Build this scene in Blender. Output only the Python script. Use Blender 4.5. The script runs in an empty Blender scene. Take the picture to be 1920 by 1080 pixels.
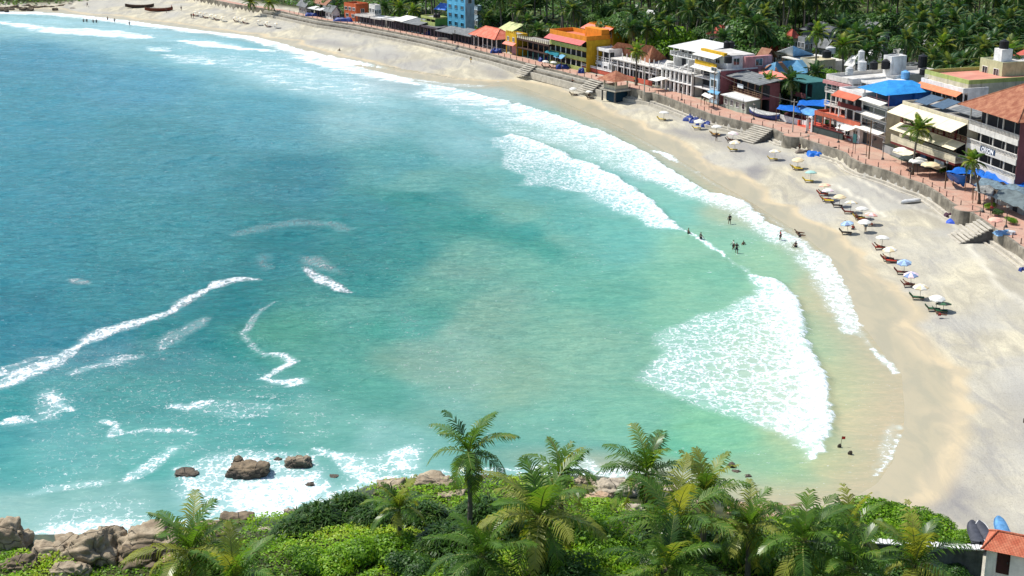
import bpy, bmesh, math, random
import numpy as np
from mathutils import Vector, Matrix, noise as mnoise

# ------------------------------------------------------------------ camera, sky, sun, exposure
sc = bpy.context.scene
COL = sc.collection
FPX = 2774.0; PITCH = math.atan(850/2774.0); CAMH = 56.0
cam_d = bpy.data.cameras.new('camera'); cam = bpy.data.objects.new('camera', cam_d); COL.objects.link(cam)
cam_d.sensor_width = 36; cam_d.lens = FPX/1920*36; cam_d.clip_start = 0.5; cam_d.clip_end = 9000
cam.location = (0, 0, CAMH); cam.rotation_euler = (math.pi/2-PITCH, 0, 0)
sc.camera = cam
SUN_EL = math.radians(56); SUN_V = Vector((-0.90, 0.42, 0)).normalized()
w = bpy.data.worlds.new("World"); sc.world = w; w.use_nodes = True
nt = w.node_tree; bg = nt.nodes['Background']
sky = nt.nodes.new('ShaderNodeTexSky'); sky.sky_type = 'NISHITA'; sky.sun_disc = False
sky.sun_elevation = SUN_EL; sky.sun_rotation = math.atan2(SUN_V.x, SUN_V.y)
sky.air_density = 1.0; sky.dust_density = 1.2; sky.ozone_density = 1.2
nt.links.new(sky.outputs[0], bg.inputs[0]); bg.inputs[1].default_value = 0.13
sd = bpy.data.lights.new('sun', 'SUN'); sd.energy = 4.6; sd.angle = math.radians(0.6); sd.color = (1.0, 0.965, 0.90)
sun = bpy.data.objects.new('sun', sd); COL.objects.link(sun)
sun.rotation_euler = Vector((SUN_V.x*math.cos(SUN_EL), SUN_V.y*math.cos(SUN_EL), math.sin(SUN_EL))).to_track_quat('Z', 'Y').to_euler()
sun.location = (-300, 300, 400)
sc.view_settings.view_transform = 'Standard'; sc.view_settings.look = 'None'
sc.view_settings.exposure = 0.24; sc.view_settings.gamma = 1
sc.cycles.max_bounces = 5; sc.cycles.diffuse_bounces = 3; sc.cycles.glossy_bounces = 2
sc.cycles.transmission_bounces = 2; sc.cycles.transparent_max_bounces = 4
R = random.Random(7)

# ------------------------------------------------------------------ helpers
def G(px, py, z=0.0):
    """map reference: where the survey point (px,py) lies in the world at height z"""
    x = (px-960)/FPX; y = (py-540)/FPX
    dz = -math.sin(PITCH)-y*math.cos(PITCH); dy = math.cos(PITCH)-y*math.sin(PITCH)
    t = (CAMH-z)/-dz
    return Vector((x*t, dy*t, z))
def srgb(r, g, b):
    return tuple(((c/255)/12.92 if c/255 <= .04045 else ((c/255+.055)/1.055)**2.4) for c in (r, g, b))
def tag(o, label=None, cat=None, group=None, kind=None):
    if label: o['label'] = label
    if cat: o['category'] = cat
    if group: o['group'] = group
    if kind: o['kind'] = kind
    return o
def link(o, parent=None):
    COL.objects.link(o)
    if parent is not None: o.parent = parent
    return o
def thing(name, label, cat, loc=(0, 0, 0), rz=0.0, group=None):
    o = bpy.data.objects.new(name, None); link(o)
    o.empty_display_size = .3; o.location = loc; o.rotation_euler = (0, 0, rz)
    return tag(o, label, cat, group)
def copy_tree(o, loc=None, rz=None, scale=None, parent=None):
    c = o.copy(); COL.objects.link(c); c.parent = parent
    if parent is None:
        if loc is not None: c.location = loc
        if rz is not None: c.rotation_euler = (0, 0, rz)
        if scale is not None: c.scale = (scale,)*3 if isinstance(scale, (int, float)) else scale
    for ch in o.children: copy_tree(ch, parent=c)
    return c
def mesh_obj(name, V, F, m=None, parent=None, smooth=False, mats=None, mi=None):
    me = bpy.data.meshes.new(name); me.from_pydata(V, [], F); me.update()
    o = bpy.data.objects.new(name, me); link(o, parent)
    if mats:
        for q in mats: me.materials.append(q)
        if mi is not None: me.polygons.foreach_set('material_index', mi)
    elif m: me.materials.append(m)
    if smooth: me.polygons.foreach_set('use_smooth', [True]*len(F))
    return o
class MB:
    def __init__(s): s.v = []; s.f = []; s.xf = None; s.pc = []
    def add(s, vs, fs):
        n = len(s.v); s.pc.append((n, len(s.f)))
        if s.xf is not None: vs = [tuple(s.xf @ Vector(p)) for p in vs]
        s.v += [tuple(p) for p in vs]; s.f += [tuple(i+n for i in f) for f in fs]; return s
    def box(s, x0, y0, z0, x1, y1, z1):
        if x0 > x1: x0, x1 = x1, x0
        if y0 > y1: y0, y1 = y1, y0
        if z0 > z1: z0, z1 = z1, z0
        return s.add([(x0,y0,z0),(x1,y0,z0),(x1,y1,z0),(x0,y1,z0),(x0,y0,z1),(x1,y0,z1),(x1,y1,z1),(x0,y1,z1)],
                     [(0,3,2,1),(4,5,6,7),(0,1,5,4),(1,2,6,5),(2,3,7,6),(3,0,4,7)])
    def quad(s, a, b, c, d): return s.add([a, b, c, d], [(0, 1, 2, 3)])
    def slab(s, a, b, c, d, t=.08):
        """four-cornered sheet with thickness t downwards"""
        lo = [(p[0], p[1], p[2]-t) for p in (a, b, c, d)]
        return s.add([a, b, c, d]+lo, [(0,1,2,3),(7,6,5,4),(0,4,5,1),(1,5,6,2),(2,6,7,3),(3,7,4,0)])
    def tri(s, a, b, c, t=.08):
        lo = [(p[0], p[1], p[2]-t) for p in (a, b, c)]
        return s.add([a, b, c]+lo, [(0,1,2),(5,4,3),(0,3,4,1),(1,4,5,2),(2,5,3,0)])
    def tube(s, pts, rad, n=6, cap=True):
        pts = [Vector(p) for p in pts]
        if isinstance(rad, (int, float)): rad = [rad]*len(pts)
        vs = []; fs = []
        for i, p in enumerate(pts):
            d = (pts[min(i+1, len(pts)-1)]-pts[max(i-1, 0)]).normalized()
            a = d.orthogonal().normalized() if abs(d.z) < .95 else Vector((1, 0, 0))
            if abs(d.z) < .95: a = d.cross(Vector((0, 0, 1))).normalized()
            b = d.cross(a).normalized()
            for k in range(n):
                t = 2*math.pi*k/n
                vs.append(p+(a*math.cos(t)+b*math.sin(t))*rad[i])
        for i in range(len(pts)-1):
            for k in range(n):
                fs.append((i*n+k, i*n+(k+1) % n, (i+1)*n+(k+1) % n, (i+1)*n+k))
        if cap: fs.append(tuple(range(n-1, -1, -1))); fs.append(tuple((len(pts)-1)*n+k for k in range(n)))
        return s.add(vs, fs)
    def cyl(s, x, y, z0, z1, r, n=12, r2=None):
        return s.tube([(x, y, z0), (x, y, z1)], [r, r if r2 is None else r2], n)
    def blob(s, c, r, seed=0, rough=.25, sub=2, sc=(1, 1, 1), freq=1.0):
        bm = bmesh.new(); bmesh.ops.create_icosphere(bm, subdivisions=sub, radius=1)
        vs = []
        for v in bm.verts:
            q = v.co*freq+Vector((seed*7.3, seed*3.1, seed))
            k = 1+rough*mnoise.noise(q)+rough*.5*mnoise.noise(q*2.3)
            vs.append((c[0]+v.co.x*k*r*sc[0], c[1]+v.co.y*k*r*sc[1], c[2]+v.co.z*k*r*sc[2]))
        s.add(vs, [tuple(v.index for v in f.verts) for f in bm.faces]); bm.free(); return s
    def build(s, name, m, parent=None, smooth=False):
        if name in SPLIT and parent is not None and len(s.pc) > 1:      # every separate piece is an object of its own
            for i, (v0, f0) in enumerate(s.pc):
                v1, f1 = s.pc[i+1] if i+1 < len(s.pc) else (len(s.v), len(s.f)); o = mesh_obj(name, s.v[v0:v1], [tuple(k-v0 for k in f) for f in s.f[f0:f1]], m, parent, smooth)
            return o
        return mesh_obj(name, s.v, s.f, m, parent, smooth)
SPLIT = {'column', 'doorway_shade', 'post', 'pillar', 'leg', 'awning', 'shop_awning', 'solar_panel', 'thwart', 'cheek', 'roof_strip', 'roof_stripe', 'terrace_pillar', 'blue_screen', 'bay', 'cable', 'gable'}

# ------------------------------------------------------------------ materials
MATS = {}
class NB:
    def __init__(s, name):
        s.m = bpy.data.materials.new(name); s.m.use_nodes = True; s.t = s.m.node_tree
        s.bsdf = s.t.nodes['Principled BSDF']; s.out = s.t.nodes['Material Output']
    def n(s, typ, **k):
        d = s.t.nodes.new(typ)
        for a, b in k.items(): setattr(d, a, b)
        return d
    def l(s, a, b): s.t.links.new(a, b)
    def val(s, sock, v):
        if hasattr(v, 'is_linked') or isinstance(v, bpy.types.NodeSocket): s.l(v, sock)
        else: sock.default_value = v
    def math(s, op, a, b=None, c=None, clamp=False):
        d = s.n('ShaderNodeMath', operation=op, use_clamp=clamp); s.val(d.inputs[0], a)
        if b is not None: s.val(d.inputs[1], b)
        if c is not None: s.val(d.inputs[2], c)
        return d.outputs[0]
    def mix(s, f, a, b, blend='MIX'):
        d = s.n('ShaderNodeMix', data_type='RGBA', blend_type=blend); s.val(d.inputs[0], f)
        for sk, v in ((d.inputs[6], a), (d.inputs[7], b)):
            if isinstance(v, tuple): sk.default_value = (*v[:3], 1)
            else: s.l(v, sk)
        return d.outputs[2]
    def smooth(s, x, lo, hi, a=0.0, b=1.0):
        d = s.n('ShaderNodeMapRange', interpolation_type='SMOOTHSTEP'); s.val(d.inputs[0], x)
        s.val(d.inputs[1], lo); s.val(d.inputs[2], hi); s.val(d.inputs[3], a); s.val(d.inputs[4], b); return d.outputs[0]
    def noise(s, vec, scale, detail=4, rough=.55, dist=0.0, col=False):
        d = s.n('ShaderNodeTexNoise'); s.l(vec, d.inputs['Vector']); d.inputs['Scale'].default_value = scale
        d.inputs['Detail'].default_value = detail; d.inputs['Roughness'].default_value = rough; d.inputs['Distortion'].default_value = dist
        return d.outputs['Color' if col else 'Fac']
    def attr(s, name, out='Fac'): return s.n('ShaderNodeAttribute', attribute_name=name).outputs[out]
    def mapping(s, vec, scale=(1, 1, 1), rot=(0, 0, 0)):
        d = s.n('ShaderNodeMapping'); s.l(vec, d.inputs[0]); d.inputs['Scale'].default_value = scale; d.inputs['Rotation'].default_value = rot
        return d.outputs[0]
    def bump(s, h, strength=.3, dist=.1):
        d = s.n('ShaderNodeBump'); d.inputs['Strength'].default_value = strength; d.inputs['Distance'].default_value = dist
        s.l(h, d.inputs['Height']); s.l(d.outputs[0], s.bsdf.inputs['Normal']); return d
def plain(name, rgb, rough=.8, var=.25, scale=1.2, bump=.15, spec=.3, metal=0, streak=False, dirt=None):
    """painted or plastered surface: soft mottling, optional vertical grime streaks"""
    key = (name, rgb, rough)
    if key in MATS: return MATS[key]
    b = NB(name); geo = b.n('ShaderNodeNewGeometry').outputs['Position']
    f = b.noise(geo, scale, 6, .62)
    c = b.mix(b.smooth(f, .3, .72), tuple(x*(1-var) for x in rgb), tuple(min(1, x*(1+var*.35)) for x in rgb))
    if streak:
        st = b.noise(b.mapping(geo, (1.6, 1.6, .22)), 1.0, 5, .65)
        d = dirt or tuple(x*.35+.02 for x in rgb)
        c = b.mix(b.smooth(st, .5, .78, 0, .75), c, d)
    b.l(c, b.bsdf.inputs['Base Color']); b.bsdf.inputs['Roughness'].default_value = rough
    b.bsdf.inputs['Specular IOR Level'].default_value = spec; b.bsdf.inputs['Metallic'].default_value = metal
    b.bump(b.noise(geo, scale*9, 3), bump, .03)
    MATS[key] = b.m; return b.m

# ------------------------------------------------------------------ plan of the bay (metres, from survey points)
def PL(pts, z=0.0): return np.array([tuple(G(x, y, z))[:2] for x, y in pts])
WALL_PX = [(350,-10),(440,8),(520,20),(600,37),(665,46),(740,60),(800,72),(860,86),(920,101),(985,118),(1050,134),(1110,149),(1150,160),(1183,167),(1222,174),(1252,184),
 (1293,200),(1333,215),(1368,223),(1429,237),(1451,243),(1467,251),(1488,254),(1505,261),(1534,270),(1565,280),(1584,287),(1590,295),(1614,307),
 (1637,313),(1666,322),(1700,336),(1729,345),(1760,364),(1785,383),(1811,393),(1840,413),(1855,424),(1893,449),(1920,469),(1960,500),(2010,545)]
ZP = 3.5
WALL = PL(WALL_PX, ZP)
WALL = np.vstack([WALL, [[75.5, 150.0], [79, 120], [82, 60], [84, -60]]])
WALL = np.vstack([[[-230, 640], [-175, 560]], WALL])
SHORE_PX = [(-260,12),(-60,17),(0,22),(60,22),(100,24),(170,31),(240,39),(320,50),(400,60),(470,68),(520,80),(560,92),(620,112),(700,133),(760,146),(830,156),(900,160),
 (960,158),(1000,172),(1050,190),(1100,212),(1160,238),(1220,270),(1280,304),(1340,342),(1390,370),(1440,402),(1500,440),(1550,480),(1585,540),(1605,600),(1650,660),
 (1685,700),(1690,760),(1688,810),(1665,870),(1640,905),(1590,935),(1480,945),(1400,940),(1330,925),(1250,908),(1150,895),(1040,888),(930,893),(850,897),(760,905),(690,915),(620,940),
 (560,965),(480,985),(400,1000),(300,1003),(220,1000),(130,1015),(60,1022),(0,1010),(-80,1000),(-200,1020)]
SHORE = PL(SHORE_PX)
SEA = np.vstack([[[-230, 640], [-500, 1000], [-900, 3500], [-6000, 3500], [-6000, -3000], [-300, -3000], [-160, -100]], [[-75, 60]], SHORE[::-1]])
SEA = np.vstack([SEA, [[-215, 560]]])
HEAD = np.array([(-160, 112), (-43, 111), (-33, 111), (-18, 115), (-12.5, 121), (-5, 122), (6.8, 123), (16, 119), (25, 116.5), (31, 115), (34.5, 111), (36, 105), (38, 97), (41, 80), (48, 50), (60, 0), (62, -80)], float)
NORTH = np.array([(-400, 560), (-190, 505), (-168, 503), (-155, 507), (-146, 512), (-140, 530), (-136, 570), (-120, 640), (-60, 800)], float)

def seg_dist(P, poly, closed=False):
    """unsigned distance, side (+ = left of the line), arc length and segment index to a polyline"""
    n = len(poly); best = np.full(len(P), 1e18); side = np.zeros(len(P)); arc = np.zeros(len(P)); L = 0
    for i in range(n if closed else n-1):
        a = poly[i]; b = poly[(i+1) % n]; d = b-a; ll = d@d
        t = np.clip(((P-a)@d)/max(ll, 1e-9), 0, 1); q = a+t[:, None]*d; e = P-q; dd = (e*e).sum(1)
        m = dd < best; best[m] = dd[m]
        side[m] = (d[0]*e[m, 1]-d[1]*e[m, 0]); arc[m] = L+t[m]*math.sqrt(ll); L += math.sqrt(ll)
    return np.sqrt(best), np.sign(side), arc
def inside(P, poly):
    x, y = P[:, 0], P[:, 1]; c = np.zeros(len(P), bool); n = len(poly); j = n-1
    for i in range(n):
        xi, yi = poly[i]; xj, yj = poly[j]
        if yi != yj:
            m = ((yi > y) != (yj > y)) & (x < (xj-xi)*(y-yi)/(yj-yi)+xi); c ^= m
        j = i
    return c
def sstep(x, a, b):
    t = np.clip((x-a)/(b-a), 0, 1); return t*t*(3-2*t)
def vnoise(P, s, seed=0):
    """cheap value noise"""
    q = P*s; i = np.floor(q).astype(int); f = q-i; f = f*f*(3-2*f)
    def h(a, b):
        n = np.sin((a*127.1+b*311.7+seed*74.7))*43758.5453; return n-np.floor(n)
    return ((h(i[:,0], i[:,1])*(1-f[:,0])+h(i[:,0]+1, i[:,1])*f[:,0])*(1-f[:,1]) +
            (h(i[:,0], i[:,1]+1)*(1-f[:,0])+h(i[:,0]+1, i[:,1]+1)*f[:,0])*f[:,1])
def fbm(P, s, seed=0, o=4):
    r = 0; a = .5; t = 0
    for k in range(o): r = r+a*vnoise(P, s*2**k, seed+k*5); t += a; a *= .5
    return r/t
def fields(P):
    d, _, _ = seg_dist(P, SEA, True); ds = np.where(inside(P, SEA), -d, d)     # + on land
    d, s, _ = seg_dist(P, WALL); dw = d*s                                      # + inland (left of the wall walked northwest to southeast)
    d, s, _ = seg_dist(P, HEAD); dh = -d*s                                     # + on the near headland
    d, s, _ = seg_dist(P, NORTH); dn = d*s
    return ds, dw, dh, dn
def height(P):
    ds, dw, dh, dn = fields(P)
    beach = np.minimum(1.45, np.maximum(ds, 0)*.07)+.10*(fbm(P, .12, 3)-.5)*np.clip(ds/6, 0, 1)
    sea = np.maximum(-6, ds*.12)
    z = np.where(ds > 0, beach, sea)
    inland = ZP-.12+np.clip(dw-26, 0, 55)*.085+np.clip(dw-80, 0, 260)*.20+(fbm(P, .02, 9)-.5)*np.clip(dw-30, 0, 80)*.12
    inland = np.minimum(inland, 62)
    z = z+(inland-z)*sstep(dw, .1, .5)
    hz = .9+np.clip(dh, 0, 34)*.12+np.clip(dh-34, 0, 60)*.34+(fbm(P, .16, 5)-.5)*np.clip(dh, 0, 5)*.5
    hz = np.minimum(hz, 20)
    z = np.where(dh > -1.5, np.maximum(z, z+(hz-z)*sstep(dh, -1.5, 1.0)), z)
    nz = .8+np.clip(dn, 0, 90)*.22+(fbm(P, .05, 15)-.5)*np.clip(dn, 0, 10)*.4
    z = np.where(dn > -2, np.maximum(z, z+(nz-z)*sstep(dn, -2, 3)), z)
    return z
def hz(x, y): return float(height(np.array([[x, y]], float))[0])
def inward(P): return fields(P)
# ------------------------------------------------------------------ sheets of ground and sea
def axis(*segs):
    out = []
    for a, b, st in segs:
        n = max(1, int(round((b-a)/st))); out += [a+(b-a)*i/n for i in range(n)]
    out.append(segs[-1][1]); return np.array(out)
def grid(xs, ys):
    X, Y = np.meshgrid(xs, ys); P = np.stack([X.ravel(), Y.ravel()], 1); nx, ny = len(xs), len(ys)
    i = np.arange(ny-1)[:, None]*nx+np.arange(nx-1)[None, :]; i = i.ravel()
    return P, np.stack([i, i+1, i+nx+1, i+nx], 1)
def sheet(name, P, Z, F, m, attrs, keep=None):
    if keep is not None:
        F = F[keep[F].any(1)]; used = np.unique(F); re = np.full(len(P), -1); re[used] = np.arange(len(used))
        F = re[F]; P = P[used]; Z = Z[used]; attrs = {k: v[used] for k, v in attrs.items()}
    me = bpy.data.meshes.new(name); n = len(P)
    me.vertices.add(n); co = np.column_stack([P, Z]).astype(np.float32); me.vertices.foreach_set('co', co.ravel())
    me.loops.add(len(F)*4); me.loops.foreach_set('vertex_index', F.ravel().astype(np.int32))
    me.polygons.add(len(F)); me.polygons.foreach_set('loop_start', np.arange(0, len(F)*4, 4, dtype=np.int32))
    me.polygons.foreach_set('use_smooth', np.ones(len(F), bool)); me.update(calc_edges=True); me.validate()
    for k, v in attrs.items():
        if v.ndim == 1: a = me.attributes.new(k, 'FLOAT', 'POINT'); a.data.foreach_set('value', v.astype(np.float32))
        else:
            a = me.attributes.new(k, 'FLOAT_COLOR', 'POINT'); a.data.foreach_set('color', np.column_stack([v, np.ones(n)]).astype(np.float32).ravel())
    me.materials.append(m); o = bpy.data.objects.new(name, me); link(o); tag(o, kind='structure'); return o
def survey(P):
    """inverse of G for points at sea level: survey coordinates used to look up charted colours"""
    x, y = P[:, 0], P[:, 1]; c, s = math.cos(PITCH), math.sin(PITCH)
    dep = y*c+CAMH*s; up = y*s-CAMH*c
    dep = np.maximum(dep, 1); return np.column_stack([960+FPX*x/dep, 540-FPX*up/dep])

# charted water colour: (survey x, y, r, g, b)
WATERC = [(60,110,88,160,185),(60,220,78,158,178),(60,350,66,150,168),(60,480,58,146,162),(40,600,42,132,150),(250,160,92,164,188),(300,300,78,154,168),(300,430,68,150,160),
 (330,520,58,142,150),(200,520,56,142,154),(480,220,98,168,184),(560,340,64,142,156),(520,450,48,136,144),(450,560,28,128,134),(330,650,24,128,134),(160,620,40,130,146),(120,770,44,144,146),(300,760,40,140,138),
 (450,700,30,136,134),(560,620,84,158,140),(640,680,90,160,146),(560,760,62,150,142),(700,560,100,166,154),(660,480,58,142,142),(700,400,62,146,152),(760,300,96,166,170),(860,360,66,150,150),(960,430,70,158,150),
 (850,500,126,172,158),(900,600,134,176,158),(960,680,138,176,154),(820,680,128,168,150),(740,740,92,162,148),(850,780,120,172,158),(1050,780,124,180,162),(1100,640,138,184,162),
 (1060,520,118,182,164),(1140,560,112,178,158),(1180,440,118,188,176),(1050,420,104,178,170),(1000,350,108,176,172),(850,260,134,186,190),(700,210,150,196,202),(560,150,150,198,206),(420,110,138,194,204),(200,60,160,204,212),(60,34,168,210,216),
 (1130,350,140,196,190),(1250,400,134,198,182),(1350,450,148,198,170),(1450,500,158,200,166),(1350,520,130,190,162),(1300,560,140,194,166),(1540,640,178,196,158),(1600,720,198,198,158),(1640,790,204,196,158),
 (1560,880,190,194,150),(1480,900,158,192,150),(1400,880,150,190,154),(1280,830,112,184,152),(1350,800,134,194,158),(1200,780,130,186,162),(1250,880,112,168,146),(1100,850,106,166,154),(1530,780,180,196,156),
 (950,840,104,164,152),(760,840,130,182,174),(640,800,96,164,152),(500,800,66,154,148),(300,860,88,166,160),(120,880,86,164,162),(60,830,70,152,156),(450,930,140,186,184),(200,950,130,178,172),(60,980,150,190,184),
 (1020,176,176,200,196),(960,170,186,206,204),(760,155,178,200,204),(1200,290,168,200,186),(1100,240,166,198,188),(1590,560,196,198,160),(1400,380,186,196,166),
 (800,325,116,174,168),(880,362,126,180,168),(960,396,124,180,166),(1040,432,128,184,168),(780,362,56,146,142),(860,402,60,150,142),(940,440,66,154,144),(1000,462,80,162,148),(760,468,62,148,144),(700,440,56,142,144),(860,486,122,176,160),(960,492,122,180,162),(780,600,76,158,144),(800,540,110,170,154),(690,520,62,148,144)]
def water_colour(P):
    S = survey(P); S[:, 0] = np.clip(S[:, 0], -400, 2300); S[:, 1] = np.clip(S[:, 1], -20, 1300)
    wob = np.column_stack([fbm(P, .05, 21, 5)-.5, fbm(P, .05, 33, 5)-.5]); S = S+wob*np.array([150, 90])*np.clip((S[:, 1:2]+100)/700, .15, 1)
    num = np.zeros((len(P), 3)); den = np.zeros(len(P))
    for x, y, r, g, b in WATERC:
        c = np.array(srgb(r, g, b)); dy = 1.9*(S[:, 1]-y)*(1+.9*(y < 200)); d2 = (S[:, 0]-x)**2+dy**2; wgt = 1/(d2+700)**2.3
        num += wgt[:, None]*c; den += wgt
    return num/den[:, None]

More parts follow.
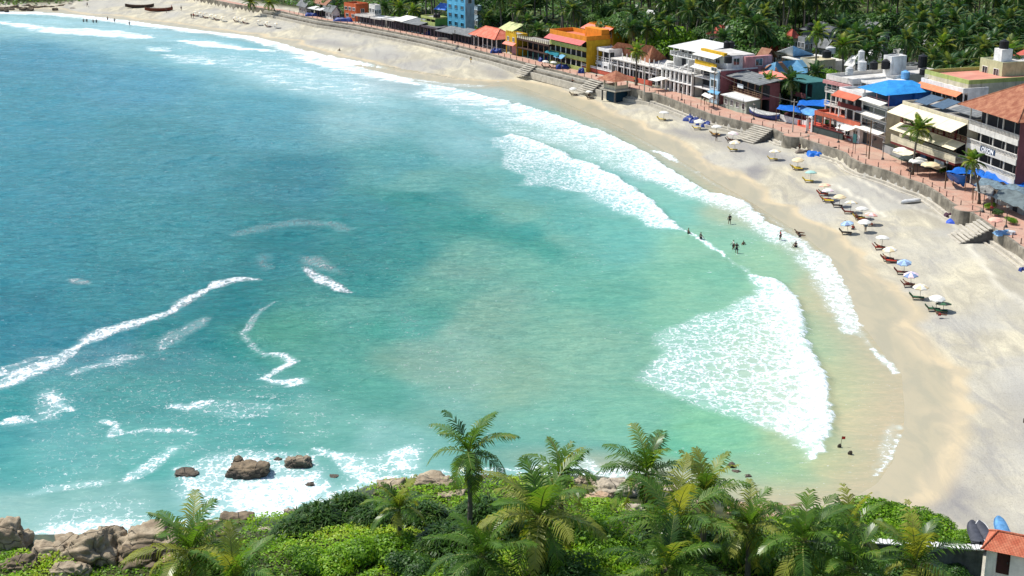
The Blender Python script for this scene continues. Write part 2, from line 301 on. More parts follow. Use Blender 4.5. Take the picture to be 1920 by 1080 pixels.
# charted foam: ('poly', points, edge softness m, density) and ('line', points, width m, density)
BR1 = [(1415,518),(1450,525),(1478,540),(1500,568),(1508,600),(1512,632),(1524,662),(1540,690),(1552,725),(1560,760),(1562,800),(1556,830),(1546,848),(1532,858)]
BR2 = [(962,253),(1010,268),(1060,288),(1110,312),(1155,334),(1195,356),(1228,384),(1252,408),(1278,431)]
BR3 = [(795,158),(850,166),(905,180),(950,192),(1000,206),(1050,222),(1095,238),(1130,250),(1170,268),(1215,290),(1250,316),(1290,340),(1330,362),(1385,374),(1412,392),(1432,412),(1462,430),(1490,446)]
BR4 = [(590,98),(640,112),(690,121),(740,130),(790,138),(850,148),(900,151),(940,153)]
FOAM = [
 ('front', BR1, 26, 1.0, [(1532,858),(1460,822),(1370,792),(1280,762),(1230,735),(1178,708),(1185,695),(1222,668),(1212,640),(1216,622),(1260,604),(1300,588),(1360,572),(1400,548)], .60),
 ('front', BR2, 22, 1.0, [(1278,431),(1240,432),(1205,426),(1175,404),(1130,388),(1080,366),(1030,356),(960,352),(975,330),(925,312),(935,286),(905,262),(940,256)], .60),
 ('front', BR3, 30, 1.0, [(1490,446),(1530,480),(1560,505),(1500,505),(1450,470),(1420,452),(1380,410),(1330,392),(1280,372),(1230,352),(1150,330),(1080,296),(1010,272),(940,256),(880,236),(820,212),(770,186),(745,176)], .56),
 ('front', BR4, 26, .95, [(940,153),(900,166),(840,164),(780,160),(720,158),(660,150),(560,152),(480,140),(420,120),(380,104),(330,104),(280,92),(340,78),(420,84),(500,92),(560,94)], .47),
 ('line', [(-260,14),(-60,19),(0,24),(60,24),(100,26),(170,33),(240,41),(320,52),(400,62),(470,70),(520,83),(560,96),(600,108)], 3.2, .95),
 ('line', [(470,72),(560,92),(620,108),(700,126)], 5.0, .9),
 ('line', [(0,42),(50,50),(110,57),(160,60),(220,66),(272,70)], 4.6, .95), ('line', [(160,54),(220,62),(270,68)], 3, .8),
 ('line', [(-260,26),(-100,34),(0,40)], 4, .8),
 ('line', [(340,76),(380,82),(430,87),(500,95)], 3.6, .97), ('line', [(275,88),(305,95)], 3, .7),
 ('line', [(310,104),(360,112),(400,118)], 5, .66), ('line', [(560,107),(620,122),(690,137),(760,150)], 5, .8),
 ('line', [(715,150),(745,148),(780,158)], 2.6, .9),
 ('poly', [(300,98),(420,96),(560,110),(700,140),(760,165),(760,205),(640,200),(520,176),(400,140)], 9, .60),
 ('poly', [(0,26),(240,44),(400,66),(560,100),(520,104),(400,92),(280,78),(0,48)], 5, .46),
 ('poly', [(740,196),(860,216),(960,256),(1000,330),(900,320),(800,270)], 9, .47),
 ('poly', [(480,200),(700,205),(860,260),(900,330),(700,260),(520,230)], 10, .41),
 ('line', [(1278,431),(1300,442),(1330,458),(1348,468),(1358,478)], .42, .95), ('line', [(1358,478),(1390,500),(1416,518)], .6, .45),
 ('poly', [(1290,410),(1400,405),(1440,450),(1390,445),(1330,425)], 3, .3),
 ('line', [(1490,446),(1520,472),(1545,500),(1562,530),(1578,565),(1590,600),(1598,622)], 1.9, .72),
 ('poly', [(1500,460),(1560,498),(1588,560),(1606,622),(1590,626),(1556,590),(1544,540),(1524,514),(1470,480)], 1.2, .56),
 ('line', [(1634,655),(1655,672),(1672,690),(1681,701)], .5, .85), ('line', [(1590,604),(1612,628),(1634,655)], .35, .5),
 ('poly', [(1660,792),(1686,796),(1690,812),(1676,850),(1652,880),(1642,906),(1632,884),(1640,850),(1652,815)], .8, .52),
 ('line', [(1686,797),(1690,812),(1680,842),(1660,872),(1644,890)], .22, .75), ('line', [(1632,918),(1645,919),(1654,918)], .35, .9),
 ('line', [(1100,224),(1125,238),(1155,250)], .3, .5), ('line', [(1222,282),(1246,288),(1268,304)], .7, .9), ('line', [(1300,322),(1345,322),(1362,326)], .5, .5),
 # streaks drifting off the headland
 ('line', [(484,521),(455,521),(420,532),(388,542)], 1.25, 1.0), ('line', [(400,540),(375,548),(352,560),(325,580),(300,593)], .8, .97),
 ('line', [(330,578),(290,597),(240,612),(200,624),(160,636),(140,652)], 1.05, 1.0),
 ('line', [(148,645),(120,664),(90,684),(50,702),(20,716),(-20,734)], 1.3, .86), ('line', [(140,652),(100,668),(60,676),(20,690),(0,698)], .6, .62),
 ('poly', [(0,690),(90,672),(110,684),(40,716),(0,738)], 1.2, .56),
 ('line', [(262,662),(235,664),(210,678),(170,688),(140,700)], 1.2, .62), ('line', [(385,600),(350,620),(310,645),(300,652)], 1.9, .5),
 ('poly', [(60,735),(110,715),(150,745),(130,785),(60,800),(0,805),(0,785),(50,775)], 1.8, .58), ('line', [(95,742),(120,760),(135,768)], .7, .9), ('line', [(0,792),(30,784),(45,780)], .8, .92), ('line', [(10,700),(0,706)],.8,.8),
 ('line', [(192,785),(196,790),(214,796),(218,806),(206,815)], .35, .92), ('line', [(218,812),(280,803),(340,804),(370,812)], .5, .6),
 ('poly', [(310,760),(400,746),(500,742),(560,760),(540,786),(440,800),(330,776)], 2.2, .50), ('line', [(318,764),(350,766),(395,758)], .8, .72),
 ('poly', [(540,735),(590,725),(600,740),(560,765),(520,760)], 1.5, .46), ('poly', [(200,720),(240,730),(230,760),(210,765)], 2, .32), ('poly', [(270,705),(310,712),(300,726),(262,720)], 1.4, .4),
 ('line', [(518,568),(495,578),(480,590),(468,608),(455,628),(462,645),(480,655),(500,668)], .45, .62),
 ('line', [(500,664),(530,668),(550,677),(520,690),(495,706)], .5, .9), ('line', [(495,706),(520,712),(562,712),(540,722)], .9, .82), ('poly', [(440,640),(470,600),(480,660),(460,665)], 1.2, .3),
 ('poly', [(556,500),(590,510),(640,532),(664,548),(625,546),(590,524),(560,510)], .45, 1.0), ('poly', [(555,480),(610,480),(650,520),(600,512),(560,500)], 1.5, .6),
 ('poly', [(470,478),(510,476),(520,500),(490,506)], 1.5, .5), ('line', [(440,440),(500,425),(560,418),(620,420),(655,430)], 2.4, .42), ('poly', [(620,418),(660,420),(660,440),(620,434)], 1.2, .5), ('line', [(130,524),(165,530)], .8, .6),
 ('line', [(240,905),(280,880),(320,845),(325,835)], 1.0, .62), ('poly', [(60,940),(130,915),(230,905),(300,900),(330,880),(280,940),(180,960)], 2, .36), ('line', [(60,925),(120,912),(200,905)], 1.0, .5),
 ('poly', [(100,935),(200,925),(300,930),(330,985),(200,990),(60,1010),(40,980)], 2.0, .46), ('line', [(0,1004),(60,1012),(130,998),(230,985),(330,982)], 1.6, .75),
 ('poly', [(0,650),(330,620),(620,700),(720,800),(640,850),(330,880),(0,960)], 4, .37), ('poly', [(690,560),(900,600),(1000,700),(900,800),(720,760)], 4, .345),
 # surf around the rocks
 ('poly', [(310,895),(345,868),(400,845),(450,832),(520,838),(590,845),(620,880),(650,915),(640,930),(560,965),(500,995),(440,1000),(360,990),(330,960),(310,930)], 2.4, .64),
 ('poly', [(420,905),(520,890),(600,885),(640,915),(600,945),(540,980),(480,990),(420,960)], 1.6, .97), ('poly', [(425,845),(500,846),(530,860),(500,900),(440,905),(400,890)], 1.0, .74), ('poly', [(530,850),(600,850),(600,880),(540,885)], 1.0, .66),
 ('poly', [(600,850),(700,850),(760,830),(800,830),(810,880),(760,910),(690,920),(640,912)], 2.0, .58), ('poly', [(715,850),(760,832),(800,840),(800,880),(740,895)], 1.2, .78), ('poly', [(310,880),(350,870),(380,885),(380,905),(330,912)], .8, .64),
 ('line', [(600,845),(640,860),(680,890),(700,912)], 1.4, .75), ('poly', [(650,800),(740,760),(760,800),(720,850),(660,850)], 2.4, .38), ('poly', [(830,880),(900,868),(960,880),(960,905),(850,905)], 1.2, .62),
 ('poly', [(1060,850),(1100,848),(1130,870),(1120,900),(1050,895)], .8, .6), ('line', [(1130,880),(1170,900),(1230,912)], .8, .5), ('poly', [(1180,840),(1300,890),(1340,930),(1200,905)], 1.6, .34), ('poly', [(760,650),(800,665),(860,690),(880,720),(800,700)], 2, .36), ('poly', [(900,510),(980,520),(960,540),(905,530)], 2, .3),
 ('line', [(860,640),(900,660),(925,700)], 1.2, .2), ('poly', [(60,515),(140,520),(120,540),(50,530)], 2, .25)]
def foam_fields(P):
    den = np.zeros(len(P)); crest = np.zeros(len(P))
    S = survey(P); far = np.clip((P[:, 1]-90)/300, 0, 1)
    wob = np.column_stack([fbm(P, .35, 41, 3)-.5, fbm(P, .35, 52, 3)-.5])*1.4*(.6+2.2*far[:, None]); Q = P+wob
    for f in FOAM:
        kind, pts = f[0], f[1]; poly = PL(pts); 
        if kind == 'line':
            wd, dn = f[2], f[3]; m = (np.abs(P[:, 0]-poly[:, 0].mean()) < np.ptp(poly[:, 0])/2+wd*3+4) & (np.abs(P[:, 1]-poly[:, 1].mean()) < np.ptp(poly[:, 1])/2+wd*3+4)
            if not m.any(): continue
            tot = np.sqrt((np.diff(poly, axis=0)**2).sum(1)).sum()
            Pm = P[m]+(Q[m]-P[m])*min(1, wd*.7); d, _, arc = seg_dist(Pm, poly); t = np.clip(arc/max(tot, .1), 0, 1)
            ww = wd*(.35+.9*np.sin(np.pi*np.clip(t, .04, .96))**.6)*(.6+.8*vnoise(Pm, .5/max(wd, .3), 61)); v = min(1, dn+.05)*(1-sstep(d/ww, .25, 1.7)); den[m] = np.maximum(den[m], v)
        elif kind == 'poly':
            soft, dn = f[2], f[3]; Pm = Q; d, _, _ = seg_dist(Pm, poly, True); sd = np.where(inside(Pm, poly), d, -d)
            den = np.maximum(den, dn*sstep(sd, -soft, soft*1.2))
        else:
            decay, top, back, low = f[2], f[3], f[4], f[5]; area = PL(pts+back[1:] if pts[-1] == back[0] else pts+back); front = poly
            m = (np.abs(P[:, 0]-area[:, 0].mean()) < np.ptp(area[:, 0])/2+12) & (np.abs(P[:, 1]-area[:, 1].mean()) < np.ptp(area[:, 1])/2+12)
            Pf = P[m]; jag = (fbm(Pf, .9, 71, 3)-.5)*1.5; dfr, sf, arc = seg_dist(Pf, front); sf = dfr*-sf+jag         # + seaward (right of the front)
            dq, _, _ = seg_dist(Q[m], area, True); sd = np.where(inside(Q[m], area), dq, -dq)
            body = low+(top-low)*np.exp(-np.maximum(sf, 0)/decay*5)
            soft = 2.2 if decay < 30 else 5
            din = sstep(sd, -soft*.6, soft); near = sstep(sf, -.25, .25)*np.where(sf < decay*.25, 1, din)
            v = body*np.minimum(din+np.exp(-np.maximum(sf, 0)/1.2), 1)*sstep(sf, -.3, .3)*np.where(dfr < 60, 1, 0)*np.where((sd > -soft), 1, 0)
            tt = arc/max(arc.max(), 1); v = v*(.82+.36*fbm(Pf, .11, 83, 3)); den[m] = np.maximum(den[m], np.minimum(v, 1))
            crest[m] = np.maximum(crest[m], np.exp(-((sf-.7)/1.0)**2)*sstep(sd, -1.0, .6)*np.sin(np.pi*np.clip(tt, .03, .97))**.4)
    return np.clip(den, 0, 1), crest

# fine mesh in front of the lighthouse, coarse beyond
ys = axis((-2500, -200, 230), (-200, 90, 10), (90, 100, 1), (100, 150, .42), (150, 220, .6), (220, 330, .9), (330, 540, 1.25), (540, 700, 6), (700, 3400, 150))
xs = axis((-6000, -400, 280), (-400, -190, 8), (-190, -75, 1.3), (-75, 62, .55), (62, 90, 2))
P, F = grid(xs, ys)
ds, dw, dh, dn = fields(P)
swell = (np.sin((P@np.array([.28, .62]))*.55+3*fbm(P, .02, 11))*.14+(fbm(P*np.array([.6, 1.3]), .20, 12, 3)-.5)*.62+(fbm(P*np.array([.6, 1.3]), .75, 13, 2)-.5)*.20)*np.clip(-ds/14, 0, 1)
den, crest = foam_fields(P)
den = den*(1-sstep(ds, 2.5, 5))
edge = np.exp(-((ds+.6)/.8)**2)*(.28+.5*fbm(P, .06, 91, 2))*np.where((P[:, 1] > 122) | (P[:, 0] > 20), .75, 1.15)
rockedge = np.exp(-(np.minimum(ds+1.2, 0)/1.6)**2)*.62*np.where((dh > -7) & (P[:, 0] < 16), 1, 0)*(.5+fbm(P, .3, 93, 2))
den = np.maximum(den, np.maximum(edge*np.where(P[:, 1] > 200, 1.0, .45), rockedge))
Z = .02+swell+crest*np.where(P[:, 1] < 200, .6, .7)+(fbm(P, 1.2, 14, 2)-.5)*.12*den
shore_k = sstep(-ds, 0, 5)                       # thin water over sand
wc = water_colour(P)
keep = (ds < 6.5) & ((dw < -1) | (P[:, 1] < 60))

wm = NB('sea_water'); geo = wm.n('ShaderNodeNewGeometry').outputs['Position']
base = wm.attr('water_colour', 'Color'); foam = wm.attr('foam')
# sediment cloud patchiness, then ripple light and shade painted into the colour
p1 = wm.noise(wm.mapping(geo, (1, 1, 1)), .09, 6, .6, .6)
base = wm.mix(wm.smooth(p1, .35, .7, 0, .34), base, wm.mix(1.0, base, (1.22, 1.12, 1.06), 'MULTIPLY'))
p2 = wm.noise(wm.mapping(geo, (.35, 1, 1), (0, 0, .25)), .8, 5, .6)
base = wm.mix(wm.math('MULTIPLY', wm.smooth(p2, .40, .60, .0, .62), wm.math('ADD', .30, wm.math('MULTIPLY', wm.attr('open_sea'), .8), clamp=True)), base, wm.mix(1.0, base, (.55, .76, .82), 'MULTIPLY'))  # dark sides of ripples painted into the water colour
p3 = wm.noise(wm.mapping(geo, (.45, 1.1, 1), (0, 0, .22)), 2.4, 4, .65)
base = wm.mix(wm.math('MULTIPLY', wm.smooth(p3, .48, .62), wm.math('ADD', .15, wm.math('MULTIPLY', wm.attr('open_sea'), .5))), base, wm.mix(1.0, base, (1.7, 1.42, 1.35), 'MULTIPLY'))  # light on the ripples painted into the water colour
# foam texture: lace of cells dissolving into specks
wn = wm.noise(geo, .8, 4, .6, 0, True)
wv = wm.n('ShaderNodeMixRGB', blend_type='LINEAR_LIGHT'); wv.inputs[0].default_value = .9; wm.l(geo, wv.inputs[1]); wm.l(wn, wv.inputs[2])
def lace(scale, vec):
    v = wm.n('ShaderNodeTexVoronoi', feature='DISTANCE_TO_EDGE'); wm.l(vec, v.inputs['Vector']); v.inputs['Scale'].default_value = scale
    return v.outputs['Distance']
stretch = wm.mapping(wv.outputs[0], (1, .8, 1))
e1 = wm.smooth(lace(.8, stretch), 0, .30, 1, 0); e2 = wm.smooth(lace(2.1, stretch), 0, .26, 1, 0)
n1 = wm.noise(geo, 2.6, 6, .7); n2 = wm.noise(wm.mapping(geo, (.45, 1.5, 1), (0, 0, .12)), .5, 5, .62)
tex = wm.math('ADD', wm.math('MULTIPLY', e1, .30), wm.math('ADD', wm.math('MULTIPLY', e2, .24), wm.math('ADD', wm.math('MULTIPLY', n1, .55), wm.math('MULTIPLY', n2, .35))))
fv = wm.mapping(wv.outputs[0], (.30, 1.0, 1), (0, 0, .25)); ef = wm.smooth(lace(.55, fv), 0, .30, 1, 0); nf = wm.noise(wm.mapping(geo, (.22, 1.1, 1), (0, 0, .25)), .55, 6, .68)
texf = wm.math('ADD', wm.math('MULTIPLY', ef, .30), wm.math('ADD', wm.math('MULTIPLY', nf, 1.0), wm.math('MULTIPLY', n1, .14)))
fx = wm.n('ShaderNodeMix', data_type='FLOAT'); wm.l(wm.math('MULTIPLY', wm.attr('far_water'), .85), fx.inputs[0]); wm.l(tex, fx.inputs[2]); wm.l(texf, fx.inputs[3]); tex = fx.outputs[0]
# tex is roughly 0.3..1.1 ; foam where tex > 1.05 - density*0.95
thr = wm.math('SUBTRACT', 1.225, wm.math('MULTIPLY', foam, .74))
fm = wm.smooth(wm.math('SUBTRACT', tex, thr), -.03, .25)
fm = wm.math('MULTIPLY', fm, wm.smooth(foam, .06, .2))
veil = wm.smooth(foam, .18, .95, 0, .42)                            # aerated milky water between the threads
base = wm.mix(veil, base, srgb(196, 222, 222))
# stray specks on open water
sp = wm.noise(wm.mapping(geo, (.6, 1.3, 1), (0, 0, .2)), 2.1, 3, .75); patch = wm.noise(geo, .07, 3, .5)
speck = wm.math('MULTIPLY', wm.smooth(sp, .655, .70), wm.smooth(patch, .42, .62))
fm = wm.math('MAXIMUM', fm, wm.math('MULTIPLY', speck, .8))
col = wm.mix(fm, base, wm.mix(wm.smooth(n1, .36, .62), srgb(186, 202, 208), srgb(238, 240, 240)))  # bluish shadow tone painted into the foam colour
wm.l(col, wm.bsdf.inputs['Base Color'])
wm.l(wm.math('ADD', .16, wm.math('MULTIPLY', fm, .7)), wm.bsdf.inputs['Roughness']); wm.bsdf.inputs['IOR'].default_value = 1.333
wm.l(wm.math('SUBTRACT', .13, wm.math('MULTIPLY', fm, .1)), wm.bsdf.inputs['Specular IOR Level'])
r1 = wm.noise(wm.mapping(geo, (.55, 1.25, 1), (0, 0, .28)), .55, 6, .62, .3); r2 = wm.noise(wm.mapping(geo, (.6, 1.3, 1), (0, 0, -.15)), 1.9, 4, .6)
hgt = wm.math('ADD', wm.math('MULTIPLY', r1, 1.0), wm.math('ADD', wm.math('MULTIPLY', r2, .32), wm.math('MULTIPLY', fm, .35)))
calm = wm.attr('open_sea'); bp = wm.bump(hgt, .9, 1.0); wm.l(wm.math('ADD', .14, wm.math('MULTIPLY', calm, .85)), bp.inputs['Strength'])
shore_mix = (sstep(ds, -8, .3)*.88*sstep(P[:, 0]*.6+(P[:, 1]-118), 6, 16))[:, None]
opensea = np.clip(-ds/70, 0, 1)
WATER_GAIN = .80
sea = sheet('sea', P, Z, F, wm.m, {'water_colour': (wc*np.array([.63, .675, .65])*(1-shore_mix)+np.array(srgb(204, 190, 158))*.64*shore_mix), 'foam': den, 'open_sea': opensea, 'far_water': sstep(P[:, 1], 235, 330)}, keep)

# ---- ground: sand, hill soil and grass
xs = axis((-6000, -500, 420), (-500, -240, 20), (-240, -60, 1.6), (-60, 96, .7), (96, 220, 2.5), (220, 700, 24), (700, 5000, 430))
ys = axis((-2500, -200, 230), (-200, 50, 12), (50, 92, 1.5), (92, 240, .7), (240, 540, 1.5), (540, 760, 8), (760, 3600, 140))
P, F = grid(xs, ys); ds, dw, dh, dn = fields(P); Z = height(P)
S = survey(P)
wet = 1-sstep(ds+(fbm(P, .10, 17)-.5)*7, 2.5, 6.0+3*fbm(P, .03, 18)); wet = np.where(P[:, 1] < 175, np.maximum(wet, (1-sstep(ds, 3, 9))*.8), wet)
grey = np.zeros(len(P))
for pts, soft, dn_ in [([(1385,318),(1420,312),(1445,322),(1428,338),(1398,334)], 2, .9), ([(1440,325),(1500,345),(1560,370),(1540,385),(1470,350)], 3, .45), ([(1190,235),(1330,250),(1400,270),(1480,300),(1500,320),(1400,290),(1300,262)], 3, .7),
    ([(1730,900),(1780,890),(1830,925),(1850,955),(1790,950),(1720,930)], 3, .95), ([(1650,930),(1760,925),(1830,960),(1860,1000),(1800,985),(1740,965)], 2.5, .8), ([(1766,785),(1776,870),(1772,910),(1764,870)], .5, .9), ([(1690,640),(1712,660),(1740,700),(1724,690)], .8, .7), ([(1700,690),(1712,706),(1708,720),(1694,704)], .6, .8), ([(1690,870),(1730,890),(1740,930),(1700,910)], 1.2, .6), ([(1740,915),(1800,935),(1870,990),(1820,975),(1760,945)], .7, .9), ([(1200,190),(1250,200),(1330,225),(1400,245),(1350,246),(1240,216)], 3, .75), ([(1590,330),(1700,372),(1790,420),(1830,470),(1780,440),(1690,395),(1610,350)], 2.5, .55), ([(1180,186),(1290,214),(1400,250),(1470,275),(1400,262),(1280,232)], 2, .6), ([(1830,470),(1900,520),(1960,600),(1900,580),(1850,520)], 3, .4), ([(1700,820),(1760,780),(1850,860),(1900,940),(1800,930),(1740,880)], 4, .45),
    ([(560,72),(640,80),(680,92),(640,90),(580,80)], 4, .7), ([(570,50),(700,66),(820,92),(760,90),(640,66)], 4, .45), ([(900,128),(960,136),(950,150),(910,142)], 2.5, .6), ([(1000,158),(1050,165),(1060,176),(1020,170)], 2, .8), ([(1620,330),(1740,385),(1800,420),(1750,420),(1660,370)], 3, .5), ([(1860,740),(1960,720),(1960,860),(1880,830)], 3, .4), ([(1640,690),(1700,660),(1730,720),(1760,800),(1700,760)], 2.5, .4), ([(640,100),(760,100),(860,130),(800,132),(700,118)], 5, .3)]:
    poly = PL(pts, .6); Q = P+np.column_stack([fbm(P, .2, 5)-.5, fbm(P, .2, 6)-.5])*3; d, _, _ = seg_dist(Q, poly, True); sd = np.where(inside(Q, poly), d, -d); grey = np.maximum(grey, dn_*sstep(sd, -soft, soft))
track = np.zeros(len(P))
for tl, wd in (([(1596,329),(1640,352),(1700,382),(1745,400),(1790,424),(1812,456),(1840,495),(1880,540),(1930,580)], .35), ([(1560,340),(1620,372),(1660,400)], .3)):
    d, _, _ = seg_dist(P+np.column_stack([fbm(P, .2, 5)-.5, fbm(P, .2, 6)-.5])*1.5, PL(tl, 1.5)); track = np.maximum(track, (1-sstep(d, wd*.4, wd*2))*.75*(.4+fbm(P, .3, 4)))
veg = np.maximum(np.maximum(np.maximum(sstep(dw, 5, 12), sstep(dh, -4, -1.5)*np.where(P[:, 0] < 18, 1, 0)), sstep(dh, .8, 2.2)*np.where(P[:, 0] > 30, sstep(-P[:, 1], -104, -100), 1)), sstep(dn, 2, 5))
gm = NB('ground_sand_and_soil'); geo = gm.n('ShaderNodeNewGeometry').outputs['Position']
along = gm.mapping(geo, (1, .3, 1), (0, 0, .33))
a = gm.noise(along, .35, 7, .62, .8); b = gm.noise(geo, 1.1, 6, .65); c = gm.noise(geo, .055, 4, .5, .5)
sand = gm.mix(gm.smooth(a, .34, .7), srgb(166, 160, 142), srgb(202, 194, 168)); sand = gm.mix(gm.smooth(c, .4, .66, 0, .8), sand, srgb(170, 168, 160))
sand = gm.mix(gm.smooth(b, .5, .78, 0, .35), sand, srgb(146, 140, 126))
rip = gm.noise(gm.mapping(geo, (2.2, .5, 1), (0, 0, .5)), 1.2, 5, .7, 1.0); sand = gm.mix(gm.smooth(rip, .56, .7, 0, .30), sand, srgb(150, 148, 140))
sand = gm.mix(gm.smooth(gm.noise(gm.mapping(geo, (1.6, .35, 1), (0, 0, -.35)), .16, 6, .68, 1.2), .50, .66, 0, .55), sand, srgb(142, 140, 136)); sand = gm.mix(gm.attr('track'), sand, srgb(222, 216, 196))
fine = gm.noise(geo, 4.5, 5, .75); sand = gm.mix(gm.smooth(fine, .52, .68, 0, .55), sand, srgb(132, 126, 112))
sand = gm.mix(gm.math('MULTIPLY', gm.attr('grey_sand'), gm.smooth(a, .25, .6, .35, 1)), sand, srgb(126, 124, 124))
wetc = gm.mix(gm.smooth(a, .4, .6), srgb(174, 162, 136), srgb(190, 174, 142)); wa = gm.attr('wet')
sand = gm.mix(gm.smooth(wa, .1, .55), sand, wetc)
soil = gm.mix(gm.smooth(b, .35, .65), srgb(44, 52, 30), srgb(74, 78, 44)); soil = gm.mix(gm.smooth(gm.noise(geo, .15, 4), .56, .66), soil, srgb(62, 70, 40))
sand = gm.mix(gm.smooth(wa, .55, 1.0), sand, gm.mix(gm.smooth(a, .4, .6), srgb(160, 153, 128), srgb(170, 160, 132)))
gm.l(gm.mix(gm.attr('soil'), sand, soil), gm.bsdf.inputs['Base Color'])
gm.l(gm.smooth(wa, .3, .9, .95, .42), gm.bsdf.inputs['Roughness']); gm.l(gm.smooth(wa, .2, .8, .15, .5), gm.bsdf.inputs['Specular IOR Level'])
h = gm.math('ADD', gm.math('MULTIPLY', b, .8), gm.math('ADD', gm.noise(geo, 3.5, 4, .7), rip)); bp = gm.bump(h, .3, .14)
gm.l(gm.smooth(wa, .1, .6, .42, .05), bp.inputs['Strength'])
ground = sheet('ground', P, Z, F, gm.m, {'wet': wet, 'grey_sand': grey, 'soil': veg, 'track': track}, (ds > -60) | (P[:, 1] < 110))
# ------------------------------------------------------------------ plants
def leaf_mat(name, dark, light, yellow, transl=.35, rough=.45):
    b = NB(name); tint = b.attr('tint'); g = b.n('ShaderNodeNewGeometry').outputs['Position']
    c = b.mix(b.smooth(tint, 0, .6), dark, light); c = b.mix(b.smooth(tint, .6, 1.0), c, yellow)
    c = b.mix(b.smooth(b.noise(g, .8, 3), .35, .7, 0, .35), c, tuple(x*.55 for x in dark))
    b.l(c, b.bsdf.inputs['Base Color']); b.bsdf.inputs['Roughness'].default_value = rough; b.bsdf.inputs['Specular IOR Level'].default_value = .35
    tr = b.n('ShaderNodeBsdfTranslucent'); b.l(b.mix(1.0, c, (1.5, 1.45, .6), 'MULTIPLY'), tr.inputs[0])
    mx = b.n('ShaderNodeMixShader'); mx.inputs[0].default_value = transl; b.l(b.bsdf.outputs[0], mx.inputs[1]); b.l(tr.outputs[0], mx.inputs[2])
    b.l(mx.outputs[0], b.out.inputs[0]); return b.m
PALM_LEAF = leaf_mat('palm_leaf', (.026, .074, .014), (.12, .24, .03), (.32, .34, .06), .42, .33)
FAR_PALM_LEAF = leaf_mat('forest_palm_leaf', (.022, .062, .026), (.056, .138, .042), (.20, .25, .07), .34, .32)
SHRUB_LEAF = leaf_mat('bright_shrub_leaf', (.040, .125, .010), (.25, .47, .02), (.44, .56, .04), .40, .5)
TREE_LEAF = leaf_mat('broad_tree_leaf', (.024, .07, .018), (.085, .20, .03), (.16, .27, .05), .30, .5)
BLADE_LEAF = leaf_mat('screwpine_leaf', (.022, .062, .012), (.065, .15, .022), (.16, .22, .05), .3, .4)
RACHIS = plain('frond_midrib', (.22, .24, .06), .6, .3)
def bark_mat():
    b = NB('palm_bark'); t = b.n('ShaderNodeTexCoord').outputs['Object']
    wv = b.n('ShaderNodeTexWave', wave_type='BANDS', bands_direction='Z'); b.l(t, wv.inputs[0]); wv.inputs['Scale'].default_value = 2.2; wv.inputs['Distortion'].default_value = 1.2; wv.inputs['Detail'].default_value = 2
    n = b.noise(t, 3, 4); c = b.mix(wv.outputs['Fac'], (.10, .085, .065), (.20, .175, .145)); c = b.mix(b.smooth(n, .4, .7, 0, .6), c, (.09, .08, .055))
    b.l(c, b.bsdf.inputs['Base Color']); b.bsdf.inputs['Roughness'].default_value = .9; b.bump(wv.outputs['Fac'], .5, .05); return b.m
BARK = bark_mat(); NUT = plain('green_coconut', (.16, .17, .04), .5, .3)

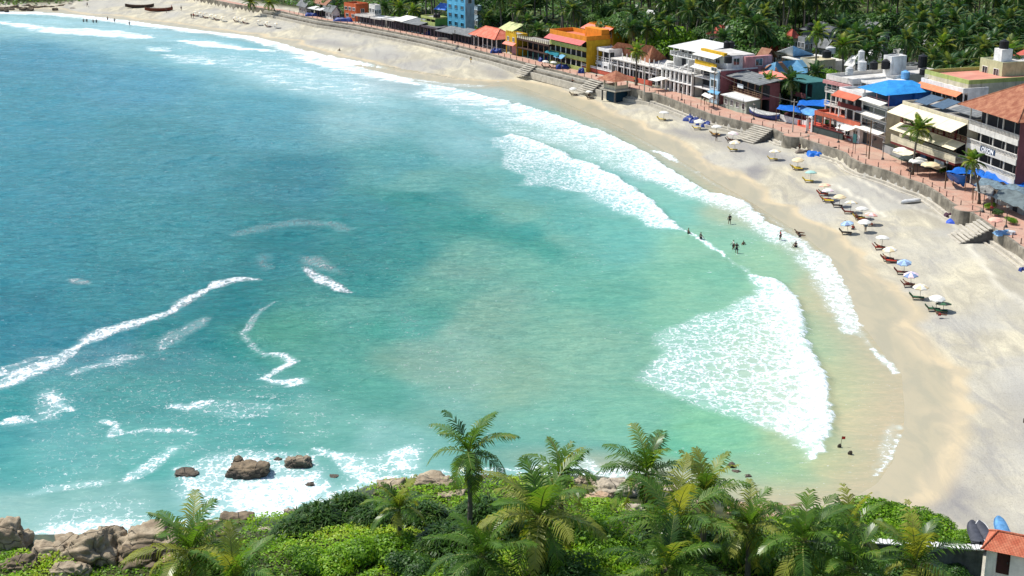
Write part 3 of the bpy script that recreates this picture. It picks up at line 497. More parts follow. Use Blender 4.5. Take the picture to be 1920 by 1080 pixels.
def tinted(name, V, F, tint, mats, mi):
    me = bpy.data.meshes.new(name); me.from_pydata(V, [], F); me.update()
    a = me.attributes.new('tint', 'FLOAT', 'FACE'); a.data.foreach_set('value', np.array(tint, np.float32))
    for m in mats: me.materials.append(m)
    me.polygons.foreach_set('material_index', np.array(mi, np.int32)); return me
def crown_mesh(name, seed, nf, L, nl, lw, mats, seg=9, up=82, down=-42, fine=True, yellow=.2, wind=.0):
    r = random.Random(seed); V = []; F = []; T = []; MI = []
    for k in range(nf):
        age = k/(nf-1); az = k*2.39996+r.uniform(-.35, .35); el = math.radians(up+(down-up)*age**1.15+r.uniform(-9, 9))
        l = L*(1-.28*abs(age-.45))*r.uniform(.85, 1.1); bend = math.radians(r.uniform(60, 95))*(.55+.5*age); tw = r.uniform(-.5, .5)
        base_t = r.uniform(.15, .7)+(yellow*r.uniform(.5, 2) if r.random() < .4 else 0)
        if age > .88 and r.random() < .5: base_t = 1.0
        p = Vector((0, 0, 0)); pts = [p.copy()]; dirs = []
        for s in range(seg):
            t = s/(seg-1); e = el-bend*t**1.35; a2 = az+tw*t*.5
            d = Vector((math.cos(a2)*math.cos(e), math.sin(a2)*math.cos(e), math.sin(e))); d.x += wind*t; d.normalize()
            dirs.append(d); p = p+d*(l/seg); pts.append(p.copy())
        dirs.append(dirs[-1])
        def at(t):
            q = t*seg; i = min(int(q), seg-1); f = q-i; return pts[i].lerp(pts[i+1], f), dirs[i].lerp(dirs[min(i+1, seg-1)], f).normalized()
        # midrib
        w0 = .055 if fine else .09; n0 = len(V)
        for i, q in enumerate(pts):
            w_ = w0*(1-.85*i/seg); s_ = dirs[i].cross(Vector((0, 0, 1))); s_ = s_.normalized() if s_.length > .01 else Vector((1, 0, 0))
            V.append(tuple(q-s_*w_)); V.append(tuple(q+s_*w_)); V.append(tuple(q-Vector((0, 0, w_*1.3))))
        for i in range(seg):
            a = n0+i*3
            for f in ((a, a+3, a+4, a+1), (a+1, a+4, a+5, a+2), (a+2, a+5, a+3, a)): F.append(f); T.append(.8); MI.append(1)
        for j in range(nl):
            t = .10+.90*j/(nl-1); q, d = at(min(t, .999)); s0 = d.cross(Vector((0, 0, 1))); s0 = s0.normalized() if s0.length > .05 else Vector((-math.sin(az), math.cos(az), 0))
            n_ = s0.cross(d).normalized(); ll = L*(.27*math.sin(math.pi*min(1, .14+.82*t))**.75+.03)*r.uniform(.75, 1.12)
            if fine and r.random() < .10: continue
            for sd in (-1, 1):
                droop = .38+.7*age+r.uniform(-.15, .25); fw = .45+.75*t+r.uniform(-.15, .15)
                v1 = (s0*sd*1.0+d*fw+n_*(.28-.25*t)).normalized(); a = q+v1*ll*.5; v2 = (v1-Vector((0, 0, 1))*droop*1.5).normalized(); b_ = a+v2*ll*.5*r.uniform(.8, 1.1)
                wv_ = d*lw*.5; n0 = len(V); tt = min(1, max(0, base_t+r.uniform(-.12, .12)+.12*(t > .8)))
                if fine:
                    V += [tuple(q-wv_), tuple(q+wv_), tuple(a+wv_*.9), tuple(a-wv_*.9), tuple(b_)]
                    F += [(n0, n0+1, n0+2, n0+3), (n0+3, n0+2, n0+4)]; T += [tt, tt]; MI += [0, 0]
                else:
                    V += [tuple(q-wv_), tuple(q+wv_), tuple(a+wv_*.7+(b_-a)*.2), tuple(b_)]; F += [(n0, n0+1, n0+2, n0+3)]; T.append(tt); MI.append(0)
    return tinted(name, V, F, T, mats, MI)
def trunk_mesh(seed, lean, hgt=10.0, r0=.24, r1=.14, n=8, seg=9):
    r = random.Random(seed); mb = MB(); pts = []; rad = []; a = r.uniform(0, 6.28)
    for i in range(seg+1):
        t = i/seg; o = lean*(t**1.5)+.12*math.sin(t*5+seed)
        pts.append((math.cos(a)*o, math.sin(a)*o, t*hgt)); rad.append(r0*(1-.28*t)*(1+.6*math.exp(-t*16)) if t < 1 else r1)
    mb.tube(pts, rad, n); me = mesh_data('trunk', mb, BARK, True); return me, pts[-1][:2]
def mesh_data(name, mb, m, smooth=False):
    me = bpy.data.meshes.new(name); me.from_pydata(mb.v, [], mb.f); me.update(); me.materials.append(m)
    if smooth: me.polygons.foreach_set('use_smooth', [True]*len(mb.f))
    return me
FINE = [crown_mesh('crown', 100+i, 21+i % 3*2, 4.5, 27, .12, [PALM_LEAF, RACHIS], 10, 80, -70, True, .22+.10*(i % 3), .10) for i in range(5)]
YOUNG = [crown_mesh('crown', 200+i, 16, 3.8, 25, .12, [PALM_LEAF, RACHIS], 9, 86, -15, True, .55, .06) for i in range(2)]
MID = [crown_mesh('crown', 300+i, 21+i % 2*3, 4.0, 17, .20, [PALM_LEAF if i < 2 else FAR_PALM_LEAF, RACHIS], 7, 82, -48, False, .3, .08) for i in range(5)]
LOW = [crown_mesh('crown', 400+i, 15, 4.2, 8, .46, [FAR_PALM_LEAF, RACHIS], 5, 80, -45, False, .25) for i in range(2)]
TRUNKS = [trunk_mesh(i, le) for i, le in enumerate((.25, .9, 1.7, 3.0))]
nb_ = MB(); rr = random.Random(3)
for i in range(11): nb_.blob((math.cos(i*2.4)*.34, math.sin(i*2.4)*.34, -.35-.16*(i % 3)), .15, i, .1, 1, (1, 1, 1.2))
NUTS = mesh_data('coconuts', nb_, NUT, True)
def z_near(y): return y < 130
def palm(x, y, h, label, crown, trunk=0, s=1.0, rz=0.0, group=None, nuts=False, z=None, parts=True, name='coconut_palm'):
    z = hz(x, y)-.1 if z is None else z
    t = thing(name, label, 'palm tree', (x, y, z), rz, group); tm, top = TRUNKS[trunk]
    s *= 1.1 if crown.name.startswith('crown') and z_near(y) else 1
    tr = bpy.data.objects.new('trunk', tm); link(tr, t); tr.scale = (s**.5, s**.5, h/10)
    c = bpy.data.objects.new('crown', crown); link(c, t); c.location = (top[0]*s**.5, top[1]*s**.5, h-.05); c.scale = (s, s, s)
    if nuts: n = bpy.data.objects.new('coconuts', NUTS); link(n, t); n.location = c.location
    return t
def palm_at(px, py, Y, label, crown, trunk, s, rz, **k):
    """palm whose crown centre is surveyed at (px,py) and whose distance north is Y"""
    v = G(px, py, 0)-Vector((0, 0, CAMH)); q = Vector((0, 0, CAMH))+v*(Y/v.y); tm, top = TRUNKS[trunk]; c, sn = math.cos(rz), math.sin(rz)
    x = q.x-(top[0]*c-top[1]*sn)*s**.5; y = q.y-(top[0]*sn+top[1]*c)*s**.5; z0 = k.get('z') or hz(x, y)
    return palm(x, y, max(2.2, q.z-z0), label, crown, trunk, s, rz, **k)
GP = 'coconut palms on the headland in the foreground'
for a in [
 (880, 846, 107, 'tallest foreground coconut palm, its crown clear against the water', FINE[0], 0, .88, .4, dict(nuts=True)),
 (1213, 884, 104, 'dark green coconut palm with drooping crown in front of the pale boulders right of centre', FINE[1], 0, .90, 1.9, dict(nuts=True)),
 (748, 952, 106, 'young yellow-green coconut palm with a short thin trunk at the grove left edge', YOUNG[0], 0, .78, .2, {}),
 (1052, 888, 105, 'bright green coconut palm with upright fronds just left of the pale boulders', YOUNG[1], 0, .88, 1.0, {}),
 (1012, 965, 97, 'large dark coconut palm with a heavy hanging crown, mid foreground', FINE[2], 0, 1.15, 2.3, dict(nuts=True)),
 (905, 1040, 95, 'low coconut palm whose crown spreads at the bottom edge below the tallest palm', FINE[3], 1, 1.0, 4.0, {}),
 (1268, 985, 96, 'broad coconut palm with sunlit fronds below the dark palm right of centre', FINE[4], 0, 1.15, 3.0, dict(nuts=True)),
 (1322, 925, 101, 'light green coconut palm with fronds fanning up in front of the shallow rocks', YOUNG[0], 0, .98, 2.2, {}),
 (1250, 1062, 92, 'coconut palm with orange-brown old fronds at the bottom edge right of centre', FINE[1], 1, .95, 5.0, {}),
 (1404, 985, 98, 'coconut palm leaning over the orange boulder', FINE[2], 1, .85, .7, {}),
 (1508, 1012, 95, 'dark coconut palm with a dense crown right of the orange boulder', FINE[3], 0, 1.02, 5.4, dict(nuts=True)),
 (1598, 995, 98, 'coconut palm with stiff upright fronds at the left end of the bright green bush', YOUNG[1], 0, .95, 3.3, {}),
 (1600, 1062, 93, 'low coconut palm with a spreading crown at the bottom edge below the bright green bush', FINE[0], 1, .9, 2.0, {}),
 (1715, 1056, 93, 'yellowish coconut palm at the bottom edge beside the boundary wall', YOUNG[0], 0, 1.12, 4.4, {}),
 (358, 1030, 101, 'lone coconut palm with windswept dark fronds at the bottom left beside the boulders', FINE[2], 0, 1.12, .9, {}),
 (440, 1100, 93, 'coconut palm below the bottom edge with one yellow frond reaching up at the left', YOUNG[1], 0, 1.1, 5.9, {})]:
    palm_at(*a[:8], group=GP, **a[8])

def leafy_mesh(name, seed, n, rad, flat, leaf, m, lobes=7, y=.3):
    """leaf faces spread in a lumpy crown volume (radius rad, height rad*flat)"""
    r = random.Random(seed); V = []; F = []; T = []
    L = [(r.uniform(-.62, .62), r.uniform(-.62, .62), r.uniform(.15, .7), r.uniform(.32, .58), r.uniform(0, .55)) for _ in range(lobes)]+[(0, 0, .4, .7, .3)]
    for _ in range(n):
        lx, ly, lz, lr, lt = r.choice(L); u = Vector((r.gauss(0, 1), r.gauss(0, 1), abs(r.gauss(0, 1))*1.1-.25)).normalized()
        k = lr*(r.uniform(.55, 1.05) if r.random() < .4 else r.uniform(.88, 1.06)); p = Vector(((lx+u.x*k)*rad, (ly+u.y*k)*rad, (lz+u.z*k)*rad*flat))
        if p.z < 0: p.z = r.uniform(0, .3)
        nrm = (u+Vector((r.uniform(-.7, .7), r.uniform(-.7, .7), r.uniform(-.2, .9)))).normalized(); a = nrm.orthogonal().normalized(); a = Matrix.Rotation(r.uniform(0, 6.28), 3, nrm) @ a; b = nrm.cross(a)
        s = leaf*r.uniform(.6, 1.3); n0 = len(V)
        V += [tuple(p-a*s), tuple(p-b*s*.5), tuple(p+a*s), tuple(p+b*s*.5)]; F.append((n0, n0+1, n0+2, n0+3)); T.append(min(1, max(0, lt+r.uniform(-.15, .35)+(y if r.random() < .15 else 0))))
    return tinted(name, V, F, T, [m], [0]*len(F))
def blade_mesh(name, seed, tufts, rad, hgt, m):
    r = random.Random(seed); V = []; F = []; T = []
    for _ in range(tufts):
        a0 = r.uniform(0, 6.28); d = math.sqrt(r.random())*rad; c = Vector((math.cos(a0)*d, math.sin(a0)*d, hgt*(1-(d/rad)**2)*r.uniform(.65, 1))); tt = r.uniform(0, .7)
        for k in range(22):
            az = r.uniform(0, 6.28); el = r.uniform(.15, 1.35); l = r.uniform(.5, 1.05); u = Vector((math.cos(az)*math.cos(el), math.sin(az)*math.cos(el), math.sin(el)))
            s = u.cross(Vector((0, 0, 1))).normalized()*.045; m1 = c+u*l*.55; tip = m1+(u-Vector((0, 0, .9))).normalized()*l*.5; n0 = len(V)
            V += [tuple(c-s), tuple(c+s), tuple(m1+s), tuple(m1-s), tuple(tip)]; F += [(n0, n0+1, n0+2, n0+3), (n0+3, n0+2, n0+4)]; q = min(1, tt+r.uniform(-.1, .3)); T += [q, q]
    return tinted(name, V, F, T, [m], [0]*len(F))
SHRUBS = [leafy_mesh('foliage', 500+i, 5200, 2.3, .62, .12, SHRUB_LEAF, 9, .3) for i in range(3)]
DARKSH = [leafy_mesh('foliage', 520+i, 4200, 2.2, .7, .13, TREE_LEAF, 8, .4) for i in range(2)]
BLADES = [blade_mesh('foliage', 540+i, 130, 2.2, 1.5, BLADE_LEAF) for i in range(2)]
STEMM = plain('shrub_stem', (.10, .08, .05), .9)
sm_ = MB()
for i in range(6): sm_.tube([(0, 0, -.2), (math.cos(i)*.5, math.sin(i)*.5, .6), (math.cos(i*1.1)*1.1, math.sin(i*1.1)*1.1, 1.1)], [.06, .05, .02], 5)
STEMS = mesh_data('stem', sm_, STEMM)
def shrub(px, py, gz, mesh, s, label, group=None, name='shrub', sz=None, rz=None):
    p = G(px, py, gz); z = hz(p.x, p.y); p = G(px, py, z)
    t = thing(name, label, 'bush', (p.x, p.y, hz(p.x, p.y)-.15), R.uniform(0, 6.28) if rz is None else rz, group)
    c = bpy.data.objects.new('foliage', mesh); link(c, t); c.scale = (s, s, sz or s); st = bpy.data.objects.new('stem', STEMS); link(st, t); st.scale = (s, s, s)
    return t
GS = 'bright leafy bushes among the foreground palms'; GD = 'screw pine thickets on the foreground headland'; GK = 'dark bushes under the foreground palms'
for a in [
 (600, 985, 2, BLADES[0], 1.25, 'dark spiky thicket mound standing highest beside the white surf', GD, 'screw_pine'), (655, 968, 2, BLADES[1], 1.15, 'dark spiky thicket just right of the mound beside the surf', GD, 'screw_pine'),
 (560, 1003, 2, BLADES[1], .95, 'small spiky thicket at the left foot of the mound beside the surf', GD, 'screw_pine'), (705, 985, 2, BLADES[0], 1.1, 'spiky thicket behind the young yellow-green palm', GD, 'screw_pine'),
 (800, 985, 3, BLADES[1], 1.2, 'spiky dark thicket left of the tall palm trunk', GD, 'screw_pine'), (905, 975, 3, BLADES[0], 1.15, 'spiky thicket right of the tall palm trunk', GD, 'screw_pine'), (840, 1030, 3, BLADES[0], 1.2, 'dark spiky thicket at the foot of the tall palm', GD, 'screw_pine'), (955, 1010, 3, BLADES[1], 1.1, 'spiky thicket under the large dark central palm', GD, 'screw_pine'),
 (650, 1055, 3, SHRUBS[0], 1.05, 'bright green rounded bush left of the young palm trunk', GS), (730, 1045, 3, SHRUBS[1], 1.15, 'bright green rounded bush right below the young yellow-green palm', GS), (590, 1062, 3, SHRUBS[2], .85, 'low bright green bush leftmost of the rounded bushes', GS),
 (1125, 1015, 3, SHRUBS[2], 1.35, 'bright lime bush in the gap between the central palms', GS), (1170, 1050, 3, SHRUBS[0], 1.25, 'lime green bush below the gap between the central palms', GS), (1095, 1050, 3, SHRUBS[1], .8, 'small lime bush left in the gap between the central palms', GS),
 (1130, 975, 2, SHRUBS[1], .55, 'small yellow-green bush on the sunlit slope by the pale boulders', GS),
 (1640, 985, 3, SHRUBS[0], 1.15, 'bright green bush at the left end of the dense hedge above the beach', GS), (1700, 990, 3, SHRUBS[1], 1.2, 'bright green bush in the middle of the dense hedge above the beach', GS), (1755, 1002, 3, SHRUBS[2], 1.1, 'bright green bush at the right end of the dense hedge above the beach', GS), (1560, 975, 3, SHRUBS[2], .85, 'green bush where the hedge meets the sand behind the palms', GS), (1660, 1015, 3, SHRUBS[2], 1.0, 'shaded green bush under the middle of the hedge', GS), (1790, 1015, 3, SHRUBS[0], .72, 'small green bush beside the white wall capping', GS),
 (1480, 985, 3, SHRUBS[1], .8, 'green bush right behind the orange boulder', GS),
 (880, 1075, 4, DARKSH[0], 1.1, 'dark leafy bush at the bottom edge under the tall palm', GK), (1060, 1085, 4, DARKSH[1], 1.2, 'dark leafy bush at the bottom edge in the middle of the grove', GK), (1330, 1030, 4, DARKSH[0], 1.15, 'dark bush among the palms right of the lime bush', GK), (1420, 1050, 4, DARKSH[1], 1.2, 'dark bush at the foot of the leaning palm', GK), (1540, 1060, 4, DARKSH[0], 1.2, 'dark bush below the dense crowned palm', GK), (1640, 1080, 4, DARKSH[1], 1.2, 'dark bush at the bottom edge below the hedge', GK), (1240, 1030, 4, DARKSH[1], 1.1, 'dark bush below the broad sunlit palm', GK), (780, 1070, 4, DARKSH[0], .9, 'dark bush between the rounded bright bushes and the tall palm', GK), (1760, 1075, 4, DARKSH[0], 1.1, 'dark bush in the shade of the boundary wall', GK)]:
    shrub(*a[:6], group=a[6], name=a[7] if len(a) > 7 else 'leafy_bush')

# creeping ground cover (uncountable): leaf faces on the headland slope
r = np.random.RandomState(5); N = 150000
P = np.column_stack([r.uniform(-46, 44, N), r.uniform(88, 121, N)]); ds, dw, dh, dn = fields(P); z = height(P)
lump = fbm(P, .25, 30, 3); ok = (dh > .9) & (dw < -1) & (np.abs(P[:, 0]) < P[:, 1]*.40) & (r.uniform(0, 1, N) < .25+1.3*sstep(lump, .38, .55)*sstep(dh, .8, 5)+.25) & ~((P[:, 0] > 5.5) & (P[:, 0] < 26) & (dh < 5.5)) & ~((P[:, 0] < -22) & (dh < 4.5+3*vnoise(P, .3, 4)))
P = P[ok]; z = z[ok]; lump = lump[ok]; n = len(P); up = .1+.55*sstep(lump, .42, .6)*r.uniform(.2, 1, n)
c = np.column_stack([P, z+up]); a = r.normal(size=(n, 3)); a[:, 2] *= .5; a /= np.linalg.norm(a, axis=1)[:, None]; b = np.cross(a, np.column_stack([r.normal(size=(n, 2))*.5, np.ones(n)])); b /= np.linalg.norm(b, axis=1)[:, None]
s = r.uniform(.08, .17, n)[:, None]; V = np.stack([c-a*s, c-b*s*.6, c+a*s, c+b*s*.6], 1).reshape(-1, 3); F = np.arange(4*n).reshape(-1, 4)
me = tinted('ground_cover', V.tolist(), F.tolist(), np.clip(lump*1.3-.2+r.uniform(-.2, .35, n), 0, 1), [SHRUB_LEAF], [0]*n)
tag(link(bpy.data.objects.new('ground_cover', me)), 'bright green creeping plants carpeting the headland slope', 'ground cover', kind='stuff')

# ------------------------------------------------------------------ rocks
def rock_mat(name, c1, c2, c3):
    b = NB(name); g = b.n('ShaderNodeNewGeometry').outputs['Position']; n = b.noise(g, .8, 7, .65, .4); m = b.noise(g, 5, 5, .7)
    v = b.n('ShaderNodeTexVoronoi', feature='DISTANCE_TO_EDGE'); b.l(b.mapping(g, (1, 1, 1.8), (.4, .3, .2)), v.inputs['Vector']); v.inputs['Scale'].default_value = .33
    c = b.mix(b.smooth(n, .35, .65), c1, c2); c = b.mix(b.smooth(m, .5, .72, 0, .6), c, c3); crack = b.smooth(v.outputs['Distance'], 0, .02, 1, 0)
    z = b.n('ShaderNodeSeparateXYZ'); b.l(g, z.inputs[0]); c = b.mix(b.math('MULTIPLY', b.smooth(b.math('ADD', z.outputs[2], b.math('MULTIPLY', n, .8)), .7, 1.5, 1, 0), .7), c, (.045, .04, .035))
    c = b.mix(b.math('MULTIPLY', crack, .5), c, (.04, .035, .03)); b.l(c, b.bsdf.inputs['Base Color']); b.bsdf.inputs['Roughness'].default_value = .85
    b.bump(b.math('SUBTRACT', b.math('ADD', n, b.math('MULTIPLY', m, .4)), crack), .8, .25); return b.m
ROCK = rock_mat('brown_boulder', (.25, .19, .12), (.41, .335, .225), (.14, .115, .08)); DROCK = rock_mat('wet_rock', (.12, .09, .055), (.25, .185, .11), (.07, .06, .05)); OROCK = rock_mat('orange_rock', (.38, .25, .15), (.48, .34, .22), (.24, .18, .12)); PROCK = rock_mat('pale_rock', (.38, .32, .23), (.48, .41, .31), (.20, .17, .13))
GB = 'boulders along the bottom left shore'; GW = 'rocks standing in the white surf'
def rock(px, py, wpx, hpx, label, m=ROCK, z=0.0, group=None, seed=None, name='boulder', dep=.8):
    """(px,py) is the middle of the rock's foot; wpx,hpx the size it shows"""
    p = G(px, py, z); s = math.hypot(p.y, CAMH-z)/FPX*1.02; fg = {GB: (1.1, 1.3), GW: (.86, .85), 'rocks along the shore behind the palm grove': (.85, .8)}.get(group, (1, 1)); w_ = wpx*s*fg[0]; h_ = hpx*s/.93*fg[1]; seed = seed or R.randint(1, 999)
    bm = bmesh.new(); bmesh.ops.create_icosphere(bm, subdivisions=5, radius=1)
    k = 1.0; rx = w_/2; ry = w_/2*dep; rz_ = max(.25, h_*.62)
    for v in bm.verts:
        c = v.co.copy(); q = c*1.1+Vector((seed*1.7, seed*.9, seed*.3)); a = mnoise.noise(q)*.42+abs(mnoise.noise(q*2.1))*.34-.08+mnoise.noise(q*5)*.12+abs(mnoise.noise(q*11))*.06
        c = Vector([math.copysign(abs(t)**.72, t) for t in c])*(1+a)
        v.co = Vector((c.x*rx, c.y*ry, c.z*rz_))
    me = bpy.data.meshes.new(name); bm.to_mesh(me); bm.free(); me.materials.append(m); me.polygons.foreach_set('use_smooth', [True]*len(me.polygons))
    o = bpy.data.objects.new(name, me); link(o); o.location = (p.x, p.y, z+rz_*.25); return tag(o, label, 'rock', group)
GB = 'boulders along the bottom left shore'; GW = 'rocks standing in the white surf'
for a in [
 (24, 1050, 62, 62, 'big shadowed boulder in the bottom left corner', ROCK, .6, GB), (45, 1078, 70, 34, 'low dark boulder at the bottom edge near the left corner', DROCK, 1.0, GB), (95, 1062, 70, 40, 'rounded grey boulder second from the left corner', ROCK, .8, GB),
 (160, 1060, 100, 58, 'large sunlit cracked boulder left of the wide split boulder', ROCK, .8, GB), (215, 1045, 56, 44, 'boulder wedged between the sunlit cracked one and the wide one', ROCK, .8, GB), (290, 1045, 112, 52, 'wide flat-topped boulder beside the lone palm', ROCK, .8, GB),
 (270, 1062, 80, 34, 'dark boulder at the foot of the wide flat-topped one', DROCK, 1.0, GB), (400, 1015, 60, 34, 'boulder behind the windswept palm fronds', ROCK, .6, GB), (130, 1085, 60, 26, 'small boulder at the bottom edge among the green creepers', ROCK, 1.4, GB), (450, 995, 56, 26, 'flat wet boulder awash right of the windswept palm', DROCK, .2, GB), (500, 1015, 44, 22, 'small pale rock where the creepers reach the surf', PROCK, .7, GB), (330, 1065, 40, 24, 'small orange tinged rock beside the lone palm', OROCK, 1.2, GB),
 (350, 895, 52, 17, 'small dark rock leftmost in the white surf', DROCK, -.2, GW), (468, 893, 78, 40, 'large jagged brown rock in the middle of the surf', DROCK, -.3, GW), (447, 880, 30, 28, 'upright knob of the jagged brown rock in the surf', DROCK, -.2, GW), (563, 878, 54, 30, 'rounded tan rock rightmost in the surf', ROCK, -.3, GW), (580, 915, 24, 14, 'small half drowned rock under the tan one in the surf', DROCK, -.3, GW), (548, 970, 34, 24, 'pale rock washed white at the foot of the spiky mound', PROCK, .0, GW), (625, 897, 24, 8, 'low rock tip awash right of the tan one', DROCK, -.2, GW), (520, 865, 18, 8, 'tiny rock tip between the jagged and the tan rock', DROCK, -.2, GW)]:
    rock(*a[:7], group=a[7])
GC = 'rocks along the shore behind the palm grove'
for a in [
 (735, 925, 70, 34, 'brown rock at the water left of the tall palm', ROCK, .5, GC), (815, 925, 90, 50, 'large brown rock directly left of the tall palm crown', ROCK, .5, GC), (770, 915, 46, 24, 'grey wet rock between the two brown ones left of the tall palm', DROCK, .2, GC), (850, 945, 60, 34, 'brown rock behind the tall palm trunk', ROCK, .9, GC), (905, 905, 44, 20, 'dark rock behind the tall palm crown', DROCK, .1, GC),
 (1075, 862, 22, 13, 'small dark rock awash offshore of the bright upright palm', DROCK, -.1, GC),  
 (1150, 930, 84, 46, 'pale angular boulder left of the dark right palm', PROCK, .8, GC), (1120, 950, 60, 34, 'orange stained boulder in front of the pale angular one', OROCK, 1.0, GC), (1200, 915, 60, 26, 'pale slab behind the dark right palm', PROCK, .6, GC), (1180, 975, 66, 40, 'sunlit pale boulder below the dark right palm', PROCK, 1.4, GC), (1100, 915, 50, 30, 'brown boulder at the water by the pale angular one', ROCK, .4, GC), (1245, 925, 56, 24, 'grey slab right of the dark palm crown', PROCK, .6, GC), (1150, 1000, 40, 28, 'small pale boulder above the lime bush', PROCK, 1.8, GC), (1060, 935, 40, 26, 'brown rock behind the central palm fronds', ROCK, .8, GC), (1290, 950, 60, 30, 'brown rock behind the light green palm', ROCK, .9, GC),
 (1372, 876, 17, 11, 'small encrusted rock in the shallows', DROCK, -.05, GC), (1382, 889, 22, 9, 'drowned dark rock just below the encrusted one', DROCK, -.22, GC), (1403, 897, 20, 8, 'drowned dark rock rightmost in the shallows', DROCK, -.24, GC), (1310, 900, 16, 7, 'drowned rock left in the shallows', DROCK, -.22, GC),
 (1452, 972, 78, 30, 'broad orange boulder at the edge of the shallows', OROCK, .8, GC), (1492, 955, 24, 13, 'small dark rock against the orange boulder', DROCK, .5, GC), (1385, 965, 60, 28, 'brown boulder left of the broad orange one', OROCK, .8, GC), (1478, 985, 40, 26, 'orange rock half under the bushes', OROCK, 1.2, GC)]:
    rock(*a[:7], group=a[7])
rr = random.Random(12)
for i, (x0, y0, x1, y1, nn) in enumerate([(-10, 20, 95, 14, 26), (95, 17, 140, 14, 8)]):
    for k in range(nn):
        t = (k+.5)/nn; px = x0+(x1-x0)*t; py = y0+(y1-y0)*t+rr.uniform(-3, 3)
        rock(px, py, rr.uniform(7, 13), rr.uniform(3, 6), 'dark rock in the jumble at the foot of the far green point', DROCK, .3, 'rocks at the foot of the far green point', k+1+i*50, 'shore_rock')
for px, py, wp, lab in [(1594, 851, 7, 'small dark stone on the wet sand right of the flag stake'), (1574, 838, 6, 'dark stone at the foot of the flag stake')]: rock(px, py, wp, 4, lab, DROCK, .1, None, 7, 'stone')
# ------------------------------------------------------------------ sea wall and promenade
WS = np.concatenate([[0], np.cumsum(np.sqrt((np.diff(WALL, axis=0)**2).sum(1)))])
def wall_pt(s, off=0.0, k=2.0):
    a = np.array([np.interp(s-k, WS, WALL[:, 0]), np.interp(s-k, WS, WALL[:, 1])]); b = np.array([np.interp(s+k, WS, WALL[:, 0]), np.interp(s+k, WS, WALL[:, 1])])
    p = np.array([np.interp(s, WS, WALL[:, 0]), np.interp(s, WS, WALL[:, 1])]); d = (b-a)/np.linalg.norm(b-a); n = np.array([-d[1], d[0]])
    return p+n*off, math.atan2(d[1], d[0])
def s_of(px, py, z=ZP):
    g = G(px, py, z); _, _, arc = seg_dist(np.array([[g.x, g.y]]), WALL); return float(arc[0])
def prom_w(y): return float(np.interp(y, [250, 330, 420], [7.2, 4.6, 2.6]))
def strip(name, s0, s1, prof, m, parent=None, step=1.0, k=2.0, closed=True):
    """profile (off,z) list swept along the sea wall"""
    n = max(2, int((s1-s0)/step)); V = []; F = []; q = len(prof)
    for i in range(n+1):
        s = s0+(s1-s0)*i/n
        for off, z in prof:
            p, _ = wall_pt(s, off, k)
            if off > 5: p, _ = wall_pt(s, prom_w(p[1])+.3, k)
            V.append((p[0], p[1], z))
    for i in range(n):
        for j in range(q if closed else q-1): F.append((i*q+j, i*q+(j+1) % q, (i+1)*q+(j+1) % q, (i+1)*q+j))
    if closed: F.append(tuple(range(q-1, -1, -1))); F.append(tuple(n*q+j for j in range(q)))
    return mesh_obj(name, V, F, m, parent)
CONC = plain('weathered_concrete', (.29, .26, .205), .9, .55, .55, .5, .2, streak=True, dirt=(.07, .065, .055)); LCONC = plain('pale_concrete', (.50, .46, .38), .9, .25, 1.0, .3); DCONC = plain('darkened_concrete', (.12, .115, .11), .9, .4)
def paver():
    b = NB('terracotta_paving'); g = b.n('ShaderNodeNewGeometry').outputs['Position']; br = b.n('ShaderNodeTexBrick'); b.l(b.mapping(g, (1, 1, 1), (0, 0, -1.2)), br.inputs['Vector'])
    br.inputs['Scale'].default_value = 1.1; br.inputs['Mortar Size'].default_value = .012; br.inputs['Color1'].default_value = (.50, .27, .19, 1); br.inputs['Color2'].default_value = (.43, .235, .17, 1); br.inputs['Mortar'].default_value = (.30, .2, .15, 1)
    n = b.noise(g, .35, 6, .65); c = b.mix(b.smooth(n, .4, .68, 0, .6), br.outputs[0], (.46, .36, .27)); b.l(b.mix(b.smooth(b.noise(g, 1.7, 5, .7), .55, .75, 0, .5), c, (.22, .14, .10)), b.bsdf.inputs['Base Color']); b.bsdf.inputs['Roughness'].default_value = .85; return b.m
PAVE = paver()
S_FAR, S_STEP, S_MID, S_END = s_of(540, 24), s_of(1150, 160), s_of(1500, 259), WS[-1]
p = strip('promenade', 12, S_END, [(.46, ZP-.3), (.46, ZP), (7.6, ZP+.02), (7.6, ZP-.3)], PAVE, k=3); tag(p, kind='structure')
t = thing('sea_wall', 'weathered concrete sea wall with dark stains holding up the promenade above the beach', 'wall')
strip('wall', S_STEP, S_END, [(0, .6), (0, ZP+.06), (.45, ZP+.06), (.45, .6)], CONC, t, .8, .6)
strip('ledge', S_STEP, S_END, [(-1.25, .6), (-1.25, 1.62), (-.95, 1.64), (-.95, .6)], LCONC, t, .8, .6); strip('ledge', S_STEP, S_END, [(-.45, .6), (-.45, 1.86), (-.003, 1.88), (-.003, .6)], LCONC, t, .8, .6)
t = thing('stepped_sea_wall', 'low stepped concrete wall of three long tiers edging the far promenade', 'wall')
for i, (o, z) in enumerate([(-1.9, 2.15), (-1.15, 2.6), (-.45, 3.05), (.0, ZP+.04)]): strip('step', S_FAR-14, S_STEP, [(o, .6), (o, z), (o+.46 if i < 3 else .45, z), (o+.46 if i < 3 else .45, .6)], CONC if i % 2 else LCONC, t, 2, 2)
t = thing('low_wall', 'low weathered wall along the farthest end of the promenade by the grass', 'wall'); strip('wall', 12, S_FAR-14, [(0, .6), (0, ZP+.05), (.45, ZP+.05), (.45, .6)], CONC, t, 4, 4)
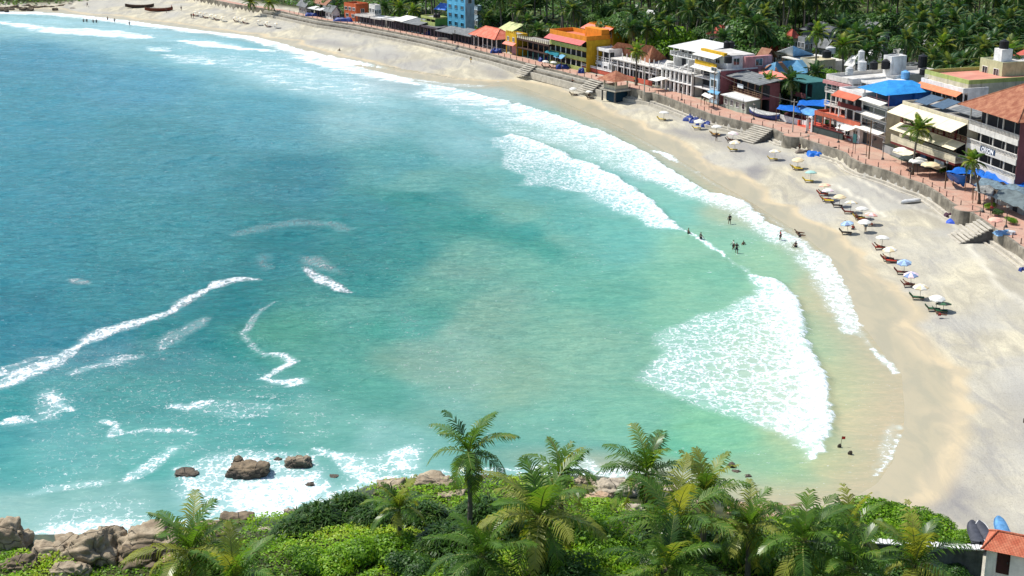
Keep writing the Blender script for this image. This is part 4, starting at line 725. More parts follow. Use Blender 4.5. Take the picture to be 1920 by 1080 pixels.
for px, py, w_, lab in [(1488, 254, 5.0, 'round dark concrete bastion left of the blue tarp heap on the sea wall'), (1807, 392, 4.4, 'round concrete bastion under the leaning promenade palm'), (1218, 172, 3.0, 'small dark square buttress at the end of the gazebo wall')]:
    p_, a_ = wall_pt(s_of(px, py), .5); t = thing('bastion', lab, 'bastion', (p_[0], p_[1], .6)); m = MB(); m.cyl(0, 0, 0, ZP-.6+.07, w_/2, 24); m.build('drum', CONC, t); m = MB(); m.cyl(0, 0, ZP-.6+.08, ZP-.6+.1, w_/2-.3, 24); m.build('paved_top', PAVE, t)
def stairs(px, py, run, width, n, label, side=1):
    """flight going down from the wall top to the sand, shade of its near side painted dark"""
    s = s_of(px, py); p_, a_ = wall_pt(s, -.02); t = thing('beach_stairs', label, 'stairs', (p_[0], p_[1], 0), a_)
    m = MB(); zb = 1.4
    for i in range(n):
        z = ZP-(ZP-zb)*i/(n-1); y = -run*i/n; m.box(-width/2, y-run/n, z-.16, width/2, y-.004, z)
    m.build('treads', LCONC, t)
    m = MB(); m.add([(width/2-.3, -.02, ZP-.3), (width/2-.3, -run, zb-.1), (width/2-.3, -.02, 1.2), (width/2-.05, -.02, ZP-.3), (width/2-.05, -run, zb-.1), (width/2-.05, -.02, 1.2)], [(0, 1, 2), (5, 4, 3), (0, 3, 4, 1), (1, 4, 5, 2), (2, 5, 3, 0)]); m.build('side_wall', DCONC, t)  # dark panel paints the shade on the near side of the flight
    return t
stairs(1434, 238, 4.6, 5.4, 9, 'broad flight of concrete steps down to the beach left of the dark bastion')
stairs(1848, 420, 4.6, 5.2, 9, 'broad flight of concrete steps down to the beach nearest the camera')
stairs(1120, 151, 3.6, 5.6, 7, 'concrete steps down to the sand left of the gazebo'); stairs(998, 121, 3.6, 4.6, 7, 'far concrete steps to the sand in front of the wooden posts')
IRON = plain('dark_iron', (.05, .05, .05), .5, .2); WOOD = plain('brown_wood', (.20, .12, .07), .8, .3)
# bollards
pm = MB(); pm.cyl(0, 0, 0, .85, .09, 8); pm.cyl(0, 0, .85, .97, .13, 8, .07); pm.cyl(0, 0, .02, .12, .15, 8)
pme = mesh_data('bollard', pm, plain('bollard_paint', (.16, .10, .08), .6)); s = S_FAR
while s < S_END-95:
    p_, a_ = wall_pt(s, .75); o = bpy.data.objects.new('bollard', pme); link(o); o.location = (p_[0], p_[1], ZP+.01); o.scale = (.8, .8, .8); tag(o, 'short dark post in the row along the seaward edge of the promenade', 'bollard', 'posts along the promenade edge'); s += 3.05

SG = 'seafront buildings along the promenade'
# ------------------------------------------------------------------ building kit
def pt(name, rgb, **k): return plain(name, srgb(*rgb), **({'rough': .85, 'var': .22, 'scale': .9, 'streak': True, 'dirt': tuple(x*.45 for x in srgb(*rgb))} | k))
WHITE = pt('white_plaster', (232, 230, 226)); CREAM = pt('cream_plaster', (206, 196, 170)); BLUEP = pt('light_blue_paint', (96, 178, 214)); PINK = pt('pink_paint', (196, 140, 138)); DPINK = pt('dusky_pink_paint', (150, 92, 96)); YEL = pt('mustard_paint', (206, 164, 36)); ORA = pt('orange_paint', (222, 140, 40)); ORD = pt('brick_orange_paint', (206, 104, 62)); LIME = pt('lime_paint', (176, 184, 110)); GREEN = pt('green_paint', (104, 152, 74)); GREY = pt('grey_plaster', (150, 152, 150)); MAROON = pt('maroon_paint', (104, 44, 42)); TEAL = pt('teal_paint', (60, 112, 110)); PALEB = pt('pale_blue_paint', (178, 200, 214)); TERRA = pt('terracotta_paint', (196, 104, 78)); DARK = plain('shadowed_interior', (.035, .035, .04), .8); CLOTHW = plain('white_awning_cloth', srgb(222, 218, 208), .8, .12); CLOTHC = plain('cream_awning_cloth', srgb(226, 216, 184), .8, .12); TARPB = plain('blue_tarp', srgb(24, 104, 196), .45, .25, 1.5, .6); TARPT = plain('teal_tarp', srgb(30, 120, 136), .5, .3, 1.2, .5); TARPG = plain('grey_shade_net', srgb(104, 116, 118), .85, .35, 1.0, .6); SALMON = plain('salmon_sheet', srgb(232, 134, 116), .7, .12); ROSE = plain('rose_sheet', srgb(206, 104, 100), .7, .2)  # shadowed_interior puts recess shade into a near-black colour
def tile(name, a, b_, sc=2.2):
    b = NB(name); t = b.n('ShaderNodeTexCoord').outputs['Object']; g = b.n('ShaderNodeNewGeometry').outputs['Position']; w1 = b.n('ShaderNodeTexWave', wave_type='BANDS', bands_direction='Z'); b.l(t, w1.inputs[0]); w1.inputs['Scale'].default_value = sc*1.6; w2 = b.n('ShaderNodeTexWave', wave_type='BANDS', bands_direction='X'); b.l(t, w2.inputs[0]); w2.inputs['Scale'].default_value = sc
    n = b.noise(g, .9, 6, .7); c = b.mix(b.smooth(n, .36, .66), a, b_); c = b.mix(b.math('MULTIPLY', w1.outputs['Fac'], .45), c, tuple(x*.5 for x in a)); c = b.mix(b.smooth(b.noise(g, 3.5, 4, .7), .55, .75, 0, .5), c, tuple(x*.35 for x in a))
    b.l(c, b.bsdf.inputs['Base Color']); b.bsdf.inputs['Roughness'].default_value = .85; b.bump(b.math('ADD', w1.outputs['Fac'], w2.outputs['Fac']), .6, .06); return b.m
CLAY = tile('clay_tile', srgb(148, 84, 58), srgb(188, 130, 96)); RED = tile('red_tile', srgb(176, 72, 60), srgb(206, 104, 84)); SALT = tile('salmon_tile', srgb(222, 110, 84), srgb(238, 146, 118)); SHEETG = tile('grey_roof_sheet', srgb(104, 108, 110), srgb(140, 142, 140), 1.6); SHEETW = tile('white_roof_sheet', srgb(214, 214, 210), srgb(228, 228, 224), 1.6); SHEETB = tile('light_blue_roof_sheet', srgb(96, 164, 206), srgb(140, 194, 224), 1.6); SHEETR = tile('rust_roof_sheet', srgb(150, 100, 76), srgb(176, 132, 104), 1.6); BRBLUE = tile('bright_blue_roof_sheet', srgb(24, 130, 206), srgb(40, 156, 224), 1.6); SLAB = plain('flat_roof_concrete', (.40, .375, .34), .9, .4, .5, .3, .2); SLABL = plain('pale_flat_roof', (.58, .56, .52), .9, .3, .5)
def glassm():
    b = NB('window_glass'); b.bsdf.inputs['Base Color'].default_value = (.02, .03, .035, 1); b.bsdf.inputs['Roughness'].default_value = .08; b.bsdf.inputs['Specular IOR Level'].default_value = .7; return b.m
GLASS = glassm(); SOLAR = plain('solar_panel', (.07, .11, .15), .2, .2, spec=.8); TANKK = plain('black_tank_plastic', (.02, .02, .022), .5); TANKW = plain('white_tank_plastic', (.66, .66, .64), .6)
def place(A, bx, H, z0=None, ang=None):
    """find front-left top corner, facing angle, ground and width"""
    z = (z0 if z0 is not None else ZP)+H
    for _ in range(14):
        g = G(A[0], A[1], z); zz = z0 if z0 is not None else hz(g.x, g.y); z = zz+H
    g = G(A[0], A[1], z)
    if ang is None: s = float(seg_dist(np.array([[g.x, g.y]]), WALL)[2][0]); ang = wall_pt(s, 0, 16)[1]
    u = Vector((math.cos(ang), math.sin(ang), 0)); lo, hi = .5, 70
    for _ in range(40):
        w_ = (lo+hi)/2; q = g+u*w_; px = 960+FPX*q.x/(q.y*math.cos(PITCH)+(CAMH-z)*math.sin(PITCH))
        if px < bx: lo = w_
        else: hi = w_
    return g, ang, zz, (lo+hi)/2
def window(t, x, z, w_, h_, y=0.0, face='F', W=0, frame=None, bars=1, mat_=None):
    """window on the front (F) at y, or on the near side wall (S) at x=W"""
    f = MB(); g = MB(); th = .07
    def bx(m, a, b, c, d, p0, p1):
        if face == 'F': m.box(a, y-p1, c, b, y-p0, d)
        else: m.box(W+p0, a, c, W+p1, b, d)
    for a, b, c, d in ((x-w_/2-th, x+w_/2+th, z-th, z), (x-w_/2-th, x+w_/2+th, z+h_, z+h_+th), (x-w_/2-th, x-w_/2, z, z+h_), (x+w_/2, x+w_/2+th, z, z+h_)): bx(f, a, b, c, d, -.02, .09)
    for i in range(bars): xx = x-w_/2+w_*(i+1)/(bars+1); bx(f, xx-.03, xx+.03, z, z+h_, -.02, .05)
    o = f.build('window', frame or WHITE, t); bx(g, x-w_/2+.004, x+w_/2-.004, z+.004, z+h_-.004, -.05, .02); g.build('pane', mat_ or GLASS, o)
def rail(t, x0, x1, y, z, style, m, h=.9, name='balcony'):
    b = MB()
    if style == 'solid': b.box(x0, y-.1, z-.12, x1, y+.06, z+h)
    elif style == 'balus':
        b.box(x0, y-.12, z-.75, x1, y+.05, z+.12); b.box(x0, y-.1, z+h-.12, x1, y+.06, z+h); n = int((x1-x0)/.36)
        for i in range(n+1): xx = x0+(x1-x0)*i/n; b.box(xx-.06, y-.05, z+.12, xx+.06, y+.03, z+h-.12)
    elif style == 'bars':
        b.box(x0, y-.06, z+h-.08, x1, y+.02, z+h); b.box(x0, y-.06, z+h*.45, x1, y+.02, z+h*.45+.07); b.box(x0, y-.1, z-.16, x1, y+.05, z+.06); n = max(1, int((x1-x0)/1.5))
        for i in range(n+1): xx = x0+(x1-x0)*i/n; b.box(xx-.05, y-.08, z+.06, xx+.05, y+.03, z+h-.08)
    b.build(name, m, t)
def building(name, label, A, bx, levels, D=10, wall=WHITE, side=None, roof='flat', z0=None, ang=None, cat='building', par=.5, parm=None, group=None, roofm=None, sidewin=0, rise=1.8, over=.6, W=None, frame=None):
    front = group == SG or (group or '').startswith('small shops')
    if front: z0 = ZP
    for _ in range(16):                        # keep the front behind the promenade: far storeys are lower than near ones
        H = sum(l[1] for l in levels); g, _, _, _ = place(A, bx, H, z0, ang); d_, s_, _ = seg_dist(np.array([[g.x, g.y]]), WALL)
        if d_[0]*s_[0] >= prom_w(g.y)+(.15 if front else 2.5): break
        levels = [(l[0], l[1]*.97, *l[2:]) for l in levels]
    H = sum(l[1] for l in levels); g, ang, zz, w_ = place(A, bx, H, z0, ang); W = W or w_
    d_, s_, _ = seg_dist(np.array([[g.x, g.y]]), WALL); print('BLD', name, A, 'off %.1f H %.1f W %.1f z0 %.1f' % (d_[0]*s_[0], H, W, zz))
    t = thing(name, label, cat, (g.x, g.y, zz), ang, group); z = 0; wl = MB(); sw = MB(); z_ = -1.2
    for i, l in enumerate(levels):
        kind, h = l[0], l[1]; o = l[2] if len(l) > 2 else {}; m = o.get('m', wall); rec = o.get('rec', 1.5 if kind in ('bal', 'open') else 0); zb = z if i else -1.2
        wl.box(0, rec, zb, W, D, z+h-.22); wl.box(0, 0, z+h-.22, W, D, z+h-.004)
        n = o.get('n', max(2, int(W/2.6)))
        if kind == 'win':
            for k in range(n): window(t, W*(k+.5)/n, z+h*.30, min(o.get('w', 1.3), W/n*.7), h*.42, 0, frame=o.get('f', frame))
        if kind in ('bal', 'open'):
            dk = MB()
            for k in range(n): xx = W*(k+.5)/n; dk.box(xx-W/n*o.get('dw', .475), rec-.03, z+.1, xx+W/n*o.get('dw', .475), rec+.05, z+h*(.82 if kind == 'bal' else .88))  # dark panels paint the recess shade across nearly its whole width
            dk.build('doorway_shade', DARK, t); co = MB(); cw = o.get('cw', .09)
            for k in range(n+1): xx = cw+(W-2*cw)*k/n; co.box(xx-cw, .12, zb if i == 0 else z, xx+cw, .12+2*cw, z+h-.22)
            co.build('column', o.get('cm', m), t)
            if kind == 'bal': rail(t, 0, W, -.02, z, o.get('rail', 'solid'), o.get('rm', m), o.get('rh', .9))
        if kind == 'glass':
            fr = MB(); gl = MB(); gl.box(.2, -.03, z+.15, W-.2, .02, z+h-.5); gl.build('glazing', GLASS, t)
            for k in range(n+1): xx = .2+(W-.4)*k/n; fr.box(xx-.07, -.09, z+.1, xx+.07, -.035, z+h-.45)
            fr.box(.13, -.1, z+h-.5, W-.13, -.035, z+h-.4); fr.build('glazing_bars', o.get('f', WHITE), t)
        if o.get('awn'):
            am, dp, dr = o['awn']; zt = z+h-.05; mb = MB(); ns = max(1, int(W/o.get('aw', 4))); 
            for k in range(ns): a_, b_ = W*k/ns+.04, W*(k+1)/ns-.04; mb.slab((a_, -.13, zt), (a_, -dp, zt-dr), (b_, -dp, zt-dr), (b_, -.13, zt), .06)
            mb.build('awning', am, t)
        z += h
    wl.build('wall', wall, t)
    if side is not None: sb = MB(); sb.box(W+.004, 0, -1.2, W+.08, D, H-.01); sb.build('side_wall', side, t)
    for k in range(sidewin): window(t, D*(k+.6)/(sidewin+.2), H-2.1, 1.1, 1.1, face='S', W=W+(.08 if side is not None else 0))
    r = MB(); rm = roofm or SLAB
    if roof == 'flat':
        r.box(.18, .18, H, W-.18, D-.18, H+.06); r.build('roof', rm, t); p = MB(); pm_ = parm or wall
        p.box(0, 0, H, W, .18, H+par); p.box(0, D-.18, H, W, D, H+par); p.box(0, .18, H, .18, D-.18, H+par); p.box(W-.18, .18, H, W, D-.18, H+par); p.build('parapet', pm_, t)
    elif roof == 'hip':
        o = over; rx = min(W, D)*.5; a, b, c, d = (-o, -o, H), (W+o, -o, H), (W+o, D+o, H), (-o, D+o, H)
        if W >= D: e, f = (rx*.9, D/2, H+rise), (W-rx*.9, D/2, H+rise)
        else: e, f = (W/2, rx*.9, H+rise), (W/2, D-rx*.9, H+rise)
        if W >= D: r.add([a, b, c, d, e, f], [(0, 1, 5, 4), (1, 2, 5), (2, 3, 4, 5), (3, 0, 4), (3, 2, 1, 0)])
        else: r.add([a, b, c, d, e, f], [(0, 1, 4), (1, 2, 5, 4), (2, 3, 5), (3, 0, 4, 5), (3, 2, 1, 0)])
        r.build('roof', rm, t); q = MB()
        for s1, s2 in ((a, e), (b, f if W >= D else e), (c, f), (d, e if W >= D else f), (e, f)): q.tube([s1, s2], .13, 5)
        q.build('ridge', rm, t)
    elif roof == 'gable':
        o = over; r.slab((-o, -o, H), (W+o, -o, H), (W+o, D/2, H+rise), (-o, D/2, H+rise), .12); r.slab((-o, D/2, H+rise), (W+o, D/2, H+rise), (W+o, D+o, H), (-o, D+o, H), .12); r.build('roof', rm, t)
        q = MB(); q.add([(0, 0, H), (0, D, H), (0, D/2, H+rise-.15), (.1, 0, H), (.1, D, H), (.1, D/2, H+rise-.15)], [(0, 1, 2), (5, 4, 3)]); q.add([(W-.1, 0, H), (W-.1, D, H), (W-.1, D/2, H+rise-.15), (W, 0, H), (W, D, H), (W, D/2, H+rise-.15)], [(0, 1, 2), (5, 4, 3)]); q.build('gable', wall, t)
    elif roof == 'shed': o = over; r.slab((-o, -o, H), (W+o, -o, H), (W+o, D, H+rise), (-o, D, H+rise), .12); r.build('roof', rm, t)
    t['W'] = W; t['D'] = D; t['H'] = H; return t
def pyramid(t, pts, apex, m, name='roof'):
    """roof given by survey points (px,py,z) of its corners and its apex or ridge"""
    inv = t.matrix_basis.inverted(); Q = [inv @ G(*p) for p in pts]; E_ = [inv @ G(*p) for p in apex]; b = MB(); n = len(Q); V = Q+E_; F = []
    if len(E_) == 1: F = [(i, (i+1) % n, n) for i in range(n)]
    else: F = [(0, 1, 5, 4), (1, 2, 5), (2, 3, 4, 5), (3, 0, 4)]
    b.add(V, F+[tuple(reversed(range(n)))]); return b.build(name, m, t)
def sheets(t, polys, m, name='roof', th=.07, sag=0):
    """sheet roofs or tarps as four-cornered survey patches (px,py,z)"""
    t.matrix_basis; inv = t.matrix_basis.inverted(); b = MB()
    for pl in polys:
        q = [inv @ G(*p) for p in pl]; n = 8; V = []; F = []
        for i in range(n+1):
            for j in range(n+1):
                a, c = i/n, j/n; p = (q[0]*(1-a)+q[1]*a)*(1-c)+(q[3]*(1-a)+q[2]*a)*c; p = p+Vector((0, 0, sag*(mnoise.noise(p*.9)-.6*math.sin(math.pi*a)*math.sin(math.pi*c)))); V.append(p)
        lo = [p-Vector((0, 0, th)) for p in V]; N = len(V)
        for i in range(n):
            for j in range(n): k = i*(n+1)+j; F.append((k, k+1, k+n+2, k+n+1)); F.append((k+n+1+N, k+n+2+N, k+1+N, k+N))
        rim = [j for j in range(n+1)]+[i*(n+1)+n for i in range(1, n+1)]+[n*(n+1)+j for j in range(n-1, -1, -1)]+[i*(n+1) for i in range(n-1, 0, -1)]
        for i in range(len(rim)): a, c = rim[i], rim[(i+1) % len(rim)]; F.append((c, a, a+N, c+N))
        b.add(V+lo, F)
    return b.build(name, m, t, True)
def posts(t, pts, ztop, z0, m, r=.07, name='post'):
    inv = t.matrix_basis.inverted(); b = MB()
    for px, py, z in pts: q = inv @ G(px, py, z); b.cyl(q.x, q.y, z0-t.location.z, q.z, r, 6)
    return b.build(name, m, t)
# ------------------------------------------------------------------ the buildings, nearest first
def text_part(t, body, size, loc, m, name='lettering', rot=(math.pi/2, 0, 0)):
    cu = bpy.data.curves.new(name, 'FONT'); cu.body = body; cu.size = size; cu.extrude = .05; cu.align_x = 'CENTER'; cu.offset = size*.02
    o = bpy.data.objects.new('tmp', cu); COL.objects.link(o); dg = bpy.context.evaluated_depsgraph_get(); me = bpy.data.meshes.new_from_object(o.evaluated_get(dg)); bpy.data.objects.remove(o); me.materials.clear(); me.materials.append(m)
    c = bpy.data.objects.new(name, me); link(c, t); c.location = loc; c.rotation_euler = rot; return c
def tank(px, py, z, r, h, m, label, group='water tanks on the roofs'):
    p = G(px, py, z); t = thing('water_tank', label, 'water tank', tuple(p), 0, group); b = MB(); b.cyl(0, 0, 0, h, r, 14); b.cyl(0, 0, h, h+.18, r*.96, 14, r*.45)
    for k in range(3): b.cyl(0, 0, h*(.2+.28*k), h*(.2+.28*k)+.06, r+.035, 14)
    b.build('drum', m, t); b = MB(); b.cyl(0, 0, h+.185, h+.28, r*.4, 10); b.build('lid', m, t); return t
SG = 'seafront buildings along the promenade'
BW = pt('grey_white_plaster', (216, 212, 204))
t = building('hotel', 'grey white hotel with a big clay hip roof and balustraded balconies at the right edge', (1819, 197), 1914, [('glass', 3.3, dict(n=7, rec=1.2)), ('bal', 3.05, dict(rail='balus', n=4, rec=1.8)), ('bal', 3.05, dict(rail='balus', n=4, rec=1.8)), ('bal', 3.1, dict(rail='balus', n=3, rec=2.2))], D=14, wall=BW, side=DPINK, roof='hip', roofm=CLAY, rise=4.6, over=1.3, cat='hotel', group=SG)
Wn = t['W']; b = MB(); b.box(Wn*.30, -.16, 6.35-.62, Wn*.60, -.125, 6.35+.22); sg = b.build('sign_board', plain('sign_blue', srgb(40, 62, 92), .6), t); text_part(sg, 'ORION', 1.02, (Wn*.45, -.17, 6.35-.56), plain('sign_white', (.9, .9, .9), .6))
b = MB(); b.box(-.35, .5, 6.9, -.004, 2.2, 9.2); b.build('bay', BW, t)
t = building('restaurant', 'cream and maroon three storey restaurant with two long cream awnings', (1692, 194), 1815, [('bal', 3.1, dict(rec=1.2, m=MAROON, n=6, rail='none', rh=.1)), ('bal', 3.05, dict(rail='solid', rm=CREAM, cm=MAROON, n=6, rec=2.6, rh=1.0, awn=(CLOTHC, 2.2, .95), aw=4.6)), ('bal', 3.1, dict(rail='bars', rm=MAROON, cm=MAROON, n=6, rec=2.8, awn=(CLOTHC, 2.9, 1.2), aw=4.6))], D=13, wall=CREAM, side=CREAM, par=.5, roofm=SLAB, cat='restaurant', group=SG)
W1 = t['W']; b = MB(); b.box(0, -1.7, 2.95, W1, -.13, 3.25); b.box(0, -1.75, 3.25, W1, -1.6, 4.15); b.build('terrace_wall', CREAM, t); b = MB(); b.box(0, -1.74, 2.6, W1, -.13, 2.945); b.build('fascia', MAROON, t)
b = MB(); b.box(W1*.42, -.9, .3, W1*.5, -.6, 2.5); b.build('blue_door', plain('blue_shutter', srgb(30, 90, 130), .6), t); b = MB(); b.box(W1*.66, -1.2, 1.9, W1*.80, -1.1, 2.75); sg = b.build('sign_board', plain('shop_sign', srgb(206, 214, 220), .6), t)
b = MB()
for i in range(3): b.box(W1*.675, -1.23, 2.05+.2*i, W1*(.78-.02*i), -1.205, 2.14+.2*i)
b.build('lettering', plain('sign_ink', srgb(60, 90, 120), .7), sg)
b = MB(); b.slab((W1*.62, -2.8, 1.5), (W1*.84, -2.8, 1.5), (W1*.84, -1.2, 1.85), (W1*.62, -1.2, 1.85)); b.slab((W1*.2, -3.6, 2.0), (W1*.42, -3.6, 2.0), (W1*.42, -1.0, 2.7), (W1*.2, -1.0, 2.7)); b.build('shop_awning', CLOTHC, t)
b = MB(); b.slab((W1*.44, -3.0, 1.5), (W1*.57, -3.0, 1.5), (W1*.57, -1.4, 1.9), (W1*.44, -1.4, 1.9)); b.build('shop_awning', CLOTHW, t)
b = MB(); b.slab((W1*.10, 1.0, 9.9), (W1*.30, 1.0, 9.9), (W1*.30, 4.2, 10.9), (W1*.10, 4.2, 10.9)); b.slab((W1*.33, 1.4, 9.9), (W1*.52, 1.4, 9.9), (W1*.52, 4.6, 10.9), (W1*.33, 4.6, 10.9)); b.build('solar_panel', SOLAR, t)
b = MB(); b.slab((W1*.55, 2.0, 10.0), (W1*.97, 2.0, 10.0), (W1*.97, 5.6, 10.7), (W1*.55, 5.6, 10.7)); b.build('roof_sheet', SHEETG, t)
t = building('guest_house', 'narrow bright white guest house with a bright blue roof over its top terrace', (1617, 189), 1664, [('glass', 2.9, dict(n=2, rec=.3)), ('glass', 2.65, dict(n=2, rec=.3)), ('glass', 2.6, dict(n=2, rec=.3))], D=9, wall=WHITE, side=CREAM, par=.35, cat='guest house', group=SG)  # cream near side paints its shade onto the white house
W2 = t['W']; H2 = t['H']
for z_ in (3.0, 5.7, 8.1): b = MB(); b.slab((-.1, -1.5, z_-.05), (W2+.1, -1.5, z_-.05), (W2+.1, -.13, z_+.35), (-.1, -.13, z_+.35)); b.build('awning', CLOTHW, t)
b = MB(); b.box(.3, 5.4, H2+.07, W2-.3, 8.6, H2+2.6); b.box(W2-1.0, .6, H2+.07, W2-.9, 5.4, H2+2.5); b.build('blue_screen', plain('blue_sheet_wall', srgb(20, 84, 170), .6), t); b = MB()
for i in range(5): xx = .2+(W2-.4)*i/4; b.box(xx-.06, .2, H2+.36, xx+.06, .32, H2+(2.5 if i % 2 == 0 else 1.2))
b.box(.1, .2, H2+1.12, W2-.1, .3, H2+1.2); b.build('terrace_rail', PINK, t)
b = MB(); a = [(-.7, -.8, H2+2.35), (W2+.5, -.8, H2+2.35), (W2+.8, 8.8, H2+2.7), (-.7, 8.8, H2+2.7), (W2*.35, 3.2, H2+4.0), (W2*.62, 6.5, H2+4.1)]; b.add(a, [(0, 1, 5, 4), (1, 2, 5), (2, 3, 4, 5), (3, 0, 4), (3, 2, 1, 0)]); b.build('roof', BRBLUE, t)
t = building('hotel', 'white hotel with terracotta sloping canopies and brown balcony fronts beside the blue roofed house', (1573, 168), 1617, [('win', 3.0, dict(n=3)), ('bal', 2.75, dict(rail='solid', rm=TERRA, n=3, rec=1.6, rh=.7)), ('bal', 2.8, dict(rail='solid', rm=MAROON, n=3, rec=1.6, rh=.7, awn=(TERRA, 1.7, .8), aw=20))], D=9, wall=WHITE, roofm=SLABL, cat='hotel', group=SG)
t = building('restaurant', 'open restaurant with a terracotta roof deck and rows of maroon tables', (1527, 212), 1617, [('open', 3.1, dict(m=TERRA, n=6, rec=5.2, cm=TERRA, cw=.1))], D=6.4, wall=TERRA, roofm=plain('terracotta_deck', srgb(206, 110, 84), .8, .2), par=.55, parm=TERRA, cat='restaurant', group=SG)
W4 = t['W']; b = MB(); b.box(W4*.15, -1.8, 0, W4*.78, -1.55, 1.25); b.build('front_wall', plain('dark_green_wall', srgb(62, 76, 74), .8), t); b = MB(); b.box(W4*.1, -1.9, 1.26, W4*.8, -1.5, 1.4); b.box(W4*.1, -1.9, 1.75, W4*.8, -1.8, 1.84); b.build('rail', MAROON, t)
b = MB(); b.slab((W4*.72, -3.0, 2.3), (W4*.98, -3.0, 2.3), (W4*.98, -.6, 2.75), (W4*.72, -.6, 2.75)); b.build('entrance_awning', CLOTHW, t)
b = MB(); b.box(W4*.02, -2.0, 0, W4*.05, -1.6, 2.2); b.box(W4*.12, -2.0, 0, W4*.15, -1.6, 2.2)
for i in range(7): a0 = math.pi*i/6; a1 = math.pi*(i+1)/6; c = W4*.085; r_ = W4*.05; b.slab((c-math.cos(a0)*r_, -2.0, 2.2+math.sin(a0)*.7), (c-math.cos(a0)*r_, -1.6, 2.2+math.sin(a0)*.7), (c-math.cos(a1)*r_, -1.6, 2.2+math.sin(a1)*.7), (c-math.cos(a1)*r_, -2.0, 2.2+math.sin(a1)*.7), .25)
b.build('arch', WHITE, t)
# rooftop tables of the open restaurant
tb = thing('restaurant_table', 'maroon clothed table with seats in the open terracotta roofed restaurant', 'table', (0, 0, 0), 0, 'tables in the open restaurant'); b = MB(); b.box(-.6, -.45, .7, .6, .45, .76); b.box(-.58, -.43, .45, .58, .43, .7); b.build('table_top', plain('maroon_cloth', srgb(120, 44, 48), .8), tb); b = MB(); b.cyl(0, 0, 0, .45, .06, 6); b.build('leg', IRON, tb); b = MB()
for sx in (-.95, .95): b.box(sx-.2, -.35, .4, sx+.2, .35, .46); b.box(sx+(.16 if sx > 0 else -.2), -.35, .46, sx+(.2 if sx > 0 else -.16), .35, .95); b.box(sx-.18, -.3, 0, sx-.13, .3, .4); b.box(sx+.13, -.3, 0, sx+.18, .3, .4)
b.build('seats', plain('pale_chair', srgb(190, 160, 150), .7), tb)
M4 = t.matrix_basis; first = True
for i in range(7):
    for j in range(3):
        q = M4 @ Vector((W4*.19+i*1.75, -.7+j*1.9, 0)); o = tb if first else copy_tree(tb); first = False; o.location = q; o.rotation_euler = (0, 0, t.rotation_euler.z)
t = building('hotel', 'long pale hotel block with a flat roof crowded with water tanks behind the terracotta canopies', (1549, 146), 1598, [('bal', 2.9, dict(rail='bars', n=5, rm=BW, cm=BW)), ('bal', 2.8, dict(rail='bars', n=5, rm=BW, cm=BW)), ('bal', 2.7, dict(rail='bars', n=5, rm=BW, cm=BW))], D=22, z0=5.5, wall=BW, parm=BW, par=.75, roofm=SLABL, cat='hotel')
b = MB(); b.box(-.3, -.5, t['H']-.9, t['W']+.1, -.14, t['H']-.3); b.build('fascia', PINK, t)
t = building('building', 'white concrete frame of an unfinished roof terrace behind the blue roofed guest house', (1602, 149), 1668, [('win', 2.9, {}), ('win', 2.9, {}), ('open', 2.5, dict(n=6, rec=9, cw=.12))], D=6, z0=5.0, wall=WHITE, roofm=SLABL, par=.2)
t = building('building', 'white house with three maroon doors under an orange fringe roof behind the cream restaurant', (1727, 152), 1806, [('win', 3.2, {}), ('win', 3.0, {}), ('bal', 3.2, dict(n=4, rec=1.0, rail='none', awn=(plain('orange_fringe', srgb(214, 130, 92), .8), 1.3, .7), aw=30))], D=5, z0=5.5, wall=WHITE, roofm=SLABL, par=.6)
t = building('building', 'hillside building with a great patched pink and green flat roof at the right', (1734, 138), 1762, [('win', 3, {}), ('win', 3, {}), ('win', 3, dict(n=4))], D=20, z0=7, wall=CREAM, par=.7, roofm=plain('rose_roof_coating', srgb(206, 140, 120), .85, .25, .3), parm=LIME, W=12.5)
t = building('building', 'pale green house with a cluttered flat roof right of the pink patched roof', (1838, 113), 1880, [('win', 3, {}), ('win', 3, {}), ('win', 3, {})], D=10, z0=9, wall=pt('pale_lime', (186, 190, 150)), par=.5, roofm=SLABL)
b = MB(); b.box(1.0, 2, 9.1, 3.2, 4.2, 11.2); b.build('stair_head', WHITE, t); SHP = t.matrix_basis @ Vector((2.1, 3.1, 11.21))
t = building('building', 'maroon house half hidden by palms at the right edge', (1895, 110), 1935, [('win', 3, {}), ('win', 3, {})], D=8, z0=10, wall=MAROON, roof='gable', roofm=RED)
t = building('building', 'white box house behind the roof tanks left of the pink patched roof', (1657, 106), 1672, [('win', 3, {}), ('win', 2.8, {}), ('win', 2.8, {})], D=3.5, z0=8, wall=WHITE, par=.3, roofm=SLABL)
